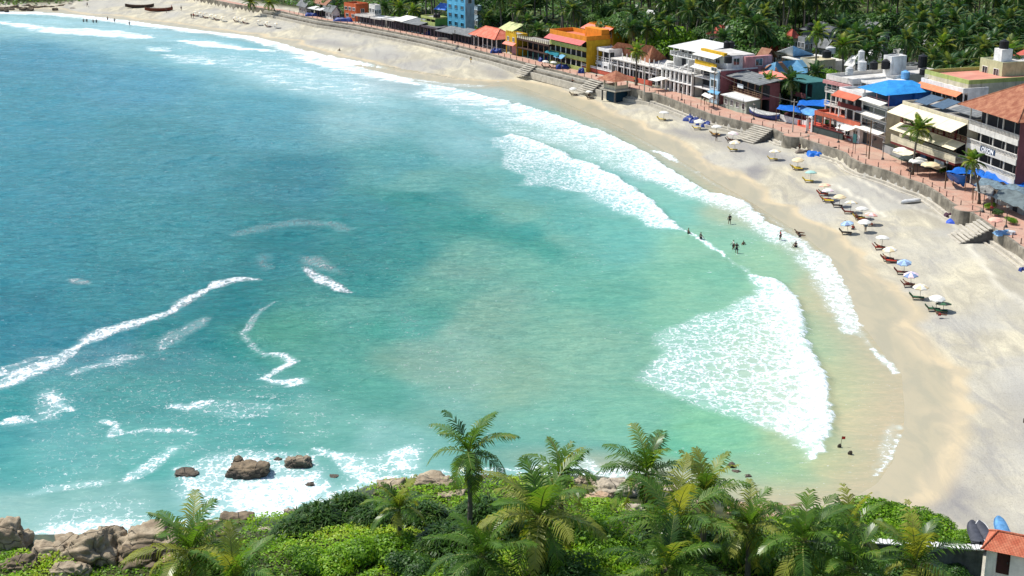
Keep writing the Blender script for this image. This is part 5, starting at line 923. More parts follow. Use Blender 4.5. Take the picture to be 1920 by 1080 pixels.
# rows further back on the slope
for a in [
 ('grey_house', 'blue grey flat roofed house among palms on the slope', (1646, 60), 1670, 6.5, GREY, 'flat', SLABL, 8), ('pavilion', 'open house with a pale sheet roof left of the blue grey one on the slope', (1612, 55), 1648, 5.5, TEAL, 'shed', SHEETG, 8),
 ('stair_tower_house', 'grey stepped concrete house with a stair tower and black tank', (1496, 72), 1526, 8.0, GREY, 'flat', SLABL, 6), ('house', 'low long house with a pale hipped sheet roof behind the stepped grey house', (1506, 55), 1584, 4.6, GREY, 'hip', SHEETG, 10),
 ('house', 'house with a dark red tiled gable left of the blue and white pyramid roof', (1440, 92), 1476, 4.2, CREAM, 'gable', RED, 7), ('house', 'small house with a bright red roof corner below the hillside palms', (1475, 70), 1496, 4.5, CREAM, 'hip', RED, 7),
 ('house', 'pale house with yellowed flat roofs right of the blue striped roof', (1500, 112), 1570, 7.0, CREAM, 'flat', plain('yellowed_roof', srgb(190, 182, 150), .9), 14), ('shed', 'long white sheet roofed shed left of the roof tanks', (1588, 122), 1612, 5, WHITE, 'shed', SHEETW, 9),
 ('house', 'white house roof peeping through palms above the yellow hotel', (1182, 30), 1206, 4.5, WHITE, 'gable', SHEETW, 8), ('house', 'second white gable roof peeping through palms right of the first', (1212, 32), 1236, 4.5, WHITE, 'gable', SHEETW, 8),
 ('house', 'pale flat house at the top edge among palms', (1296, 16), 1322, 5.5, GREY, 'flat', SLABL, 8), ('house', 'white house roof among the palms at the upper right', (1820, 78), 1850, 5, WHITE, 'gable', SHEETW, 9), ('house', 'low white wall house between palms left of the upper right white roof', (1728, 76), 1752, 4, WHITE, 'flat', SLABL, 7),
 ('house', 'pale blue flat building behind the tall light blue block', (888, 12), 905, 6, PALEB, 'flat', SLABL, 9), ('house', 'house with pale wall behind the orange building', (692, 10), 716, 6, BW, 'flat', SLAB, 7), ('house', 'pale green roofed bungalow behind the yellow gate tower', (935, 56), 985, 4.5, CREAM, 'shed', plain('pale_green_sheet', srgb(190, 196, 140), .8), 9),
 ('house', 'low grey roofed block between the white box house and the patched roof', (1693, 122), 1734, 7.5, GREY, 'flat', SLABL, 7), ('house', 'small cream block with a dark window above the bright blue roof', (1697, 142), 1722, 7.5, CREAM, 'flat', SLAB, 7), ('house', 'cream block behind the unfinished white frame', (1640, 124), 1668, 7.5, CREAM, 'flat', SLABL, 7), ('house', 'pale shed roof in front of the white box house', (1604, 110), 1642, 7, WHITE, 'shed', SHEETW, 7), ('house', 'rust roofed house left of the striped blue roof', (1424, 106), 1452, 6, PINK, 'gable', SHEETR, 7), ('house', 'white annex right of the house with three maroon doors', (1806, 150), 1836, 8, PALEB, 'flat', SLABL, 7), ('house', 'low sheet roofed house behind the grey stair tower', (1536, 88), 1566, 5, CREAM, 'gable', SHEETG, 7), ('house', 'white flat house in the palms above the roof tanks', (1675, 96), 1700, 5.5, WHITE, 'flat', SLABL, 7),
 ('house', 'long pale roof at the left beyond the grassy bank', (560, 10), 592, 3.6, GREY, 'gable', SHEETG, 8), ('house', 'grey roofed shack left of the orange building', (610, 20), 640, 3.6, BW, 'gable', SHEETG, 7), ('house', 'dark roofed shack at the top edge by the far palms', (590, 4), 640, 4, BW, 'gable', SHEETR, 8)]:
    nlev = 1 if a[4] < 5 else (2 if a[4] < 7.5 else 3)
    sp_px = a[3]-a[2][0]; dd = sp_px*.55/8.6/.87
    t = building(a[0], a[1], a[2], a[2][0]+sp_px*.45, [('win', a[4]/nlev, {}) for _ in range(nlev)], D=dd, z0=None, wall=a[5], roof=a[6], roofm=a[7], rise=1.9, par=.45, cat='house', sidewin=2, ang=-1.05)
t = building('house', 'pink and cream house with a red hip roof standing among trees behind the seafront', (1331, 64), 1350, [('win', 3.2, {}), ('win', 3.2, {})], D=3.4, wall=pt('rose_cream', (206, 170, 150)), roof='hip', roofm=RED, rise=2.2, cat='house', sidewin=2)
# blue roofs right of centre
t = building('building', 'green walled building under a big light blue hip roof with rust brown stripes', (1452, 140), 1512, [('bal', 3.0, dict(rail='bars', n=4, m=TEAL)), ('bal', 3.0, dict(rail='solid', rm=DPINK, n=4, m=TEAL, rh=.8))], D=6, wall=TEAL, roof='none', cat='building', group=SG)
zr = 9.7
pyramid(t, [(1420, 128, zr), (1452, 138, zr), (1515, 137, zr), (1512, 112, zr)], [(1455, 116, zr+2.3), (1494, 112, zr+2.3)], SHEETB)
b = MB(); sheets(t, [[(1459, 116, zr+2.38), (1466, 115.4, zr+2.38), (1484, 136.5, zr+.12), (1474, 136.8, zr+.12)], [(1442, 121, zr+1.4), (1447, 119.6, zr+1.75), (1432, 131.5, zr+.14), (1427, 130.2, zr+.14)], [(1453.6, 126, zr+1.3), (1455.5, 126, zr+1.3), (1462, 137.6, zr+.12), (1453.5, 138, zr+.12)]], SHEETR, 'roof_stripe', .05)
t = building('pavilion', 'blue and white pyramid roofed pavilion behind the blue striped roof', (1466, 106), 1520, [('open', 3.4, dict(m=WOOD, rec=6))], D=9, z0=7, wall=BW, roof='none', cat='building'); zr = 10.6
pyramid(t, [(1455, 97, zr), (1488, 106, zr), (1527, 102, zr), (1500, 92, zr)], [(1487, 86, zr+2.6)], plain('blue_white_sheets', srgb(110, 160, 206), .6, .3)); sheets(t, [[(1487, 85.8, zr+2.66), (1487.2, 85.8, zr+2.66), (1486.5, 105.6, zr+.1), (1456, 97, zr+.1)]], SHEETW, 'roof_facet', .05)
# dark two storey place with grey roof, kiosk in front
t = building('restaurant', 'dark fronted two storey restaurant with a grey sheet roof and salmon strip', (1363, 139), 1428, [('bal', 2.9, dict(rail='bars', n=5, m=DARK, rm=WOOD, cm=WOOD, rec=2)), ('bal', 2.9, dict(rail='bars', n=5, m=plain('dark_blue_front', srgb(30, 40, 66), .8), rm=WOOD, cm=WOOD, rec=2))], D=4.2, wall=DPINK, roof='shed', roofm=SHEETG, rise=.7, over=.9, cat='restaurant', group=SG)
b = MB(); b.slab((t['W']*.35, 4.3, 6.4), (t['W'], 4.3, 6.4), (t['W'], 7.2, 6.9), (t['W']*.35, 7.2, 6.9)); b.build('roof_strip', SALMON, t); b = MB(); b.box(t['W']*.36, -.3, 3.9, t['W']*.52, -.2, 4.7); b.build('sign_board', plain('white_sign', srgb(214, 218, 220), .7), t)
t = building('kiosk', 'low white roofed row of kiosks on the promenade in front of the dark restaurant', (1357, 177), 1400, [('win', 2.5, dict(n=4, w=1.0))], D=3.2, wall=pt('kiosk_paint', (170, 176, 160)), roof='shed', roofm=SHEETW, rise=.35, over=.5, z0=ZP, cat='kiosk', group=SG)
# white, yellow and pink building
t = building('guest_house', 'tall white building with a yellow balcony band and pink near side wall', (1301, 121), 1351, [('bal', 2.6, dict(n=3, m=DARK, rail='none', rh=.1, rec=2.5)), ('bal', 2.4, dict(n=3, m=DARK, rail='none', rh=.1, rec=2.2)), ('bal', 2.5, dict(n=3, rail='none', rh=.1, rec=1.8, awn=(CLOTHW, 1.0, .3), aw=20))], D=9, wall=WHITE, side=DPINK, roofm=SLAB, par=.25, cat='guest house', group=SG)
Wy, Hy = t['W'], t['H']; b = MB(); b.box(Wy*.70, -.5, 0, Wy, -.13, Hy); b.build('stair_bay', PALEB, t)
for i in range(3): window(t, Wy*.85, .8+i*2.5, Wy*.2, 1.4, -.5)
b = MB(); b.box(.2, 2.2, Hy+.07, Wy*.9, 8.8, Hy+2.7); b.build('upper_storey', WHITE, t); b = MB(); b.box(.0, .2, Hy+.26, Wy*.8, .4, Hy+1.1); b.build('balcony', YEL, t); b = MB(); b.box(-.2, 1.7, Hy+2.71, Wy*.85, 2.5, Hy+3.3); b.build('fascia', YEL, t); b = MB(); b.slab((-.2, -.4, Hy+2.2), (Wy*.8, -.4, Hy+2.2), (Wy*.8, 1.69, Hy+2.8), (-.2, 1.69, Hy+2.8)); b.build('awning', CLOTHW, t); b = MB(); b.box(.2, 2.55, Hy+2.71, Wy*.9, 8.8, Hy+2.85); b.build('upper_roof', SLABL, t)
b = MB(); b.box(Wy*.9+.004, 6.0, Hy-.6, Wy*.9+.9, 12.5, Hy+2.5); b.build('side_block', PINK, t); window(t, 9.3, Hy+.6, 1.6, 1.3, face='S', W=Wy*.9+.9); window(t, 4.4, Hy+.9, 1.4, 1.3, face='S', W=Wy*.9)
for i in range(2): window(t, Wy*(.22+.34*i), Hy+.9, 1.5, 1.3, 2.2)
# white terraced building
t = building('guest_house', 'white terraced guest house with arcaded balconies and a white sloping roof', (1239, 126), 1297, [('bal', 2.7, dict(n=7, rail='none', rh=.1, rec=1.6, cw=.2, dw=.36)), ('bal', 2.5, dict(n=7, rail='none', rh=.1, rec=1.6, cw=.2, dw=.36))], D=11, wall=WHITE, side=BW, par=.1, roofm=SLABL, cat='guest house', group=SG)
Wt, Ht = t['W'], t['H']; rail(t, 0, Wt, 0, Ht+.12, 'bars', WHITE); b = MB(); b.box(.3, 3, Ht+.07, Wt-.2, 10.6, Ht+2.6); b.box(.3, 4.4, Ht+2.6, Wt-.2, 10.6, Ht+4.6); b.build('upper_wall', BW, t)
b = MB()
for i in range(5): xx = .5+(Wt-1)*i/4; b.box(xx-.1, 1.2, Ht+.07, xx+.1, 3, Ht+.9+1.6*(i % 2)); b.box(xx-.1, 2.0, Ht+2.6, xx+.1, 4.4, Ht+3.4); b.box(xx-.12, 2.88, Ht+2.6, xx+.12, 3.1, Ht+4.4)
for i in range(9): b.box(Wt*.42+i*.28, 1.0+i*.36, Ht+.1+i*.27, Wt*.42+i*.28+.8, 1.5+i*.36, Ht+.3+i*.27)
b.build('terrace_pillar', WHITE, t); rail(t, .3, Wt-.2, 2.2, Ht+2.7, 'bars', WHITE); b = MB()
for i in range(4): xx = 1.5+(Wt-3)*i/3; b.box(xx-.7, 2.93, Ht+.3, xx+.7, 3.05, Ht+2.2); b.box(xx-.7, 4.33, Ht+2.7, xx+.7, 4.45, Ht+4.3)
b.build('doorway_shade', DARK, t); b = MB(); b.slab((.1, 1.6, Ht+4.45), (Wt, 1.6, Ht+4.45), (Wt, 10.9, Ht+5.4), (.1, 10.9, Ht+5.4), .12); b.build('roof', SHEETW, t)
b = MB(); b.slab((Wt*.02, -3.4, 2.3), (Wt*.30, -3.4, 2.3), (Wt*.30, -.2, 2.7), (Wt*.02, -.2, 2.7)); b.build('entrance_canopy', CLOTHW, t)
# veranda restaurant with two clay roofs
t = building('restaurant', 'long two tier veranda restaurant with white rails and a red panelled base wall', (1101, 110), 1232, [('bal', 2.4, dict(n=12, rail='none', rh=.1, rec=2.0, cw=.09, m=plain('veranda_back', srgb(86, 62, 60), .8), cm=WHITE)), ], D=6, wall=BW, roofm=SLAB, par=.1, cat='restaurant', group=SG)
Wv, Hv = t['W'], t['H']; rail(t, 0, Wv, 0, Hv+.1, 'bars', WHITE, 1.1); b = MB(); b.box(0, -1.5, 0, Wv*.45, -1.3, 1.1); b.build('base_wall', plain('brick_panel', srgb(196, 96, 76), .8, .25), t); rail(t, 0, Wv*.45, -1.5, 1.12, 'bars', WHITE, .35, 'fence'); b = MB(); b.box(Wv*.46, -1.2, 0, Wv*.99, -1.0, 1.0); b.build('base_wall', plain('brick_panel', srgb(196, 96, 76), .8, .25), t)
b = MB()
for i in range(9): xx = Wv*(.5+.5*i/8.01); b.box(xx-.08, .3, Hv+.07, xx+.08, .46, Hv+3)
b.build('column', WHITE, t)
t = building('pavilion', 'open dining hall with two weathered clay tile hip roofs above the white veranda', (1145, 108), 1242, [('open', 5.6, dict(n=8, rec=4, m=BW, cw=.1, cm=WHITE))], D=9, z0=ZP, wall=BW, roof='none', cat='restaurant'); zr = t.location.z+t['H']+.05
pyramid(t, [(1138, 97, zr), (1190, 109, zr), (1207, 96, zr), (1168, 90, zr)], [(1158, 79, zr+3.2), (1190, 84, zr+3.2)], CLAY); pyramid(t, [(1187, 105, zr), (1216, 118, zr), (1252, 110, zr), (1206, 96, zr)], [(1196, 81, zr+3.9), (1224, 86, zr+3.9)], CLAY)
t = building('building', 'white flat roofed block between the mustard hotel and the clay roofs', (1119, 92), 1142, [('win', 3, {}), ('open', 3, dict(n=2))], D=4, wall=WHITE, roofm=SLABL)
# gazebo on the beach side
s = s_of(1168, 164); p_, a_ = wall_pt(s, -2.1, 6); t = thing('gazebo', 'square gazebo with a clay tile pyramid roof built out over the beach on pillars', 'gazebo', (p_[0], p_[1], 0), a_)
b = MB(); b.box(-2.6, -2.2, ZP-.35, 2.6, 2.3, ZP+.02); b.build('platform', LCONC, t); b = MB(); [b.cyl(x, y, .8, ZP-.36, .2, 8) for x in (-2.2, 2.2) for y in (-1.9, 1.9)]; b.build('pillar', DCONC, t); b = MB(); b.box(-1.5, -1.3, .8, 1.5, 2.2, ZP-.37); b.build('under_store', plain('dark_teal_boards', srgb(20, 56, 76), .8), t)
b = MB(); [b.box(x-.13, y-.13, ZP+.03, x+.13, y+.13, ZP+2.1) for x in (-1.9, 1.9) for y in (-1.6, 1.7)]; b.build('post', CREAM, t); b = MB(); b.box(-1.9, -1.7, ZP+.03, 1.9, -1.6, ZP+.9); b.box(-1.95, -1.6, ZP+.03, -1.85, 1.7, ZP+.9); b.box(1.85, -1.6, ZP+.03, 1.95, 1.7, ZP+.9); b.build('parapet', CREAM, t)
b = MB(); b.add([(-3.1, -2.9, ZP+2.0), (3.1, -2.9, ZP+2.0), (3.1, 3.0, ZP+2.0), (-3.1, 3.0, ZP+2.0), (0, 0, ZP+3.9)], [(0, 1, 4), (1, 2, 4), (2, 3, 4), (3, 0, 4), (3, 2, 1, 0)]); b.build('roof', CLAY, t)
# mustard hotel
t = building('hotel', 'mustard yellow hotel with a rose sheet canopy and an orange walled roof terrace', (1031, 62), 1100, [('bal', 2.6, dict(n=7, rail='solid', rm=LIME, m=WHITE, rh=.8)), ('bal', 2.6, dict(n=7, rail='solid', rm=LIME, m=WHITE, rh=.8)), ('bal', 2.6, dict(n=7, rail='solid', rm=LIME, m=WHITE, rh=.8, awn=(ROSE, 1.7, .9), aw=9))], D=6.5, wall=YEL, side=YEL, parm=ORA, par=1.0, roofm=plain('rose_roof_coating', srgb(206, 120, 90), .85, .25), cat='hotel', group=SG)
b = MB(); b.box(t['W']*.55, 4.2, t['H']+.07, t['W']-.19, 6.3, t['H']+2.2); b.build('roof_room', ORA, t)
t = building('building', 'orange house with a salmon roof on the slope behind the mustard hotel', (1104, 46), 1150, [('win', 3, {}), ('win', 3, dict(n=4))], D=3.5, wall=ORA, side=YEL, roofm=SLABL, par=.6, parm=ORA, cat='house'); b = MB(); b.slab((-.3, -2.4, t['H']-.7), (t['W']+.2, -2.4, t['H']-.7), (t['W']+.2, -.05, t['H']+.3), (-.3, -.05, t['H']+.3)); b.build('awning', SALMON, t)
t = building('building', 'long house with yellow parapets right of the orange house on the slope', (1154, 42), 1178, [('win', 3, {}), ('win', 3, {})], D=3.5, wall=YEL, roofm=SLABL, par=.9, cat='house')
# gate tower and dark hall
t = building('gate_tower', 'narrow bright yellow gate tower with a crenellated top and a pink door', (948, 62), 968, [('bal', 3.2, dict(n=1, rail='none', rh=.1, m=YEL, rec=1.2)), ('win', 3.0, dict(n=2, w=.8))], D=3.2, wall=YEL, side=YEL, roofm=SLAB, par=.3, cat='gate', group=SG)
b = MB(); n = 6
for i in range(n): xx = t['W']*(i+.25)/n; b.box(xx, -.02, t['H']+.3, xx+t['W']/n*.5, .2, t['H']+.75)
b.build('crenels', YEL, t); b = MB(); b.slab((0, -1.0, 2.5), (t['W'], -1.0, 2.5), (t['W'], -.05, 3.1), (0, -.05, 3.1)); b.build('awning', SALMON, t); b = MB(); b.box(t['W']*.25, 1.0, 0, t['W']*.75, 1.12, 2.4); b.build('door', PINK, t)
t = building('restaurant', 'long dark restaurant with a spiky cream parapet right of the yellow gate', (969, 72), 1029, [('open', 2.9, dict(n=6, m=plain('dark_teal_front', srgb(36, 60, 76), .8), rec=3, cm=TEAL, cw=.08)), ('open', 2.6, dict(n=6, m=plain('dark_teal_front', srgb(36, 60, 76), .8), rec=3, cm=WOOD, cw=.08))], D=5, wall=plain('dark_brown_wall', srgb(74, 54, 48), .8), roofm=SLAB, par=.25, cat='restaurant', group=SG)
b = MB(); n = 16
for i in range(n): xx = t['W']*(i+.2)/n; b.add([(xx, -.05, t['H']+.25), (xx+.7, -.05, t['H']+.25), (xx+.35, -.05, t['H']+1.1), (xx, .15, t['H']+.25), (xx+.7, .15, t['H']+.25), (xx+.35, .15, t['H']+1.1)], [(0, 1, 2), (5, 4, 3), (0, 3, 4, 1), (1, 4, 5, 2), (2, 5, 3, 0)])
b.build('spikes', CREAM, t)
t = building('restaurant', 'dark open restaurant under a bright salmon hip roof left of the yellow gate', (887, 64), 930, [('open', 3.0, dict(n=5, m=plain('dark_teal_front', srgb(36, 60, 76), .8), rec=3, cm=WHITE, cw=.1))], D=5, wall=BW, roof='hip', roofm=SALT, rise=2.2, over=.9, cat='restaurant', group=SG)
for a in [((822, 62), 850, 'dark shop with a black sheet roof third left of the salmon roof', 'shed', SHEETG), ((852, 66), 884, 'dark shop row with a grey roof directly left of the salmon roof', 'shed', SHEETG), ((787, 53), 820, 'row of dark stalls with white awnings in front of the lime building', 'flat', SHEETG), ((756, 46), 786, 'grey metal roofed hall left of the lime building', 'shed', SHEETG), ((716, 40), 738, 'pink grey shop block with a white roof edge left of the grey hall', 'flat', SHEETW), ((740, 42), 756, 'dark stall with a white canopy between the pink grey shop and the grey hall', 'shed', CLOTHW), ((665, 33), 692, 'low pale teal wall house below the orange building', 'flat', SLAB), ((582, 20), 602, 'far white roofed shack at the start of the promenade', 'shed', SHEETW), ((694, 38), 714, 'low shop with a terrace right of the teal wall house', 'flat', SHEETW)]:
    t = building('shop', a[2], (a[0][0], a[0][1]-5), a[1], [('open', 3.0, dict(n=5, rec=1.6, m=plain('dusky_wall', srgb(84, 76, 84), .8), cw=.1))], D=4.5, wall=plain('dusky_wall', srgb(84, 76, 84), .8) if 'dark' in a[2] else BW, roof=a[3], roofm=a[4], rise=.9, over=.7, par=.3, cat='shop', group='small shops on the far promenade')
t = building('building', 'lime green building with a green side wall left of the tall light blue block', (789, 31), 816, [('bal', 2.2, dict(n=3, rail='solid', rm=LIME, m=LIME)), ('bal', 2.2, dict(n=3, rail='solid', rm=LIME, m=LIME))], D=4, z0=4.2, wall=LIME, side=GREEN, roofm=SLAB, par=.4)
t = building('building', 'tall light blue apartment block with three columns of windows at the top edge', (838, -13), 872, [('win', 2.3, dict(n=3, f=BLUEP)), ('win', 2.3, dict(n=3, f=BLUEP)), ('win', 2.3, dict(n=3, f=BLUEP)), ('win', 2.3, dict(n=3, f=BLUEP))], D=3, z0=4.6, wall=BLUEP, side=PALEB, roofm=SLABL, sidewin=1, cat='apartment block')
t = building('building', 'orange building with a cornice and weathered roof at the far end of the town', (645, 8), 667, [('win', 2.3, dict(n=2)), ('win', 2.3, dict(n=3))], D=4.5, z0=4.0, wall=ORD, side=ORD, roofm=SHEETR, par=.6, sidewin=1)
t = thing('tarp_roof', 'bright blue tarpaulin roof left of the tall light blue block', 'tarpaulin', G(825, 18, 8)); sheets(t, [[(813, 17, 8), (826, 5, 9.5), (841, 6, 9.5), (836, 19, 8)]], TARPB, 'sheet', .05, .2); posts(t, [(814, 17, 7.9), (835, 18.5, 7.9), (827, 6, 9.4), (840, 7, 9.4)], 0, 4, WOOD)
# tarps and small structures on the promenade
def tarp(label, polys, m, name='tarp_roof', sag=.25, pst=True):
    c = polys[0][0]; t = thing(name, label, 'tarpaulin', tuple(G(c[0], c[1], c[2]).xy)+(ZP,)); sheets(t, polys, m, 'sheet', .05, sag)
    if pst: inv = t.matrix_basis.inverted(); b = MB(); [b.cyl((inv @ G(*p)).x, (inv @ G(*p)).y, -.2, (inv @ G(*p)).z-.04, .06, 6) for pl in polys for p in pl]; b.build('post', WOOD, t)
    return t
tarp('large bright blue tarpaulin roof beside the terracotta deck', [[(1494, 198, 6.6), (1499, 189, 7.0), (1552, 186, 7.0), (1560, 199, 6.6)]], TARPB); tarp('lower blue tarpaulin roof left of the large one', [[(1456, 204, 6.2), (1462, 197, 6.4), (1496, 199, 6.3), (1504, 212, 6.0)]], TARPB)
tarp('teal tarpaulin shelter in front of the mustard hotel', [[(1021, 98, 6.2), (1027, 93, 6.6), (1050, 98, 6.6), (1046, 106, 6.2)]], TARPT); tarp('pale blue sheet right of the teal tarpaulin shelter', [[(1037, 106, 6.0), (1046, 103, 6.2), (1062, 104, 6.2), (1053, 110, 6.0)]], SHEETB)
tarp('light blue sheet canopy leaning on the pink sided white building', [[(1326, 172, 6.0), (1333, 168, 6.3), (1351, 172, 6.3), (1346, 178, 6.0)]], SHEETB, sag=.05); tarp('small white awning on posts in front of the white building', [[(1315, 178, 5.8), (1322, 173, 6.1), (1339, 180, 6.1), (1330, 185, 5.8)]], CLOTHW, sag=.05)
TG = 'tarpaulin covered stalls at the near end of the promenade'
for lab, pl, m in [('crumpled blue tarpaulin stall roof nearest the palm with a drooping front', [[(1774, 322, 6.2), (1790, 315, 6.4), (1838, 318, 6.4), (1850, 330, 6.0)], [(1778, 334, 3.9), (1775, 323, 6.1), (1812, 330, 6.0), (1808, 352, 3.8)]], TARPB), ('faded blue tarpaulin stall roof stretching to the right edge', [[(1838, 332, 6.2), (1850, 322, 6.4), (1925, 338, 6.4), (1925, 352, 6.0)]], TARPB), ('mixed grey and blue sheeting over the stalls below the hotel', [[(1825, 345, 5.9), (1840, 335, 6.2), (1925, 352, 6.0), (1925, 366, 5.7)]], plain('mixed_sheet', srgb(110, 130, 140), .7, .45, 2, .6)), ('large dark grey shade net roof at the right edge', [[(1860, 368, 5.6), (1872, 356, 6.1), (1925, 362, 6.3), (1925, 398, 5.2)]], TARPG), ('patched corrugated stall roof left of the shade net', [[(1826, 356, 5.6), (1832, 346, 5.9), (1864, 352, 5.9), (1862, 370, 5.4)]], plain('patched_tin', srgb(140, 140, 136), .7, .5, 2.5, .6)), ('blue sheet right of the crumpled tarpaulin in front of the hotel steps', [[(1850, 322, 6.0), (1856, 312, 6.2), (1884, 318, 6.2), (1880, 330, 5.9)]], TARPB)]:
    t = tarp(lab, pl, m, sag=.5); t['group'] = TG
for i, (px, py, w_, h_, m, lab) in enumerate([(1835, 372, 5, 2.0, BW, 'white walled stall under the patched tin roof'), (1868, 392, 4.5, 1.9, GREY, 'grey walled stall under the shade net'), (1905, 415, 5, 1.9, BW, 'pale stall wall at the right edge under the shade net'), (1808, 340, 3.5, 2.2, plain('blue_sheet_wall', srgb(20, 84, 170), .6), 'blue sheeted stall box behind the leaning palm')]):
    s = s_of(px, py); off = max(6.6, seg_dist(np.array([[G(px, py, ZP).x, G(px, py, ZP).y]]), WALL)[0][0]); p_, a_ = wall_pt(s, off, 5); t = thing('stall', lab, 'market stall', (p_[0], p_[1], ZP), a_, TG); b = MB(); b.box(0, 0, 0, w_, .12, h_); b.box(0, .12, 0, .12, 2.6, h_); b.box(w_-.12, .12, 0, w_, 2.6, h_); b.build('wall', m, t); b = MB(); b.box(w_*.3, -.05, .02, w_*.6, -.004, h_*.85); b.build('opening', DARK, t)
GP1 = G(1497, 236, ZP); t = thing('red_steps', 'red painted entrance steps with a low block wall beside the white arch', 'steps', tuple(GP1), wall_pt(s_of(1497, 236), 0, 8)[1]); b = MB(); [b.box(0, .35*i, 0, 6.0, .35*i+.36, .16*(i+1)) for i in range(6)]; b.build('treads', plain('red_step_paint', srgb(214, 96, 74), .8), t); b = MB(); b.box(-.3, 0, 0, -.004, 2.3, 1.1); b.box(6.004, 0, 0, 6.3, 2.3, 1.1); b.build('cheek', plain('red_step_paint', srgb(214, 96, 74), .8), t)
t = building('hut', 'small grey walled hut with blue and white gable boards left of the red steps', (1494, 209), 1524, [('win', 2.4, dict(n=2, w=.6))], D=3, wall=GREY, roof='gable', roofm=plain('blue_white_board', srgb(90, 150, 206), .7, .4), rise=.9, over=.4, z0=ZP, cat='hut')
g_ = G(1462, 226, ZP); t = thing('planter_wall', 'white low wall with a row of dark red plants on the promenade', 'wall', tuple(g_), wall_pt(s_of(1462, 226), 0, 8)[1]); b = MB(); b.box(0, 0, 0, 8, .25, 1.15); b.box(0, 2.6, 0, 8, 2.8, 1.15); b.build('wall', WHITE, t); b = MB(); [b.blob((.5+.7*i, 1.3, 1.1), .5, i, .5, 2) for i in range(11)]; b.build('plants', plain('dark_red_leaves', srgb(90, 40, 40), .8, .5, 4), t)
# tanks on the roofs
for i, (px, py, z, r, h, m, lab) in enumerate([(1616, 132, 14.5, .8, 1.6, TANKW, 'white tank on the front corner of the crowded hotel roof'), (1592, 140, 14.4, .7, 1.2, TANKW, 'low white tank near the pink fascia'), (1614, 118, 14.5, .6, 2.2, TANKW, 'tall pale tank on a stand behind the front corner tank'), (1638, 130, 14.5, .75, 1.3, TANKK, 'black tank third from left on the crowded roof'), (1660, 129, 14.5, .8, 1.5, TANKK, 'black tank in the middle of the crowded roof'), (1674, 121, 14.6, 1.0, 1.9, TANKK, 'big black tank beside the white box house'), (1688, 120, 14.6, .8, 1.6, TANKW, 'white tank beside the big black one'), (1729, 127, 14.6, .85, 2.2, TANKK, 'tallest black tank left of the pink patched roof'), (1732, 140, 14.0, .8, 1.0, TANKK, 'black tank below the tallest one'), (1697, 149, 13.0, .8, 1.4, plain('blue_tank', srgb(110, 170, 220), .6), 'light blue tank above the bright blue roof'), (1550, 108, 13.5, .9, 1.3, TANKK, 'black tank on the yellowed flat roof'), (1557, 100, 13.5, 1.0, 1.2, TANKW, 'white tank on the yellowed flat roof'), (1519, 57, 17, .7, 1.3, TANKK, 'black tank on the stair tower house'), (1365, 118, 12.0, .8, 1.3, TANKK, 'black tank on the roof edge of the pink sided building'), (1362, 90, 14.5, .6, 1.2, TANKK, 'black tank in front of the red roofed house'), (1371, 90, 14.5, .6, 1.2, TANKK, 'second black tank in front of the red roofed house'), (1758, 152, 15, .4, .5, TANKK, 'first small pot on the orange fringed roof'), (1774, 155, 15, .4, .5, TANKK, 'second small pot on the orange fringed roof'), (816, 33, 10.5, .5, .9, TANKK, 'left black tank on the lime building'), (822, 33, 10.5, .5, .9, TANKK, 'right black tank on the lime building')]): tank(px, py, z, r, h, m, lab)

t = tank(1831, 95, 20, .8, 1.3, TANKK, 'black tank on the white stair head at the upper right'); t.location = SHP
# ------------------------------------------------------------------ hut, boundary wall and boats at the near end of the beach
q = G(1846, 1072, 2.5); t = thing('gate_hut', 'small white walled hut with a red tiled roof and dark maroon door', 'hut', (q.x, q.y, 2.5), math.radians(-27))
b = MB(); b.box(0, 0, -1.5, .75, 2.6, 2.15); b.box(1.75, 0, -1.5, 2.95, 2.6, 2.15); b.box(.75, .35, -1.5, 1.75, 2.6, 2.15); b.box(.75, .0, 1.95, 1.75, .35, 2.15); b.build('wall', WHITE, t); b = MB(); b.box(.78, .25, 0, 1.72, .345, 1.94); dr = b.build('door', plain('dark_maroon_door', srgb(62, 30, 32), .7), t)
b = MB(); b.box(1.5, .19, .9, 1.6, .245, 1.05); b.build('handle', IRON, dr)
HTILE = tile('hut_red_tile', srgb(186, 92, 62), srgb(214, 134, 100), 3.0); b = MB(); b.add([(-.35, -.5, 2.05), (3.6, -.5, 2.05), (3.6, 3.0, 2.05), (-.35, 3.0, 2.05), (.5, 1.3, 2.95), (3.6, 1.3, 2.95)], [(0, 1, 5, 4), (1, 2, 5), (2, 3, 4, 5), (3, 0, 4), (3, 2, 1, 0)]); rf = b.build('roof', HTILE, t); b = MB(); b.tube([(-.35, -.5, 2.08), (.5, 1.3, 2.98), (3.6, 1.3, 2.98)], .09, 6); b.tube([(-.35, 3.0, 2.08), (.5, 1.3, 2.98)], .09, 6); b.build('ridge_tiles', HTILE, rf)
q2 = q+Vector((3.9*math.cos(math.radians(-27)), 3.9*math.sin(math.radians(-27)), 0)); t = thing('annex', 'second tiled roof beside the gate hut cut by the right edge', 'hut', (q2.x, q2.y, 2.5), math.radians(-20)); b = MB(); b.box(0, .2, -1.5, 3, 2.8, 1.9); b.build('wall', CREAM, t); b = MB(); b.add([(-.4, -.3, 1.8), (3.4, -.3, 1.8), (3.4, 3.2, 1.8), (-.4, 3.2, 1.8), (.9, 1.4, 2.8), (3.4, 1.4, 2.8)], [(0, 1, 5, 4), (1, 2, 5), (2, 3, 4, 5), (3, 0, 4), (3, 2, 1, 0)]); b.build('roof', HTILE, t)
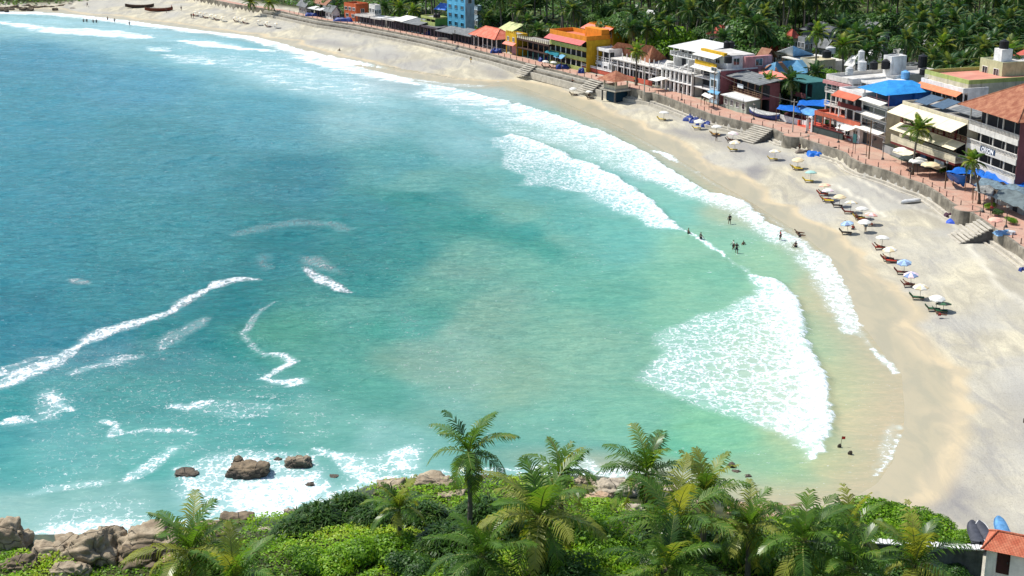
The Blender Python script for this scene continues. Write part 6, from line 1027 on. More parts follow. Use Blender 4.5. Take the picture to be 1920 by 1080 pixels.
t = thing('boundary_wall', 'dark streaked boundary wall with a white corrugated capping left of the gate hut', 'wall', (q.x, q.y+.8, 2.0), math.radians(180-8)); b = MB(); b.box(.02, 0, -2, 9, .3, 2.1); b.build('wall', plain('shade_painted_wall', (.10, .11, .10), .9, .5, 1.2, .4, streak=True, dirt=(.02, .025, .02)), t); b = MB(); [b.box(.02+.3*i, -.25, 2.11, .02+.3*i+.24, .55, 2.2+.04*(i % 2)) for i in range(28)]; b.build('capping', SHEETW, t)  # dark wall colour carries its shade, with streaks over it
def boat(label, L, B_, Hh, x, y, z, rz, hull, trim, group=None, tilt=0, cover=None, name='boat', flip=False, ex=2.4, pw=.75):
    t = thing(name, label, 'boat', (x, y, z), rz, group); n = 14; V = []; F = []; prof = []
    for i in range(n+1):
        u = i/n*2-1; w_ = B_/2*max(.03, (1-abs(u)**ex))**pw; sheer = Hh*(1+.55*abs(u)**2.5); keel = Hh*.55*max(0, abs(u)-.55)**1.6*3; prof.append((u*L/2, w_, sheer, keel))
    for x_, w_, s_, k_ in prof:
        for a, c in ((-1, s_), (-.82, (s_+k_)*.45), (-.35, k_+.05), (0, k_), (.35, k_+.05), (.82, (s_+k_)*.45), (1, s_)): V.append((x_, w_*a, c))
        for a, c in ((.86, s_-.03), (.6, (s_+k_)*.5), (0, k_+.12), (-.6, (s_+k_)*.5), (-.86, s_-.03)): V.append((x_, w_*a, c))
    for i in range(n):
        for j in range(12): F.append((i*12+j, i*12+(j+1) % 12, (i+1)*12+(j+1) % 12, (i+1)*12+j))
    F.append(tuple(range(11, -1, -1))); F.append(tuple(n*12+j for j in range(12)))
    if flip: V = [(a, -b_, Hh*1.5-c) for a, b_, c in V]
    mesh_obj('hull', V, F, hull, t, True)
    if not flip:
        b = MB(); b.tube([(p[0], p[1], p[2]) for p in prof], .05, 5); b.tube([(p[0], -p[1], p[2]) for p in prof], .05, 5); b.build('gunwale', trim, t); b = MB()
        for u in (-.5, -.1, .3, .62): b.box(u*L/2-.12, -B_*.42*(1-abs(u)**2.4)**.7, Hh*.72, u*L/2+.12, B_*.42*(1-abs(u)**2.4)**.7, Hh*.78)
        b.build('thwart', trim, t)
    if cover:
        V = []; F = []; m_ = 8
        for i, (x_, w_, s_, k_) in enumerate(prof):
            for j in range(m_+1): a = j/m_*2-1; V.append((x_*1.01, w_*a*1.08, s_+.04+.32*Hh*(1-a*a)*(1-abs(i/n*2-1)**3)+.06*mnoise.noise(Vector((x_*2, a*3, s_)))-(.18 if abs(a) > .99 else 0)))
        for i in range(n):
            for j in range(m_): k = i*(m_+1)+j; F.append((k, k+1, k+m_+2, k+m_+1))
        mesh_obj('cover', V, F, cover, t, True)
    return t
GREYT = plain('dark_grey_tarp', srgb(70, 72, 80), .6, .3, 2, .5); WPAINT = plain('white_boat_paint', srgb(214, 214, 212), .5, .2); TARRED = plain('tarred_wood', (.06, .035, .025), .6, .4); REDW = plain('red_brown_wood', srgb(120, 60, 40), .6, .3)
BG = 'covered boats drawn up on the sand by the gate hut'
for px, py, lab, hull, cov, rz in [(1830, 1016, 'boat under a dark grey cover, left of the three by the gate hut', GREYT, GREYT, 1.45), (1851, 1018, 'grey covered boat with a white bow, middle of the three by the hut', WPAINT, GREYT, 1.62), (1882, 1010, 'boat under a light blue cover, right of the three by the gate hut', plain('blue_boat_paint', srgb(70, 120, 160), .5), plain('light_blue_tarp', srgb(96, 150, 196), .5, .35, 2, .5), 1.5)]:
    z = 1.9; p = G(px, py-14, z); boat(lab, 3.9, 1.05, .8, p.x, p.y, hz(p.x, p.y)+.05, rz, hull, hull, BG, cover=cov, ex=4.5, pw=.55)
p = G(1898, 1014, 2); t = thing('oar_bundle', 'bundle of dark poles lying on the sand right of the light blue covered boat', 'poles', (p.x, p.y+2, hz(p.x, p.y+2)+.1), .1); b = MB(); [b.tube([(-1.2, i*.13, .05*i), (1.2, i*.1-.1, .08*i)], .045, 5) for i in range(5)]; b.build('poles', WOOD, t)
p = G(262, 15, 1.2); boat('dark wooden fishing boat with raised ends lying left on the far sand', 9.5, 1.5, .9, p.x, p.y, 1.25, .05, TARRED, WOOD, 'wooden fishing boats on the far beach', name='fishing_boat'); p = G(298, 21, 1.2); boat('red brown fishing boat with raised ends lying right on the far sand', 9, 1.6, .9, p.x, p.y, 1.2, .12, REDW, WOOD, 'wooden fishing boats on the far beach', name='fishing_boat')
p, a_ = wall_pt(s_of(1440, 221), 6.0, 6); boat('blue and white wooden boat set up as a feature on the promenade', 8.5, 1.9, 1.0, p[0], p[1], ZP+.03, a_, plain('deep_blue_boat_paint', srgb(40, 66, 130), .5, .3), WPAINT, cover=plain('pale_deck_boards', srgb(176, 176, 170), .8, .4, 3), name='boat')
p = G(1708, 379, 1.6); boat('upturned white boat lying on the sand below the sea wall', 3.6, 1.1, .45, p.x, p.y, hz(p.x, p.y), .35, WPAINT, WPAINT, flip=True)
# heaps under tarpaulin
def heap(px, py, wx, wy, h, m, label, z=1.7, group=None, extra=None, name='covered_heap', rz=None):
    p = G(px, py, z); z0 = hz(p.x, p.y) if z < 3 else z; t = thing(name, label, 'tarpaulin heap', (p.x, p.y, z0), R.uniform(-.4, .4) if rz is None else rz, group); b = MB(); sd = R.randint(1, 99); n = 14; V = []; F = []
    for i in range(n+1):
        for j in range(n+1):
            u, v = i/n*2-1, j/n*2-1; e = max(abs(u), abs(v)); k = min(1, (1-e)*4); zz = h*(k**.6)*(.75+.45*mnoise.noise(Vector((u*2+sd, v*2, 0))))+.12*mnoise.noise(Vector((u*5, v*5+sd, 1)))*k; r_ = 1+.12*mnoise.noise(Vector((u*3, v*3, sd))); V.append((u*wx/2*r_, v*wy/2*r_, max(-.05, zz-.03)))
    for i in range(n):
        for j in range(n): k = i*(n+1)+j; F.append((k, k+n+1, k+n+2, k+1))
    mesh_obj('cover', V, F, m, t, True)
    if extra: b = MB(); b.blob((wx*.3, -wy*.2, h*.6), min(wx, wy)*.34, sd, .4, 2, (1, 1, .6)); b.build('bundle', extra, t)
    return t
NAVY = plain('navy_tarp', srgb(34, 58, 128), .5, .35, 2, .6); HG = 'blue covered stacks of beach beds'
for i, (px, py, lab) in enumerate([(1294, 219, 'blue covered stack leftmost of the four by the sea wall'), (1306, 223, 'blue covered stack second from left of the four by the sea wall'), (1317, 227, 'blue covered stack third from left of the four by the sea wall'), (1328, 231, 'blue covered stack rightmost of the four by the sea wall')]): heap(px, py, 1.9, 2.6, 1.15, NAVY, lab, group=HG, rz=-.7)
heap(1530, 289, 3.2, 2.6, .9, TARPB, 'bright blue tarpaulin heap spread at the foot of the sea wall'); heap(1798, 415, 3.6, 1.7, .6, plain('violet_blue_tarp', srgb(50, 90, 200), .5, .3, 2, .5), 'blue and pink plastic heap beside the near round bastion', extra=plain('pink_plastic', srgb(226, 80, 140), .5)); heap(1880, 461, 2.6, 2.0, .5, plain('pale_blue_bag', srgb(130, 176, 214), .6, .4), 'pale blue and white bags left on the sand at the right edge', extra=WPAINT); heap(1784, 404, 2.2, 1.2, .5, plain('dark_maroon_cloth', srgb(70, 40, 56), .7), 'dark maroon bundle on the ledge by the near round bastion')
heap(1506, 284, 2.8, 1.3, .6, plain('sacks', srgb(120, 110, 100), .8, .4), 'pile of grey sacks and a board on the sand by the dark bastion', extra=TARRED); heap(1564, 296, .9, .6, .35, TARRED, 'small dark bundle on the ledge under the sea wall'); heap(1918, 505, 1, .8, .6, NAVY, 'blue object cut by the right edge on the sand')
for px, py, wv, lab in [(587, 35, 5, 'dark blue covered heap at the start of the stepped wall'), (643, 45, 6, 'dark blue covered heap on the steps before the orange building'), (806, 70, 3.4, 'small violet blue heap on the stepped wall left of the salmon roof'), (930, 105, 3.0, 'blue covered drum on the steps below the yellow gate'), (1054, 135, 3.2, 'dark blue covered box on the steps below the mustard hotel'), (1021, 121, 3, 'blue sheeted box on the promenade before the teal shelter'), (1090, 143, 1.5, 'tiny dark heap on the steps left of the gazebo')]: heap(px, py, wv, 2.0, 1.3, NAVY, lab, z=2.7)
for px, py, lab in [(769, 62, 'grey rubble heap spilling over the far stepped wall'), (745, 60, 'grey rubble heap left of the other on the far stepped wall'), (835, 82, 'dark driftwood pile on the far stepped wall')]: heap(px, py, 4.5, 2.4, .8, plain('rubble', srgb(104, 100, 96), .9, .5, 3, .8), lab, z=2.4, name='rubble_heap')

ORD = 'first second third fourth fifth sixth seventh eighth ninth tenth eleventh twelfth thirteenth fourteenth fifteenth sixteenth seventeenth eighteenth nineteenth twentieth'.split()
ORD += ['twenty-'+o for o in ORD[:9]]+['thirtieth']+['thirty-'+o for o in ORD[:9]]
# ------------------------------------------------------------------ beach umbrellas and loungers
def canopy_mesh(m1, m2, r=1.05, h=.42):
    V = [(0, 0, h)]; F = []; mi = []; n = 8; sub = 3
    ring = []
    for k in range(n*sub):
        a = 2*math.pi*k/(n*sub); f = (k % sub)/sub; sc_ = 1-.10*math.sin(math.pi*f); V.append((math.cos(a)*r*.55, math.sin(a)*r*.55, h*.72)); V.append((math.cos(a)*r*sc_, math.sin(a)*r*sc_, .05*math.sin(math.pi*f))); V.append((math.cos(a)*r*sc_*1.01, math.sin(a)*r*sc_*1.01, -.13+.05*math.sin(math.pi*f)))
    N = n*sub
    for k in range(N):
        j = (k+1) % N; a, b_ = 1+k*3, 1+j*3; F += [(0, a, b_), (a, a+1, b_+1, b_), (a+1, a+2, b_+2, b_+1)]; mi += [(k//sub) % 2]*3
    me = bpy.data.meshes.new('canopy'); me.from_pydata(V, [], F); me.materials.append(m1); me.materials.append(m2); me.update(); me.polygons.foreach_set('material_index', mi); return me
def cl(n_, r, g, b): return plain(n_, srgb(r, g, b), .8, .1, 2)
CW, CC, CP, CPW, CB, CBW, CT, CG, CY = cl('white_canvas', 226, 224, 214), cl('cream_canvas', 226, 206, 166), cl('peach_canvas', 236, 176, 156), cl('pale_pink_canvas', 238, 212, 214), cl('blue_grey_canvas', 130, 150, 186), cl('light_blue_canvas', 170, 200, 220), cl('pale_teal_canvas', 160, 200, 190), cl('green_canvas', 60, 100, 70), cl('dark_canvas', 50, 60, 56)
pol = MB(); pol.tube([(0, 0, -.3), (0, 0, 2.15)], .028, 6); POLE = mesh_data('pole', pol, IRON); rb_ = MB(); [rb_.tube([(0, 0, 2.2), (math.cos(k*math.pi/4)*1.0, math.sin(k*math.pi/4)*1.0, 1.80)], .012, 4) for k in range(8)]; RIBS = mesh_data('ribs', rb_, IRON)
def lounger_meshes(cush, frame):
    f = MB()
    for s in (-.31, .31): f.box(s-.03, -.95, .26, s+.03, .5, .32)
    for x_, y_ in ((-.29, -.85), (.23, -.85), (-.29, .35), (.23, .35)): f.box(x_, y_, 0, x_+.06, y_+.06, .26)
    f.box(-.31, -.95, .26, .31, -.9, .32); f.box(-.31, .45, .26, .31, .5, .32); f.tube([(-.28, .42, .3), (-.28, .85, .72)], .025, 4); f.tube([(.28, .42, .3), (.28, .85, .72)], .025, 4)
    c = MB(); c.box(-.28, -.92, .325, .28, .42, .40); k = MB(); k.slab((-.28, .40, .38), (.28, .40, .38), (.28, .92, .88), (-.28, .92, .88), .08)
    return mesh_data('frame', f, frame), mesh_data('seat_cushion', c, cush), mesh_data('backrest', k, cush)
LM = {}
def lounger(x, y, z, rz, key, label):
    cols = {'yellow': (220, 190, 60), 'tan': (190, 150, 90), 'red': (176, 62, 44), 'brown': (110, 50, 40), 'green': (40, 90, 60), 'dark': (52, 50, 48), 'white': (214, 210, 200)}
    if key not in LM: LM[key] = lounger_meshes(plain(key+'_cushion', srgb(*cols[key]), .8, .2), WOOD if key != 'white' else CW)
    t = thing('sun_lounger', label, 'sun lounger', (x, y, z), rz, 'sun loungers under the beach umbrellas')
    for n_, me in zip(('frame', 'seat_cushion', 'backrest'), LM[key]): link(bpy.data.objects.new(n_, me), t)
    return t
UC = {}
def umbrella(px, py, m1, m2, label, h=1.95, s=1.0, tiltx=0):
    """(px,py) is the canopy's middle"""
    p = G(px, py, 3.0); z = hz(p.x, p.y); p = G(px, py, z+h*.95); z = hz(p.x, p.y); key = (m1.name, m2.name)
    if key not in UC: UC[key] = canopy_mesh(m1, m2)
    t = thing('beach_umbrella', label, 'beach umbrella', (p.x, p.y, z), R.uniform(0, 6), 'beach umbrellas along the sand'); t.rotation_euler = (R.uniform(-.12, .16), R.uniform(-.14, .14), R.uniform(0, 6)); t.scale = (s, s, h/2.1)
    link(bpy.data.objects.new('pole', POLE), t); link(bpy.data.objects.new('ribs', RIBS), t); c = bpy.data.objects.new('canopy', UC[key]); link(c, t); c.location = (0, 0, 1.82); return t, p, z
DIR = math.radians(75)
UM = [(1245, 211, CW, CW, 'white umbrella farthest along the near stretch, alone below the gazebo', [('yellow', 0)]), (1311, 227, CW, CW, 'white umbrella just in front of the blue covered stacks', [('yellow', 0)]), (1344, 237, CW, CW, 'white umbrella over a tan lounger right of the blue stacks', [('tan', 0), ('tan', .8)]), (1374, 249, CW, CPW, 'pinkish white umbrella over a dark lounger', [('dark', 0)]), (1379, 266, CC, CW, 'cream umbrella beside the pinkish one near the standing man', [('yellow', 0)]),
 (1454, 283, CC, CW, 'cream umbrella below the upper concrete steps', [('yellow', 0)]), (1497, 298, CC, CC, 'tan cream umbrella right of the one below the upper steps', [('yellow', 0), ('yellow', .9)]), (1521, 323, CT, CT, 'pale teal umbrella, the only teal one', [('yellow', 0)]), (1548, 347, CP, CC, 'peach umbrella at the top of the dense row', [('red', 0)]), (1554, 357, CPW, CW, 'pale pink umbrella second in the dense row', [('red', 0), ('yellow', .9)]),
 (1575, 368, CC, CC, 'cream umbrella third in the dense row over a dark lounger', [('dark', 0)]), (1596, 380, CW, CC, 'off white umbrella fourth in the dense row', [('brown', 0)]), (1617, 391, CW, CW, 'white umbrella over a yellow lounger in the middle of the dense row', [('yellow', 0), ('brown', .8)]), (1632, 402, CP, CPW, 'pink umbrella at the lower end of the dense row', [('red', 0)]), (1592, 418, CB, CBW, 'lavender blue umbrella set nearer the water', [('dark', 0)]), (1622, 415, CW, CW, 'large white umbrella with a blue clad person under it', []),
 (1655, 445, CW, CW, 'lone white umbrella just below the dense row', [('red', 0)]), (1671, 466, CC, CW, 'cream and white striped umbrella over red brown loungers', [('brown', 0), ('red', .8)]), (1697, 490, CB, CBW, 'grey blue umbrella beside the pink striped one', [('brown', 0)]), (1710, 513, CPW, CB, 'pink and white striped umbrella overlapping the grey blue one', [('brown', 0)]), (1727, 536, CW, CC, 'white umbrella third from the near end of the row', [('green', 0)]), (1757, 557, CW, CW, 'white umbrella second from the near end of the row', [('green', 0)]), (1770, 570, CG, CY, 'dark green patterned umbrella nearest the camera', [('green', 0)])]
for i, (px, py, m1, m2, lab, lg) in enumerate(UM):
    t, p, z = umbrella(px, py, m1, m2, lab, 1.8 if i < 22 else 1.2, 1.0 if py < 300 else .95)
    for k, off in lg: lounger(p.x-.55+off*.2, p.y-.3-off*1.1, z, DIR+R.uniform(-.15, .15), k, k+' lounger '+('twin ' if off else '')+'under the '+lab.split(' over ')[0].split(', ')[0].split(' beside ')[0].split(' with ')[0])
for i, (px, py) in enumerate([(1022, 138), (1037, 139), (1075, 140), (1105, 173)]):
    lb = ['first', 'second', 'third', 'fourth'][i]; t, p, z = umbrella(px, py, CW, CW, lb+' white umbrella from the left on the sand below the mustard hotel', 1.6, .8); lounger(p.x, p.y-1, z, DIR, 'dark', 'dark lounger under the '+lb+' umbrella below the mustard hotel')
for i, (px, py) in enumerate([(366, 23), (376, 25), (384, 27), (397, 29), (405, 31), (418, 34), (442, 34), (451, 36), (459, 38), (486, 41), (501, 44), (518, 46)]):
    t, p, z = umbrella(px, py, CW, CC, ORD[i]+' white umbrella from the left in the far row by the water', 1.5, .85); lounger(p.x+.3, p.y-1, z, DIR, 'white' if i % 2 else 'brown', ('white' if i % 2 else 'brown')+' lounger under the '+ORD[i]+' umbrella of the far row')

# ------------------------------------------------------------------ people
def skin_mesh(name, J, E_, m):
    me = bpy.data.meshes.new(name); me.from_pydata([j[0] for j in J], E_, []); o = bpy.data.objects.new('tmp', me); COL.objects.link(o); o.modifiers.new('skin', 'SKIN')
    if not me.skin_vertices: me.attributes.new('skin', 'FLOAT', 'POINT')
    sv = me.skin_vertices[0].data
    for i, j in enumerate(J): sv[i].radius = (j[1], j[2] if len(j) > 2 else j[1]); sv[i].use_root = (i == 0)
    o.modifiers.new('sub', 'SUBSURF').levels = 1; dg = bpy.context.evaluated_depsgraph_get(); r = bpy.data.meshes.new_from_object(o.evaluated_get(dg)); bpy.data.objects.remove(o); r.name = name; r.materials.clear(); r.materials.append(m); r.polygons.foreach_set('use_smooth', [True]*len(r.polygons)); return r
SK = plain('brown_skin', (.20, .105, .06), .6, .1); SK2 = plain('fair_tanned_skin', (.42, .23, .15), .6, .1); HAIR = plain('black_hair', (.012, .010, .009), .6, .2)
def pose(kind):
    """joint positions; pelvis first"""
    if kind in ('stand', 'walk', 'wade'):
        w_ = {'stand': .0, 'walk': .26, 'wade': .12}[kind]; ar = {'stand': .05, 'walk': .18, 'wade': .30}[kind]
        P = dict(pel=(0, 0, .93), ab=(0, 0, 1.10), ch=(0, .01, 1.30), nk=(0, .02, 1.47), hd=(0, -.01, 1.60), tp=(0, 0, 1.71), s1=(.17, .01, 1.40), s2=(-.17, .01, 1.40), e1=(.22+ar*.5, ar*.6, 1.13), e2=(-.22-ar*.5, -ar*.6, 1.13), h1=(.22+ar*.6, ar*.5-.12, .90), h2=(-.22-ar*.6, -ar-.10, .92), f1=(.23+ar*.6, ar*.5-.16, .80), f2=(-.23-ar*.6, -ar-.14, .82), l1=(.09, 0, .90), l2=(-.09, 0, .90), k1=(.11, -w_, .50), k2=(-.11, w_*.5, .50), a1=(.12, -w_*.9, .08), a2=(-.12, w_*1.3, .09), t1=(.13, -w_*.9-.17, .04), t2=(-.13, w_*1.3-.15, .04))
    elif kind == 'sit':
        P = dict(pel=(0, 0, .12), ab=(0, .03, .28), ch=(0, .05, .48), nk=(0, .03, .65), hd=(0, -.02, .78), tp=(0, 0, .89), s1=(.17, .04, .58), s2=(-.17, .04, .58), e1=(.24, -.12, .40), e2=(-.24, -.12, .40), h1=(.16, -.36, .42), h2=(-.16, -.36, .42), f1=(.14, -.45, .42), f2=(-.14, -.45, .42), l1=(.09, -.02, .12), l2=(-.09, -.02, .12), k1=(.13, -.40, .45), k2=(-.13, -.42, .40), a1=(.12, -.62, .08), a2=(-.12, -.66, .08), t1=(.12, -.80, .05), t2=(-.12, -.84, .05))
    else:  # reclining on a lounger, feet towards -y
        P = dict(pel=(0, 0, .52), ab=(0, .14, .58), ch=(0, .32, .72), nk=(0, .46, .88), hd=(0, .54, .98), tp=(0, .60, 1.07), s1=(.17, .38, .80), s2=(-.17, .38, .80), e1=(.27, .18, .66), e2=(-.27, .18, .66), h1=(.22, -.04, .60), h2=(-.22, -.04, .60), f1=(.2, -.12, .60), f2=(-.2, -.12, .60), l1=(.09, -.02, .51), l2=(-.09, -.02, .51), k1=(.11, -.42, .58), k2=(-.11, -.44, .52), a1=(.11, -.82, .48), a2=(-.11, -.84, .48), t1=(.12, -.88, .60), t2=(-.12, -.90, .60))
    return P
RAD = dict(pel=(.15, .11), ab=(.13, .10), ch=(.16, .11), nk=(.055,), hd=(.088, .10), tp=(.062,), s1=(.065,), s2=(.065,), e1=(.045,), e2=(.045,), h1=(.030,), h2=(.030,), f1=(.026, .04), f2=(.026, .04), l1=(.092,), l2=(.092,), k1=(.06,), k2=(.06,), a1=(.04,), a2=(.04,), t1=(.034,), t2=(.034,))
EDG = [('pel', 'ab'), ('ab', 'ch'), ('ch', 'nk'), ('nk', 'hd'), ('hd', 'tp'), ('ch', 's1'), ('ch', 's2'), ('s1', 'e1'), ('s2', 'e2'), ('e1', 'h1'), ('e2', 'h2'), ('h1', 'f1'), ('h2', 'f2'), ('pel', 'l1'), ('pel', 'l2'), ('l1', 'k1'), ('l2', 'k2'), ('k1', 'a1'), ('k2', 'a2'), ('a1', 't1'), ('a2', 't2')]
BODY = {}
def body(kind, part, m):
    key = (kind, part, m.name)
    if key in BODY: return BODY[key]
    P = pose(kind); sel = {'body': list(P), 'shirt': ['ab', 'ch', 's1', 's2', 'e1', 'e2'], 'shorts': ['pel', 'l1', 'l2', 'k1', 'k2'], 'robe': ['pel', 'ab', 'ch', 's1', 's2', 'e1', 'e2', 'l1', 'l2', 'k1', 'k2'], 'hair': ['hd', 'tp']}[part]; grow = {'body': 1, 'shirt': 1.2, 'shorts': 1.22, 'robe': 1.25, 'hair': 1.12}[part]
    J = []
    for s in sel:
        r = RAD[s]; co = P[s]
        if part == 'shirt' and s in ('e1', 'e2'): q_ = P['s1' if s == 'e1' else 's2']; co = tuple((a+b_)/2 for a, b_ in zip(co, q_))
        if part == 'shorts' and s in ('k1', 'k2'): q_ = P['l1' if s == 'k1' else 'l2']; co = tuple(a*.55+b_*.45 for a, b_ in zip(co, q_)); r = (.075,)
        if part == 'hair': co = (co[0], co[1]+.025, co[2]+.02)
        J.append((co, *[x*grow for x in r]))
    E_ = [(sel.index(a), sel.index(b_)) for a, b_ in EDG if a in sel and b_ in sel]
    BODY[key] = skin_mesh(part, J, E_, m); return BODY[key]
def person(x, y, z, rz, kind, top, low, label, skin=SK, s=1.0, group=None):
    t = thing('person', label, 'person', (x, y, z), rz, group); t.scale = (s, s, s); bd = bpy.data.objects.new('body', body(kind, 'body', skin)); link(bd, t)
    if top: link(bpy.data.objects.new('shirt', body(kind, 'shirt', top)), t)
    if low: link(bpy.data.objects.new('shorts' if top or True else '', body(kind, 'shorts', low)), t)
    link(bpy.data.objects.new('hair', body(kind, 'hair', HAIR)), t); return t
DK = plain('dark_cloth', (.03, .03, .04), .9); BLU = plain('blue_cloth', srgb(60, 120, 150), .9); WHT = plain('white_cloth', srgb(220, 218, 210), .9); REDC = plain('red_cloth', srgb(180, 50, 50), .9); GRN = plain('green_cloth', srgb(40, 100, 80), .9); YEC = plain('yellow_cloth', srgb(210, 180, 70), .9)
def pp(px, py, kind, top, low, label, z=None, dz=0, rz=None, skin=SK, s=1.0, group=None):
    p = G(px, py, 1.0 if z is None else z); zz = (max(hz(p.x, p.y), -.0) if z is None else z); p = G(px, py, zz); return person(p.x, p.y, zz+dz, R.uniform(0, 6) if rz is None else rz, kind, top, low, label, skin, s, group)
BG_ = 'bathers in the shallow water'
for px, py, kind, top, low, dz, lab in [(1368, 418, 'wade', DK, DK, -.35, 'person in dark clothes standing alone in the shallows, farthest up the wave'), (1291, 439, 'wade', None, DK, -.75, 'person waist deep at the tip of the breaking wave'), (1314, 449, 'wade', DK, DK, -.6, 'person in dark clothes waist deep right of the wave tip'), (1375, 466, 'wade', WHT, DK, -.45, 'left person of the pair standing close together in the shallows'), (1381, 473, 'walk', DK, DK, -.3, 'right person of the pair standing close together, bending forward'), (1394, 458, 'wade', None, DK, -1.15, 'swimmer with only head and shoulders above the water near the pair'), (1463, 450, 'wade', REDC, DK, -.25, 'person standing in the thin foam near the sand'), (1492, 463, 'sit', DK, DK, 0, 'person sitting in the thin foam at the edge of the sand')]:
    pp(px, py, kind, top, low, lab, z=.05, dz=dz, group=BG_)
for i, (px, py) in enumerate([(157, 42), (163, 42), (175, 43), (181, 43), (202, 38), (215, 41), (243, 47)]): pp(px, py, 'wade', DK if i % 2 else None, DK, ORD[i]+' bather from the left in the distant foam', z=.05, dz=-.5, group='far bathers in the foam')
for px, py, lab in [(1497, 438, 'upper of two people lying at the water line'), (1499, 443, 'lower of two people lying at the water line')]: pp(px, py, 'lie', None, DK, lab, z=.1, dz=-.38, rz=1.6, skin=SK)
for px, py, kind, top, low, lab in [(1343, 265, 'stand', DK, DK, 'man in dark clothes standing on the sand by the cream umbrella'), (883, 118, 'walk', DK, YEC, 'person walking on the far sand below the yellow gate'), (637, 96, 'sit', DK, DK, 'tiny lone figure sitting on the far wet sand'), (322, 19, 'stand', REDC, DK, 'person standing right of the far fishing boats'), (340, 20, 'stand', WHT, DK, 'person in white farther right of the far fishing boats'), (312, 24, 'stand', DK, DK, 'person at the stern of the right far fishing boat'), (359, 35, 'walk', DK, DK, 'left walker of a pair on the far sand'), (363, 35, 'walk', REDC, DK, 'right walker of a pair on the far sand'), (164, 13, 'walk', DK, DK, 'person walking on the sand near the far green point'), (1623, 434, 'stand', BLU, BLU, 'person in blue standing under the large white umbrella'), (1584, 424, 'sit', DK, DK, 'person crouching left of the lavender blue umbrella'), (1599, 431, 'sit', REDC, DK, 'person sitting under the lavender blue umbrella'), (1499, 285, 'stand', DK, DK, 'person standing by the pile of sacks under the dark bastion'), (1073, 154, 'sit', REDC, DK, 'person in red sitting on the sand below the mustard hotel'), (1104, 180, 'sit', DK, DK, 'person sitting on the sand below the steps left of the gazebo')]: pp(px, py, kind, top, low, lab)
for px, py, top, lab in [(1410, 217, WHT, 'left of two people in white on the promenade by the feature boat'), (1417, 216, WHT, 'right of two people in white on the promenade by the feature boat'), (1221, 157, WHT, 'person in white on the promenade by the white veranda'), (1215, 156, BLU, 'person in blue on the promenade by the white veranda'), (1321, 195, DK, 'person in dark clothes under the sheet canopy'), (1540, 243, WHT, 'person in white beside the white arch'), (1600, 262, BLU, 'person by the green notice board'), (1195, 160, REDC, 'person in red on the promenade right of the gazebo'), (1190, 158, YEC, 'person in yellow on the promenade right of the gazebo'), (815, 62, DK, 'person walking past the far dark shops'), (798, 66, DK, 'person on the far promenade left of the rubble heap'), (1705, 330, DK, 'person near the two white parasols on the promenade'), (1858, 405, REDC, 'person at the stalls by the near lamp post')]: pp(px, py, 'stand', top, DK, lab, z=ZP+.03, group='people on the promenade')
for i, k in [(12, 'red'), (8, 'x'), (16, 'x'), (17, 'x'), (19, 'x'), (22, 'x'), (3, 'x')]:
    px, py, m1, m2, lab, lg = UM[i]; p = G(px, py, hz(*G(px, py, 3).xy)+1.7); z = hz(p.x, p.y); person(p.x-.55, p.y-.3, z-.06, DIR, 'lie', None, [DK, REDC, BLU][i % 3], 'sunbather reclining under the '+lab.split(' over ')[0].split(', ')[0].split(' beside ')[0], SK2 if i % 2 else SK, 1, 'sunbathers on the loungers')
p = G(1576, 838, 0.0); t = thing('marker_flag', 'small red flag on a thin stake in the shallows', 'flag', (p.x, p.y, -.1)); b = MB(); b.tube([(0, 0, 0), (.08, 0, 1.2)], .02, 5); b.build('stake', WOOD, t); b = MB(); b.slab((.08, 0, 1.2), (.42, .05, 1.15), (.40, .03, .9), (.07, 0, .92), .02); b.build('flag', plain('red_flag', srgb(190, 50, 40), .8), t)
p = G(1919, 796, 1.6); t = thing('notice_post', 'dark sign on a post cut by the right edge of the beach', 'sign', (p.x+.25, p.y, hz(p.x, p.y))); b = MB(); b.cyl(0, 0, 0, 1.0, .04, 6); b.build('post', IRON, t); b = MB(); b.box(-.3, -.04, 1.0, .3, .04, 1.45); b.build('board', TARRED, t)

# ------------------------------------------------------------------ lamp posts, poles, parasols, notice boards
lp = thing('lamp_post', 'x', 'lamp post', (0, 0, 0), 0, 'dark lamp posts on the promenade'); b = MB(); b.tube([(0, 0, 0), (0, 0, .25), (0, 0, .35), (0, 0, 2.7)], [.28, .2, .07, .05], 10); b.build('post', IRON, lp); b = MB(); b.tube([(0, 0, 2.7), (0, 0, 2.8), (0, 0, 3.15), (0, 0, 3.3)], [.08, .16, .22, .03], 8); hd_ = b.build('lantern', IRON, lp); b = MB(); b.tube([(0, 0, 2.83), (0, 0, 3.1)], [.175, .225], 8); b.build('globe', plain('frosted_globe', (.55, .55, .5), .4), hd_)
LP = [(1655, 299, 'beside the cream restaurant'), (1773, 339, 'in front of the round bastion stalls'), (1886, 426, 'nearest the camera at the right edge'), (1572, 267, 'in front of the green low wall'), (1512, 249, 'beside the red steps'), (1413, 224, 'by the people in white'), (1278, 188, 'in front of the terraced guest house'), (1118, 143, 'left of the gazebo'), (893, 90, 'under the salmon roof'), (853, 80, 'before the dark shops'), (1843, 398, 'by the stalls, second nearest')]
for i, (px, py, w_) in enumerate(LP): o = lp if i == 0 else copy_tree(lp); o.location = G(px, py, ZP+.02); o['label'] = 'dark iron lamp post with a flared foot '+w_
def polev(px, py, h, r, label, m=WOOD, name='utility_pole', arm=True):
    p = G(px, py, ZP); t = thing(name, label, 'pole', (p.x, p.y, ZP)); b = MB(); b.tube([(0, 0, -.2), (0, 0, h)], [r, r*.7], 8); b.build('shaft', m, t)
    if arm: b = MB(); b.box(-.6, -.05, h-.5, .6, .05, h-.4); b.build('crossarm', m, t)
    return Vector((p.x, p.y, ZP+h-.4))
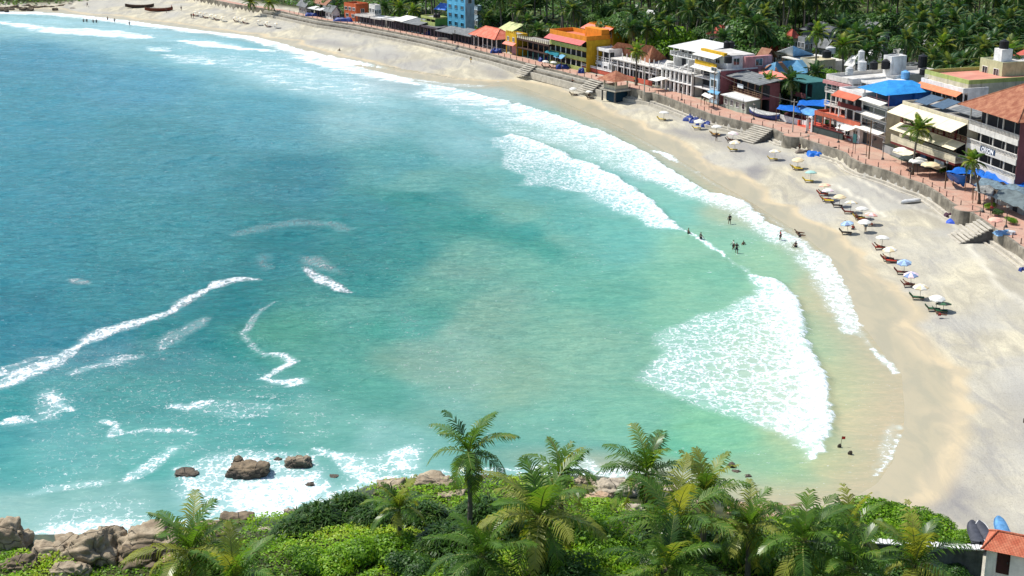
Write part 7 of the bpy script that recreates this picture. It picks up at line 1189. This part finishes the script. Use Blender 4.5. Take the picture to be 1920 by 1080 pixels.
pa = polev(1629, 298, 6.6, .12, 'tall dark pole in front of the bright white guest house'); polev(1624, 294, 4.6, .07, 'thin shorter pole beside the tall dark pole', arm=False); pb = polev(1338, 201, 7.4, .12, 'tall thin pole before the pale blue glazed bay'); pc = polev(1486, 249, 6.2, .13, 'pole with pale band left of the red steps', LCONC); pd = polev(1208, 176, 5.5, .14, 'grey pole right of the gazebo', LCONC); polev(1393, 215, 3.2, .05, 'thin post on the promenade by the kiosks', IRON, arm=False)
for i, (a, b_) in enumerate([(pb, pc), (pc, pa), (pd, pb), (pa, G(1818, 300, 12))]):
    t = thing('overhead_cable', ['sagging black cable from the glazed bay pole to the banded pole', 'sagging black cable from the banded pole to the tall dark pole', 'sagging cable from the grey pole to the glazed bay pole', 'sagging cable from the tall dark pole to the hotel'][i], 'cable', tuple(a)); m = MB(); d = b_-a
    for k in range(2): m.tube([d*u+Vector((0, .2*k, -1.1*4*u*(1-u)*.6)) for u in [j/10 for j in range(11)]], .022, 4)
    m.build('cable', IRON, t)
def parasol(px, py, m, label, h=2.3, s=1.5):
    p = G(px, py, ZP+h); t = thing('parasol', label, 'parasol', (p.x, p.y, ZP+.02), 0, 'cafe parasols on the promenade'); t.scale = (s, s, h/1.9)
    link(bpy.data.objects.new('pole', POLE), t); c = bpy.data.objects.new('canopy', canopy_mesh(m, m)); link(c, t); c.location = (0, 0, 1.82)
parasol(1692, 281, CW, 'white cafe parasol left of the tall promenade palm'); parasol(1722, 301, CW, 'white cafe parasol right of the tall promenade palm'); parasol(1703, 296, CY, 'black cafe parasol between the two white ones', 2.0); parasol(1745, 308, CC, 'cream cafe parasol among the potted plants'); parasol(1866, 412, CP, 'small pink parasol by the near lamp post', 1.9, 1.0)
p = G(1601, 288, ZP); t = thing('notice_board', 'green notice board on two thin legs on the promenade', 'notice board', (p.x, p.y, ZP), -1.2); b = MB(); b.cyl(-.35, 0, 0, 1.9, .04, 6); b.cyl(.35, 0, 0, 1.9, .04, 6); b.build('leg', IRON, t); b = MB(); b.box(-.5, -.05, 1.9, .5, .05, 3.4); b.build('board', plain('green_board', srgb(50, 96, 96), .6), t)
p = G(1697, 300, ZP); t = thing('terrace_enclosure', 'grey mesh enclosure with steps before the cream restaurant', 'enclosure', (p.x-1, p.y+3, ZP), wall_pt(s_of(1697, 300), 0, 8)[1]); b = MB(); b.box(-4, 0, 0, 4, .15, 1.3); b.box(-4, .15, 0, -3.85, 2.4, 1.3); b.build('panel', GREY, t)
PLM = {}
for i, (px, py, lab) in enumerate([(1755, 318, 'big potted palm shrub between the parasols and the lamp'), (1770, 325, 'green shrub beside the lamp in front of the stalls'), (1742, 312, 'yellowish shrub below the cream parasol'), (1855, 392, 'green shrub at the foot of the shade net'), (1868, 405, 'second green shrub at the foot of the shade net'), (1898, 420, 'leafy shrub right of the near lamp post'), (1470, 206, 'green shrub behind the blue tarpaulins'), (1010, 105, 'shrub before the dark restaurant'), (975, 98, 'clipped shrub by the dark restaurant front')]):
    p = G(px, py, ZP); t = thing('potted_shrub', lab, 'shrub', (p.x, p.y, ZP-.02)); c = bpy.data.objects.new('foliage', SHRUBS[i % 3] if i % 2 else DARKSH[i % 2]); link(c, t); c.scale = (.42,)*3; c.location = (0, 0, .3); b = MB(); b.cyl(0, 0, 0, .45, .3, 10, .38); b.build('pot', PINK, t)

# ------------------------------------------------------------------ palms and trees of the town and hill
FOOT = [(o, o['W'], o['D']) for o in bpy.data.objects if 'W' in o.keys()]
def blocked(x, y, marg=1.5, corridor=13):
    for o, W_, D_ in FOOT:
        q = o.matrix_basis.inverted() @ Vector((x, y, 0))
        if -marg < q.x < W_+marg and -marg < q.y < D_+marg: return True
        c = o.matrix_basis @ Vector((W_/2, D_/2, 0)); d = Vector((-c.x, -c.y, 0)).normalized(); r_ = Vector((x-c.x, y-c.y, 0)); al = r_.dot(d); la = abs(r_.x*d.y-r_.y*d.x)
        if 0 < al < corridor+D_/2 and la < W_/2+2.0: return True
    return False
GT = 'coconut palms between the seafront buildings'
for cx, cy, px, py, w_, cr, s_, lab in [(1723, 243, 1717, 327, 1, 0, .80, 'tall slim coconut palm on the promenade before the cream restaurant'), (1822, 303, 1801, 386, 3, 1, .62, 'strongly leaning coconut palm on the round bastion near the stalls'), (1440, 152, 1446, 206, 1, 0, .72, 'coconut palm with drooping yellow fronds before the striped blue roof'), (1529, 135, 1530, 196, 1, 2, .80, 'tall dark coconut palm left of the terracotta canopied hotel'), (1194, 97, 1193, 160, 0, 1, .72, 'coconut palm rising before the clay tiled hall'), (1057, 78, 1057, 118, 0, 2, .66, 'coconut palm in front of the mustard hotel facade'), (1008, 58, 1012, 100, 1, 3, .95, 'tall coconut palm left of the mustard hotel'), (1022, 72, 1022, 100, 0, 4, .8, 'coconut palm close by the left corner of the mustard hotel'), (990, 40, 1000, 92, 0, 3, .9, 'coconut palm behind the spiky cream parapet'), (750, 14, 745, 42, 1, 1, .85, 'coconut palm over the grey metal hall'), (775, 20, 777, 46, 0, 0, .8, 'coconut palm left of the lime building'), (628, 14, 630, 34, 1, 2, .75, 'palm left of the orange building'), (604, 16, 607, 30, 0, 3, .7, 'palm behind the far white shack'), (1545, 178, 1543, 205, 1, 3, .6, 'small palm below the tall dark one left of the canopied hotel'), (722, 12, 722, 34, 0, 2, .8, 'coconut palm right of the orange building'), (470, 4, 478, 18, 0, 1, .8, 'palm at the left end of the far promenade'), (506, 6, 510, 20, 2, 0, .8, 'second palm at the left end of the far promenade'), (912, 34, 915, 60, 0, 4, .9, 'coconut palm behind the salmon roof'), (1742, 290, 1740, 303, 0, 0, .5, 'young palm among the cafe parasols')]:
    p = G(px, py, ZP); palm_at(cx, cy, p.y, lab, MID[cr], w_, s_, R.uniform(0, 6) if w_ < 3 else 2.2, group=GT, z=ZP if seg_dist(np.array([[p.x, p.y]]), WALL)[0][0] < 9 else None)
for i, (cx, cy, zc, lab) in enumerate([(1533, 62, 17, 'coconut palm right of the grey stair tower'), (1580, 84, 15, 'coconut palm before the pale house right of the stair tower'), (1622, 98, 15, 'coconut palm left behind the tall pale tank'), (1643, 88, 16, 'coconut palm above the roof tanks of the crowded hotel'), (1700, 74, 17, 'coconut palm above the white box house'), (1766, 84, 17, 'coconut palm behind the left end of the pink patched roof'), (1890, 98, 19, 'coconut palm right of the white stair head'), (1482, 150, 10, 'coconut palm between the green walled building and the blue tarpaulins'), (1335, 42, 16, 'coconut palm behind the pink and cream house'), (1108, 62, 13, 'palm at the back corner of the mustard hotel'), (1850, 130, 15, 'coconut palm in front of the cluttered pale green house'), (960, 44, 13, 'coconut palm over the yellow gate tower')]):
    g_ = G(cx, cy, zc)
    if fields(np.array([[g_.x, g_.y]]))[1][0] > 11: palm_at(cx, cy, g_.y, lab, MID[i % 5], i % 3, .85, i*1.3, group=GT)
TREES = [leafy_mesh('crown', 600+i, 3400, 4.2, .85, .26, TREE_LEAF if i < 3 else SHRUB_LEAF, 9, .35) for i in range(4)]
tt_ = MB(); tt_.tube([(0, 0, -.5), (.1, 0, 2), (.0, .1, 4)], [.3, .24, .16], 7)
for i in range(5): tt_.tube([(.05, .05, 2.4+.3*i), (math.cos(i*1.3)*1.2, math.sin(i*1.3)*1.2, 4.2), (math.cos(i*1.3)*2.3, math.sin(i*1.3)*2.3, 5.2)], [.13, .09, .03], 5)
TTR = mesh_data('trunk', tt_, BARK, True)
def tree(x, y, s, cr, label, group=None, sz=1.0):
    t = thing('broadleaf_tree', label, 'tree', (x, y, hz(x, y)-.1), R.uniform(0, 6), group); c = bpy.data.objects.new('crown', cr); link(c, t); c.location = (0, 0, 2.2*s); c.scale = (s, s, s*sz); k = bpy.data.objects.new('trunk', TTR); link(k, t); k.scale = (s, s, s); return t
for px, py, Y, s, cr, lab in [(1418, 62, 340, 2.0, 0, 'largest rounded broadleaf tree, right of the pink house with the red roof'), (1390, 80, 330, 1.3, 1, 'broadleaf tree at the foot of the largest rounded one'), (1250, 80, 352, 1.5, 3, 'light green tree behind the white terraced guest house'), (1185, 72, 372, 1.7, 1, 'dark broad tree behind the clay roofs'), (1215, 66, 378, 1.5, 2, 'dark tree left of the light green one behind the terraced guest house'), (1152, 74, 380, 1.3, 0, 'green tree right behind the mustard hotel'), (1560, 84, 300, 1.1, 3, 'lime green tree under palms right of the stepped grey house'), (1870, 165, 262, 1.7, 0, 'dense tree behind the hotel roof at the right'), (1905, 158, 262, 1.6, 1, 'dense tree at the right edge behind the hotel roof'), (1835, 178, 262, 1.2, 2, 'tree left behind the clay hotel roof'), (1880, 140, 275, 1.5, 1, 'tree before the maroon house at the right edge'), (1490, 172, 296, 1.0, 1, 'dark tree in the shade behind the blue tarpaulins'), (1360, 50, 0, 0, 0, ''), (955, 40, 425, 1.7, 0, 'dark tree behind the yellow gate tower'), (925, 30, 430, 1.8, 1, 'dark tree right of the tall light blue block'), (985, 30, 430, 1.6, 2, 'dark tree among palms behind the spiky parapet'), (620, 26, 455, 1.0, 1, 'dark clump left of the orange building'), (598, 24, 460, 1.0, 0, 'dark clump by the far shack'), (780, 14, 455, 1.6, 2, 'tree left of the blue tarpaulin roof'), (740, 12, 460, 1.5, 0, 'tree behind the grey metal hall'), (1780, 0, 0, 0, 0, ''), (1600, 92, 296, 1.1, 2, 'green tree above the white sheet roofed shed'), (1660, 96, 292, 1.2, 1, 'tree behind the white box house')]:
    if not s: continue
    v = G(px, py, 0)-Vector((0, 0, CAMH)); q = Vector((0, 0, CAMH))+v*(Y/v.y); tree(q.x, q.y, s, TREES[cr], lab, 'broadleaf trees behind the town')
rnd = random.Random(77); cand = []
sp_ = 5.0; xs_ = np.arange(-200, 200, sp_); ys_ = np.arange(180, 560, sp_)
PP = np.array([(x+rnd.uniform(-2.4, 2.4), y+rnd.uniform(-2.4, 2.4)) for x in xs_ for y in ys_]); ds, dw, dh, dn = fields(PP); zz = height(PP); cP, sP = math.cos(PITCH), math.sin(PITCH)
for (x, y), w_, z, n_ in zip(PP, dw, zz, dn):
    if w_ < 15 and n_ < 4: continue
    h = rnd.uniform(8.5, 14); zt = z+h+2; dpt = y*cP+(CAMH-zt)*sP; px = 960+FPX*x/dpt; py = 540-FPX*(y*sP-(CAMH-zt)*cP)/dpt; zb = z+h-4; dpb = y*cP+(CAMH-zb)*sP; pyb = 540-FPX*(y*sP-(CAMH-zb)*cP)/dpb
    if px < -70 or px > 1990 or pyb < -12: continue
    if w_ < 34 and rnd.random() < .62: continue
    if blocked(x, y, 2.0, 18 if w_ < 60 else 22): continue
    cand.append((dpt, x, y, z, h, w_, px))
cand.sort(); print('FOREST', len(cand))
far_stuff = []; npal = 0; ntree = 0
SHORT = {}
def landmark(x, y, kind):
    best = None
    for c, l in lands:
        d = abs(x/y-c.x/c.y)*y+ (30 if c.y > y else 0)+.15*abs(y-c.y)
        if best is None or d < best[0]: best = (d, l)
    k = next((v for q_, v in LMN if q_ in best[1]), ' '.join(best[1].split()[:4])); SHORT[(kind, k)] = SHORT.get((kind, k), 0)+1
    return ORD[min(SHORT[(kind, k)], len(ORD))-1], k
LMN = [('three maroon doors', 'house with maroon doors'), ('great patched', 'pink patched roof'), ('cluttered flat roof', 'cluttered pale green house'), ('white box house', 'white box house'), ('maroon house', 'maroon house'), ('unfinished', 'unfinished white frame'), ('dark fronted', 'dark fronted restaurant'), ('long white sheet', 'long white shed'), ('yellow balcony band', 'yellow banded building'), ('yellowed flat', 'yellowed flat roofs'), ('clay tile hip', 'clay tiled hall'), ('upper right', 'upper right white house'), ('dark red tiled gable', 'dark red gable'), ('arcaded', 'terraced guest house'), ('pink and cream house', 'pink and cream house'), ('two tier veranda', 'white veranda'), ('blue grey flat', 'blue grey house'), ('mustard hotel and the clay', 'white flat block'), ('low white wall', 'low white house'), ('open house', 'pale roofed open house'), ('bright red roof corner', 'bright red roof corner'), ('mustard yellow hotel', 'mustard hotel'), ('low long house', 'long hipped roof'), ('stepped concrete', 'grey stair tower'), ('spiky', 'spiky cream parapet'), ('yellow parapets', 'yellow parapets'), ('salmon roof on the slope', 'orange hillside house'), ('gate tower', 'yellow gate tower'), ('pale flat house', 'pale top edge house'), ('bungalow', 'pale green roof'), ('second white gable', 'second white gable'), ('white house roof peeping', 'first white gable'), ('pale blue flat', 'pale blue block'), ('lime green', 'lime building'), ('grey metal', 'grey metal hall'), ('pink grey shop', 'pink grey shop'), ('orange building with a cornice', 'orange cornice building'), ('tall light blue', 'light blue block'), ('blue hip roof', 'striped blue roof'), ('pyramid roofed', 'blue pyramid roof')]
lands = [(o.matrix_basis @ Vector((W_/2, D_/2, 0)), o['label']) for o, W_, D_ in FOOT]
for i, (dp, x, y, z, h, w_, px) in enumerate(cand):
    if px < 200 and dn is not None and w_ < 15: 
        if ntree < 290: tree(x, y, rnd.uniform(.5, .9), TREES[rnd.randrange(3)], 'low dense tree on the green point at the top left corner', 'trees on the far green point', .7); ntree += 1
        continue
    if rnd.random() < .16 and ntree < 120: tree(x, y, rnd.uniform(.9, 1.5), TREES[rnd.randrange(3)], '%s rounded tree from the front beyond the %s' % landmark(x, y, 't'), 'rounded trees in the hillside palm forest'); ntree += 1; continue
    if npal < 275: palm(x, y, h, '%s coconut palm from the front beyond the %s' % landmark(x, y, 'p'), MID[rnd.randrange(2, 5)], rnd.randrange(3), rnd.uniform(.85, 1.12), rnd.uniform(0, 6), 'coconut palms of the hillside forest', z=z-.2); npal += 1
    else: far_stuff.append((x, y, z, h))
print('PALMS', npal, 'TREES', ntree, 'FARSTUFF', len(far_stuff))
if far_stuff:
    V = []; F = []; T = []; off = 0; src = []
    for me in LOW: vv = np.zeros(len(me.vertices)*3); me.vertices.foreach_get('co', vv); tt = np.zeros(len(me.polygons)); me.attributes['tint'].data.foreach_get('value', tt); src.append((vv.reshape(-1, 3), [tuple(p.vertices) for p in me.polygons], tt))
    for x, y, z, h in far_stuff[:700]:
        vv, ff, tt = src[rnd.randrange(2)]; a = rnd.uniform(0, 6.28); s = rnd.uniform(.85, 1.15); c, n_ = math.cos(a)*s, math.sin(a)*s; V += [(x+p[0]*c-p[1]*n_, y+p[0]*n_+p[1]*c, z+h+p[2]*s) for p in vv]; F += [tuple(k+off for k in f) for f in ff]; T += list(np.clip(tt+rnd.uniform(-.2, .2), 0, 1)); off += len(vv)
        k = len(V); V += [(x-.18, y, z-1), (x+.18, y, z-1), (x+.1, y, z+h), (x-.1, y, z+h)]; F.append((k, k+1, k+2, k+3)); T.append(.9); off += 4
    me = tinted('distant_palm_forest', V, F, T, [FAR_PALM_LEAF], [0]*len(F)); tag(link(bpy.data.objects.new('distant_palm_forest', me)), 'mass of coconut palms closing off the far hillside at the top of the view', 'palm forest', kind='stuff')
# low growth between the trunks
r = np.random.RandomState(8); N = 100000; P = np.column_stack([r.uniform(-190, 160, N), r.uniform(190, 540, N)]); ds, dw, dh, dn = fields(P); z = height(P); ok = ((dw > 12) | (dn > 1)) & (np.abs(P[:, 0]) < P[:, 1]*.40+10)
P = P[ok]; z = z[ok]; n = len(P); lump = fbm(P, .15, 30, 3); c = np.column_stack([P, z+.2+1.2*lump*r.uniform(0, 1, n)]); a = r.normal(size=(n, 3)); a[:, 2] *= .5; a /= np.linalg.norm(a, axis=1)[:, None]; b = np.cross(a, np.column_stack([r.normal(size=(n, 2))*.5, np.ones(n)])); b /= np.linalg.norm(b, axis=1)[:, None]; s = r.uniform(.3, .85, n)[:, None]
V = np.stack([c-a*s, c-b*s*.6, c+a*s, c+b*s*.6], 1).reshape(-1, 3); F = np.arange(4*n).reshape(-1, 4); me = tinted('undergrowth', V.tolist(), F.tolist(), np.clip(lump+r.uniform(-.2, .35, n), 0, 1), [TREE_LEAF], [0]*n); tag(link(bpy.data.objects.new('undergrowth', me)), 'low green undergrowth between the houses and palm trunks', 'undergrowth', kind='stuff')
for o, a, b in FOOT:
    for k in ('W', 'D', 'H'): del o[k]
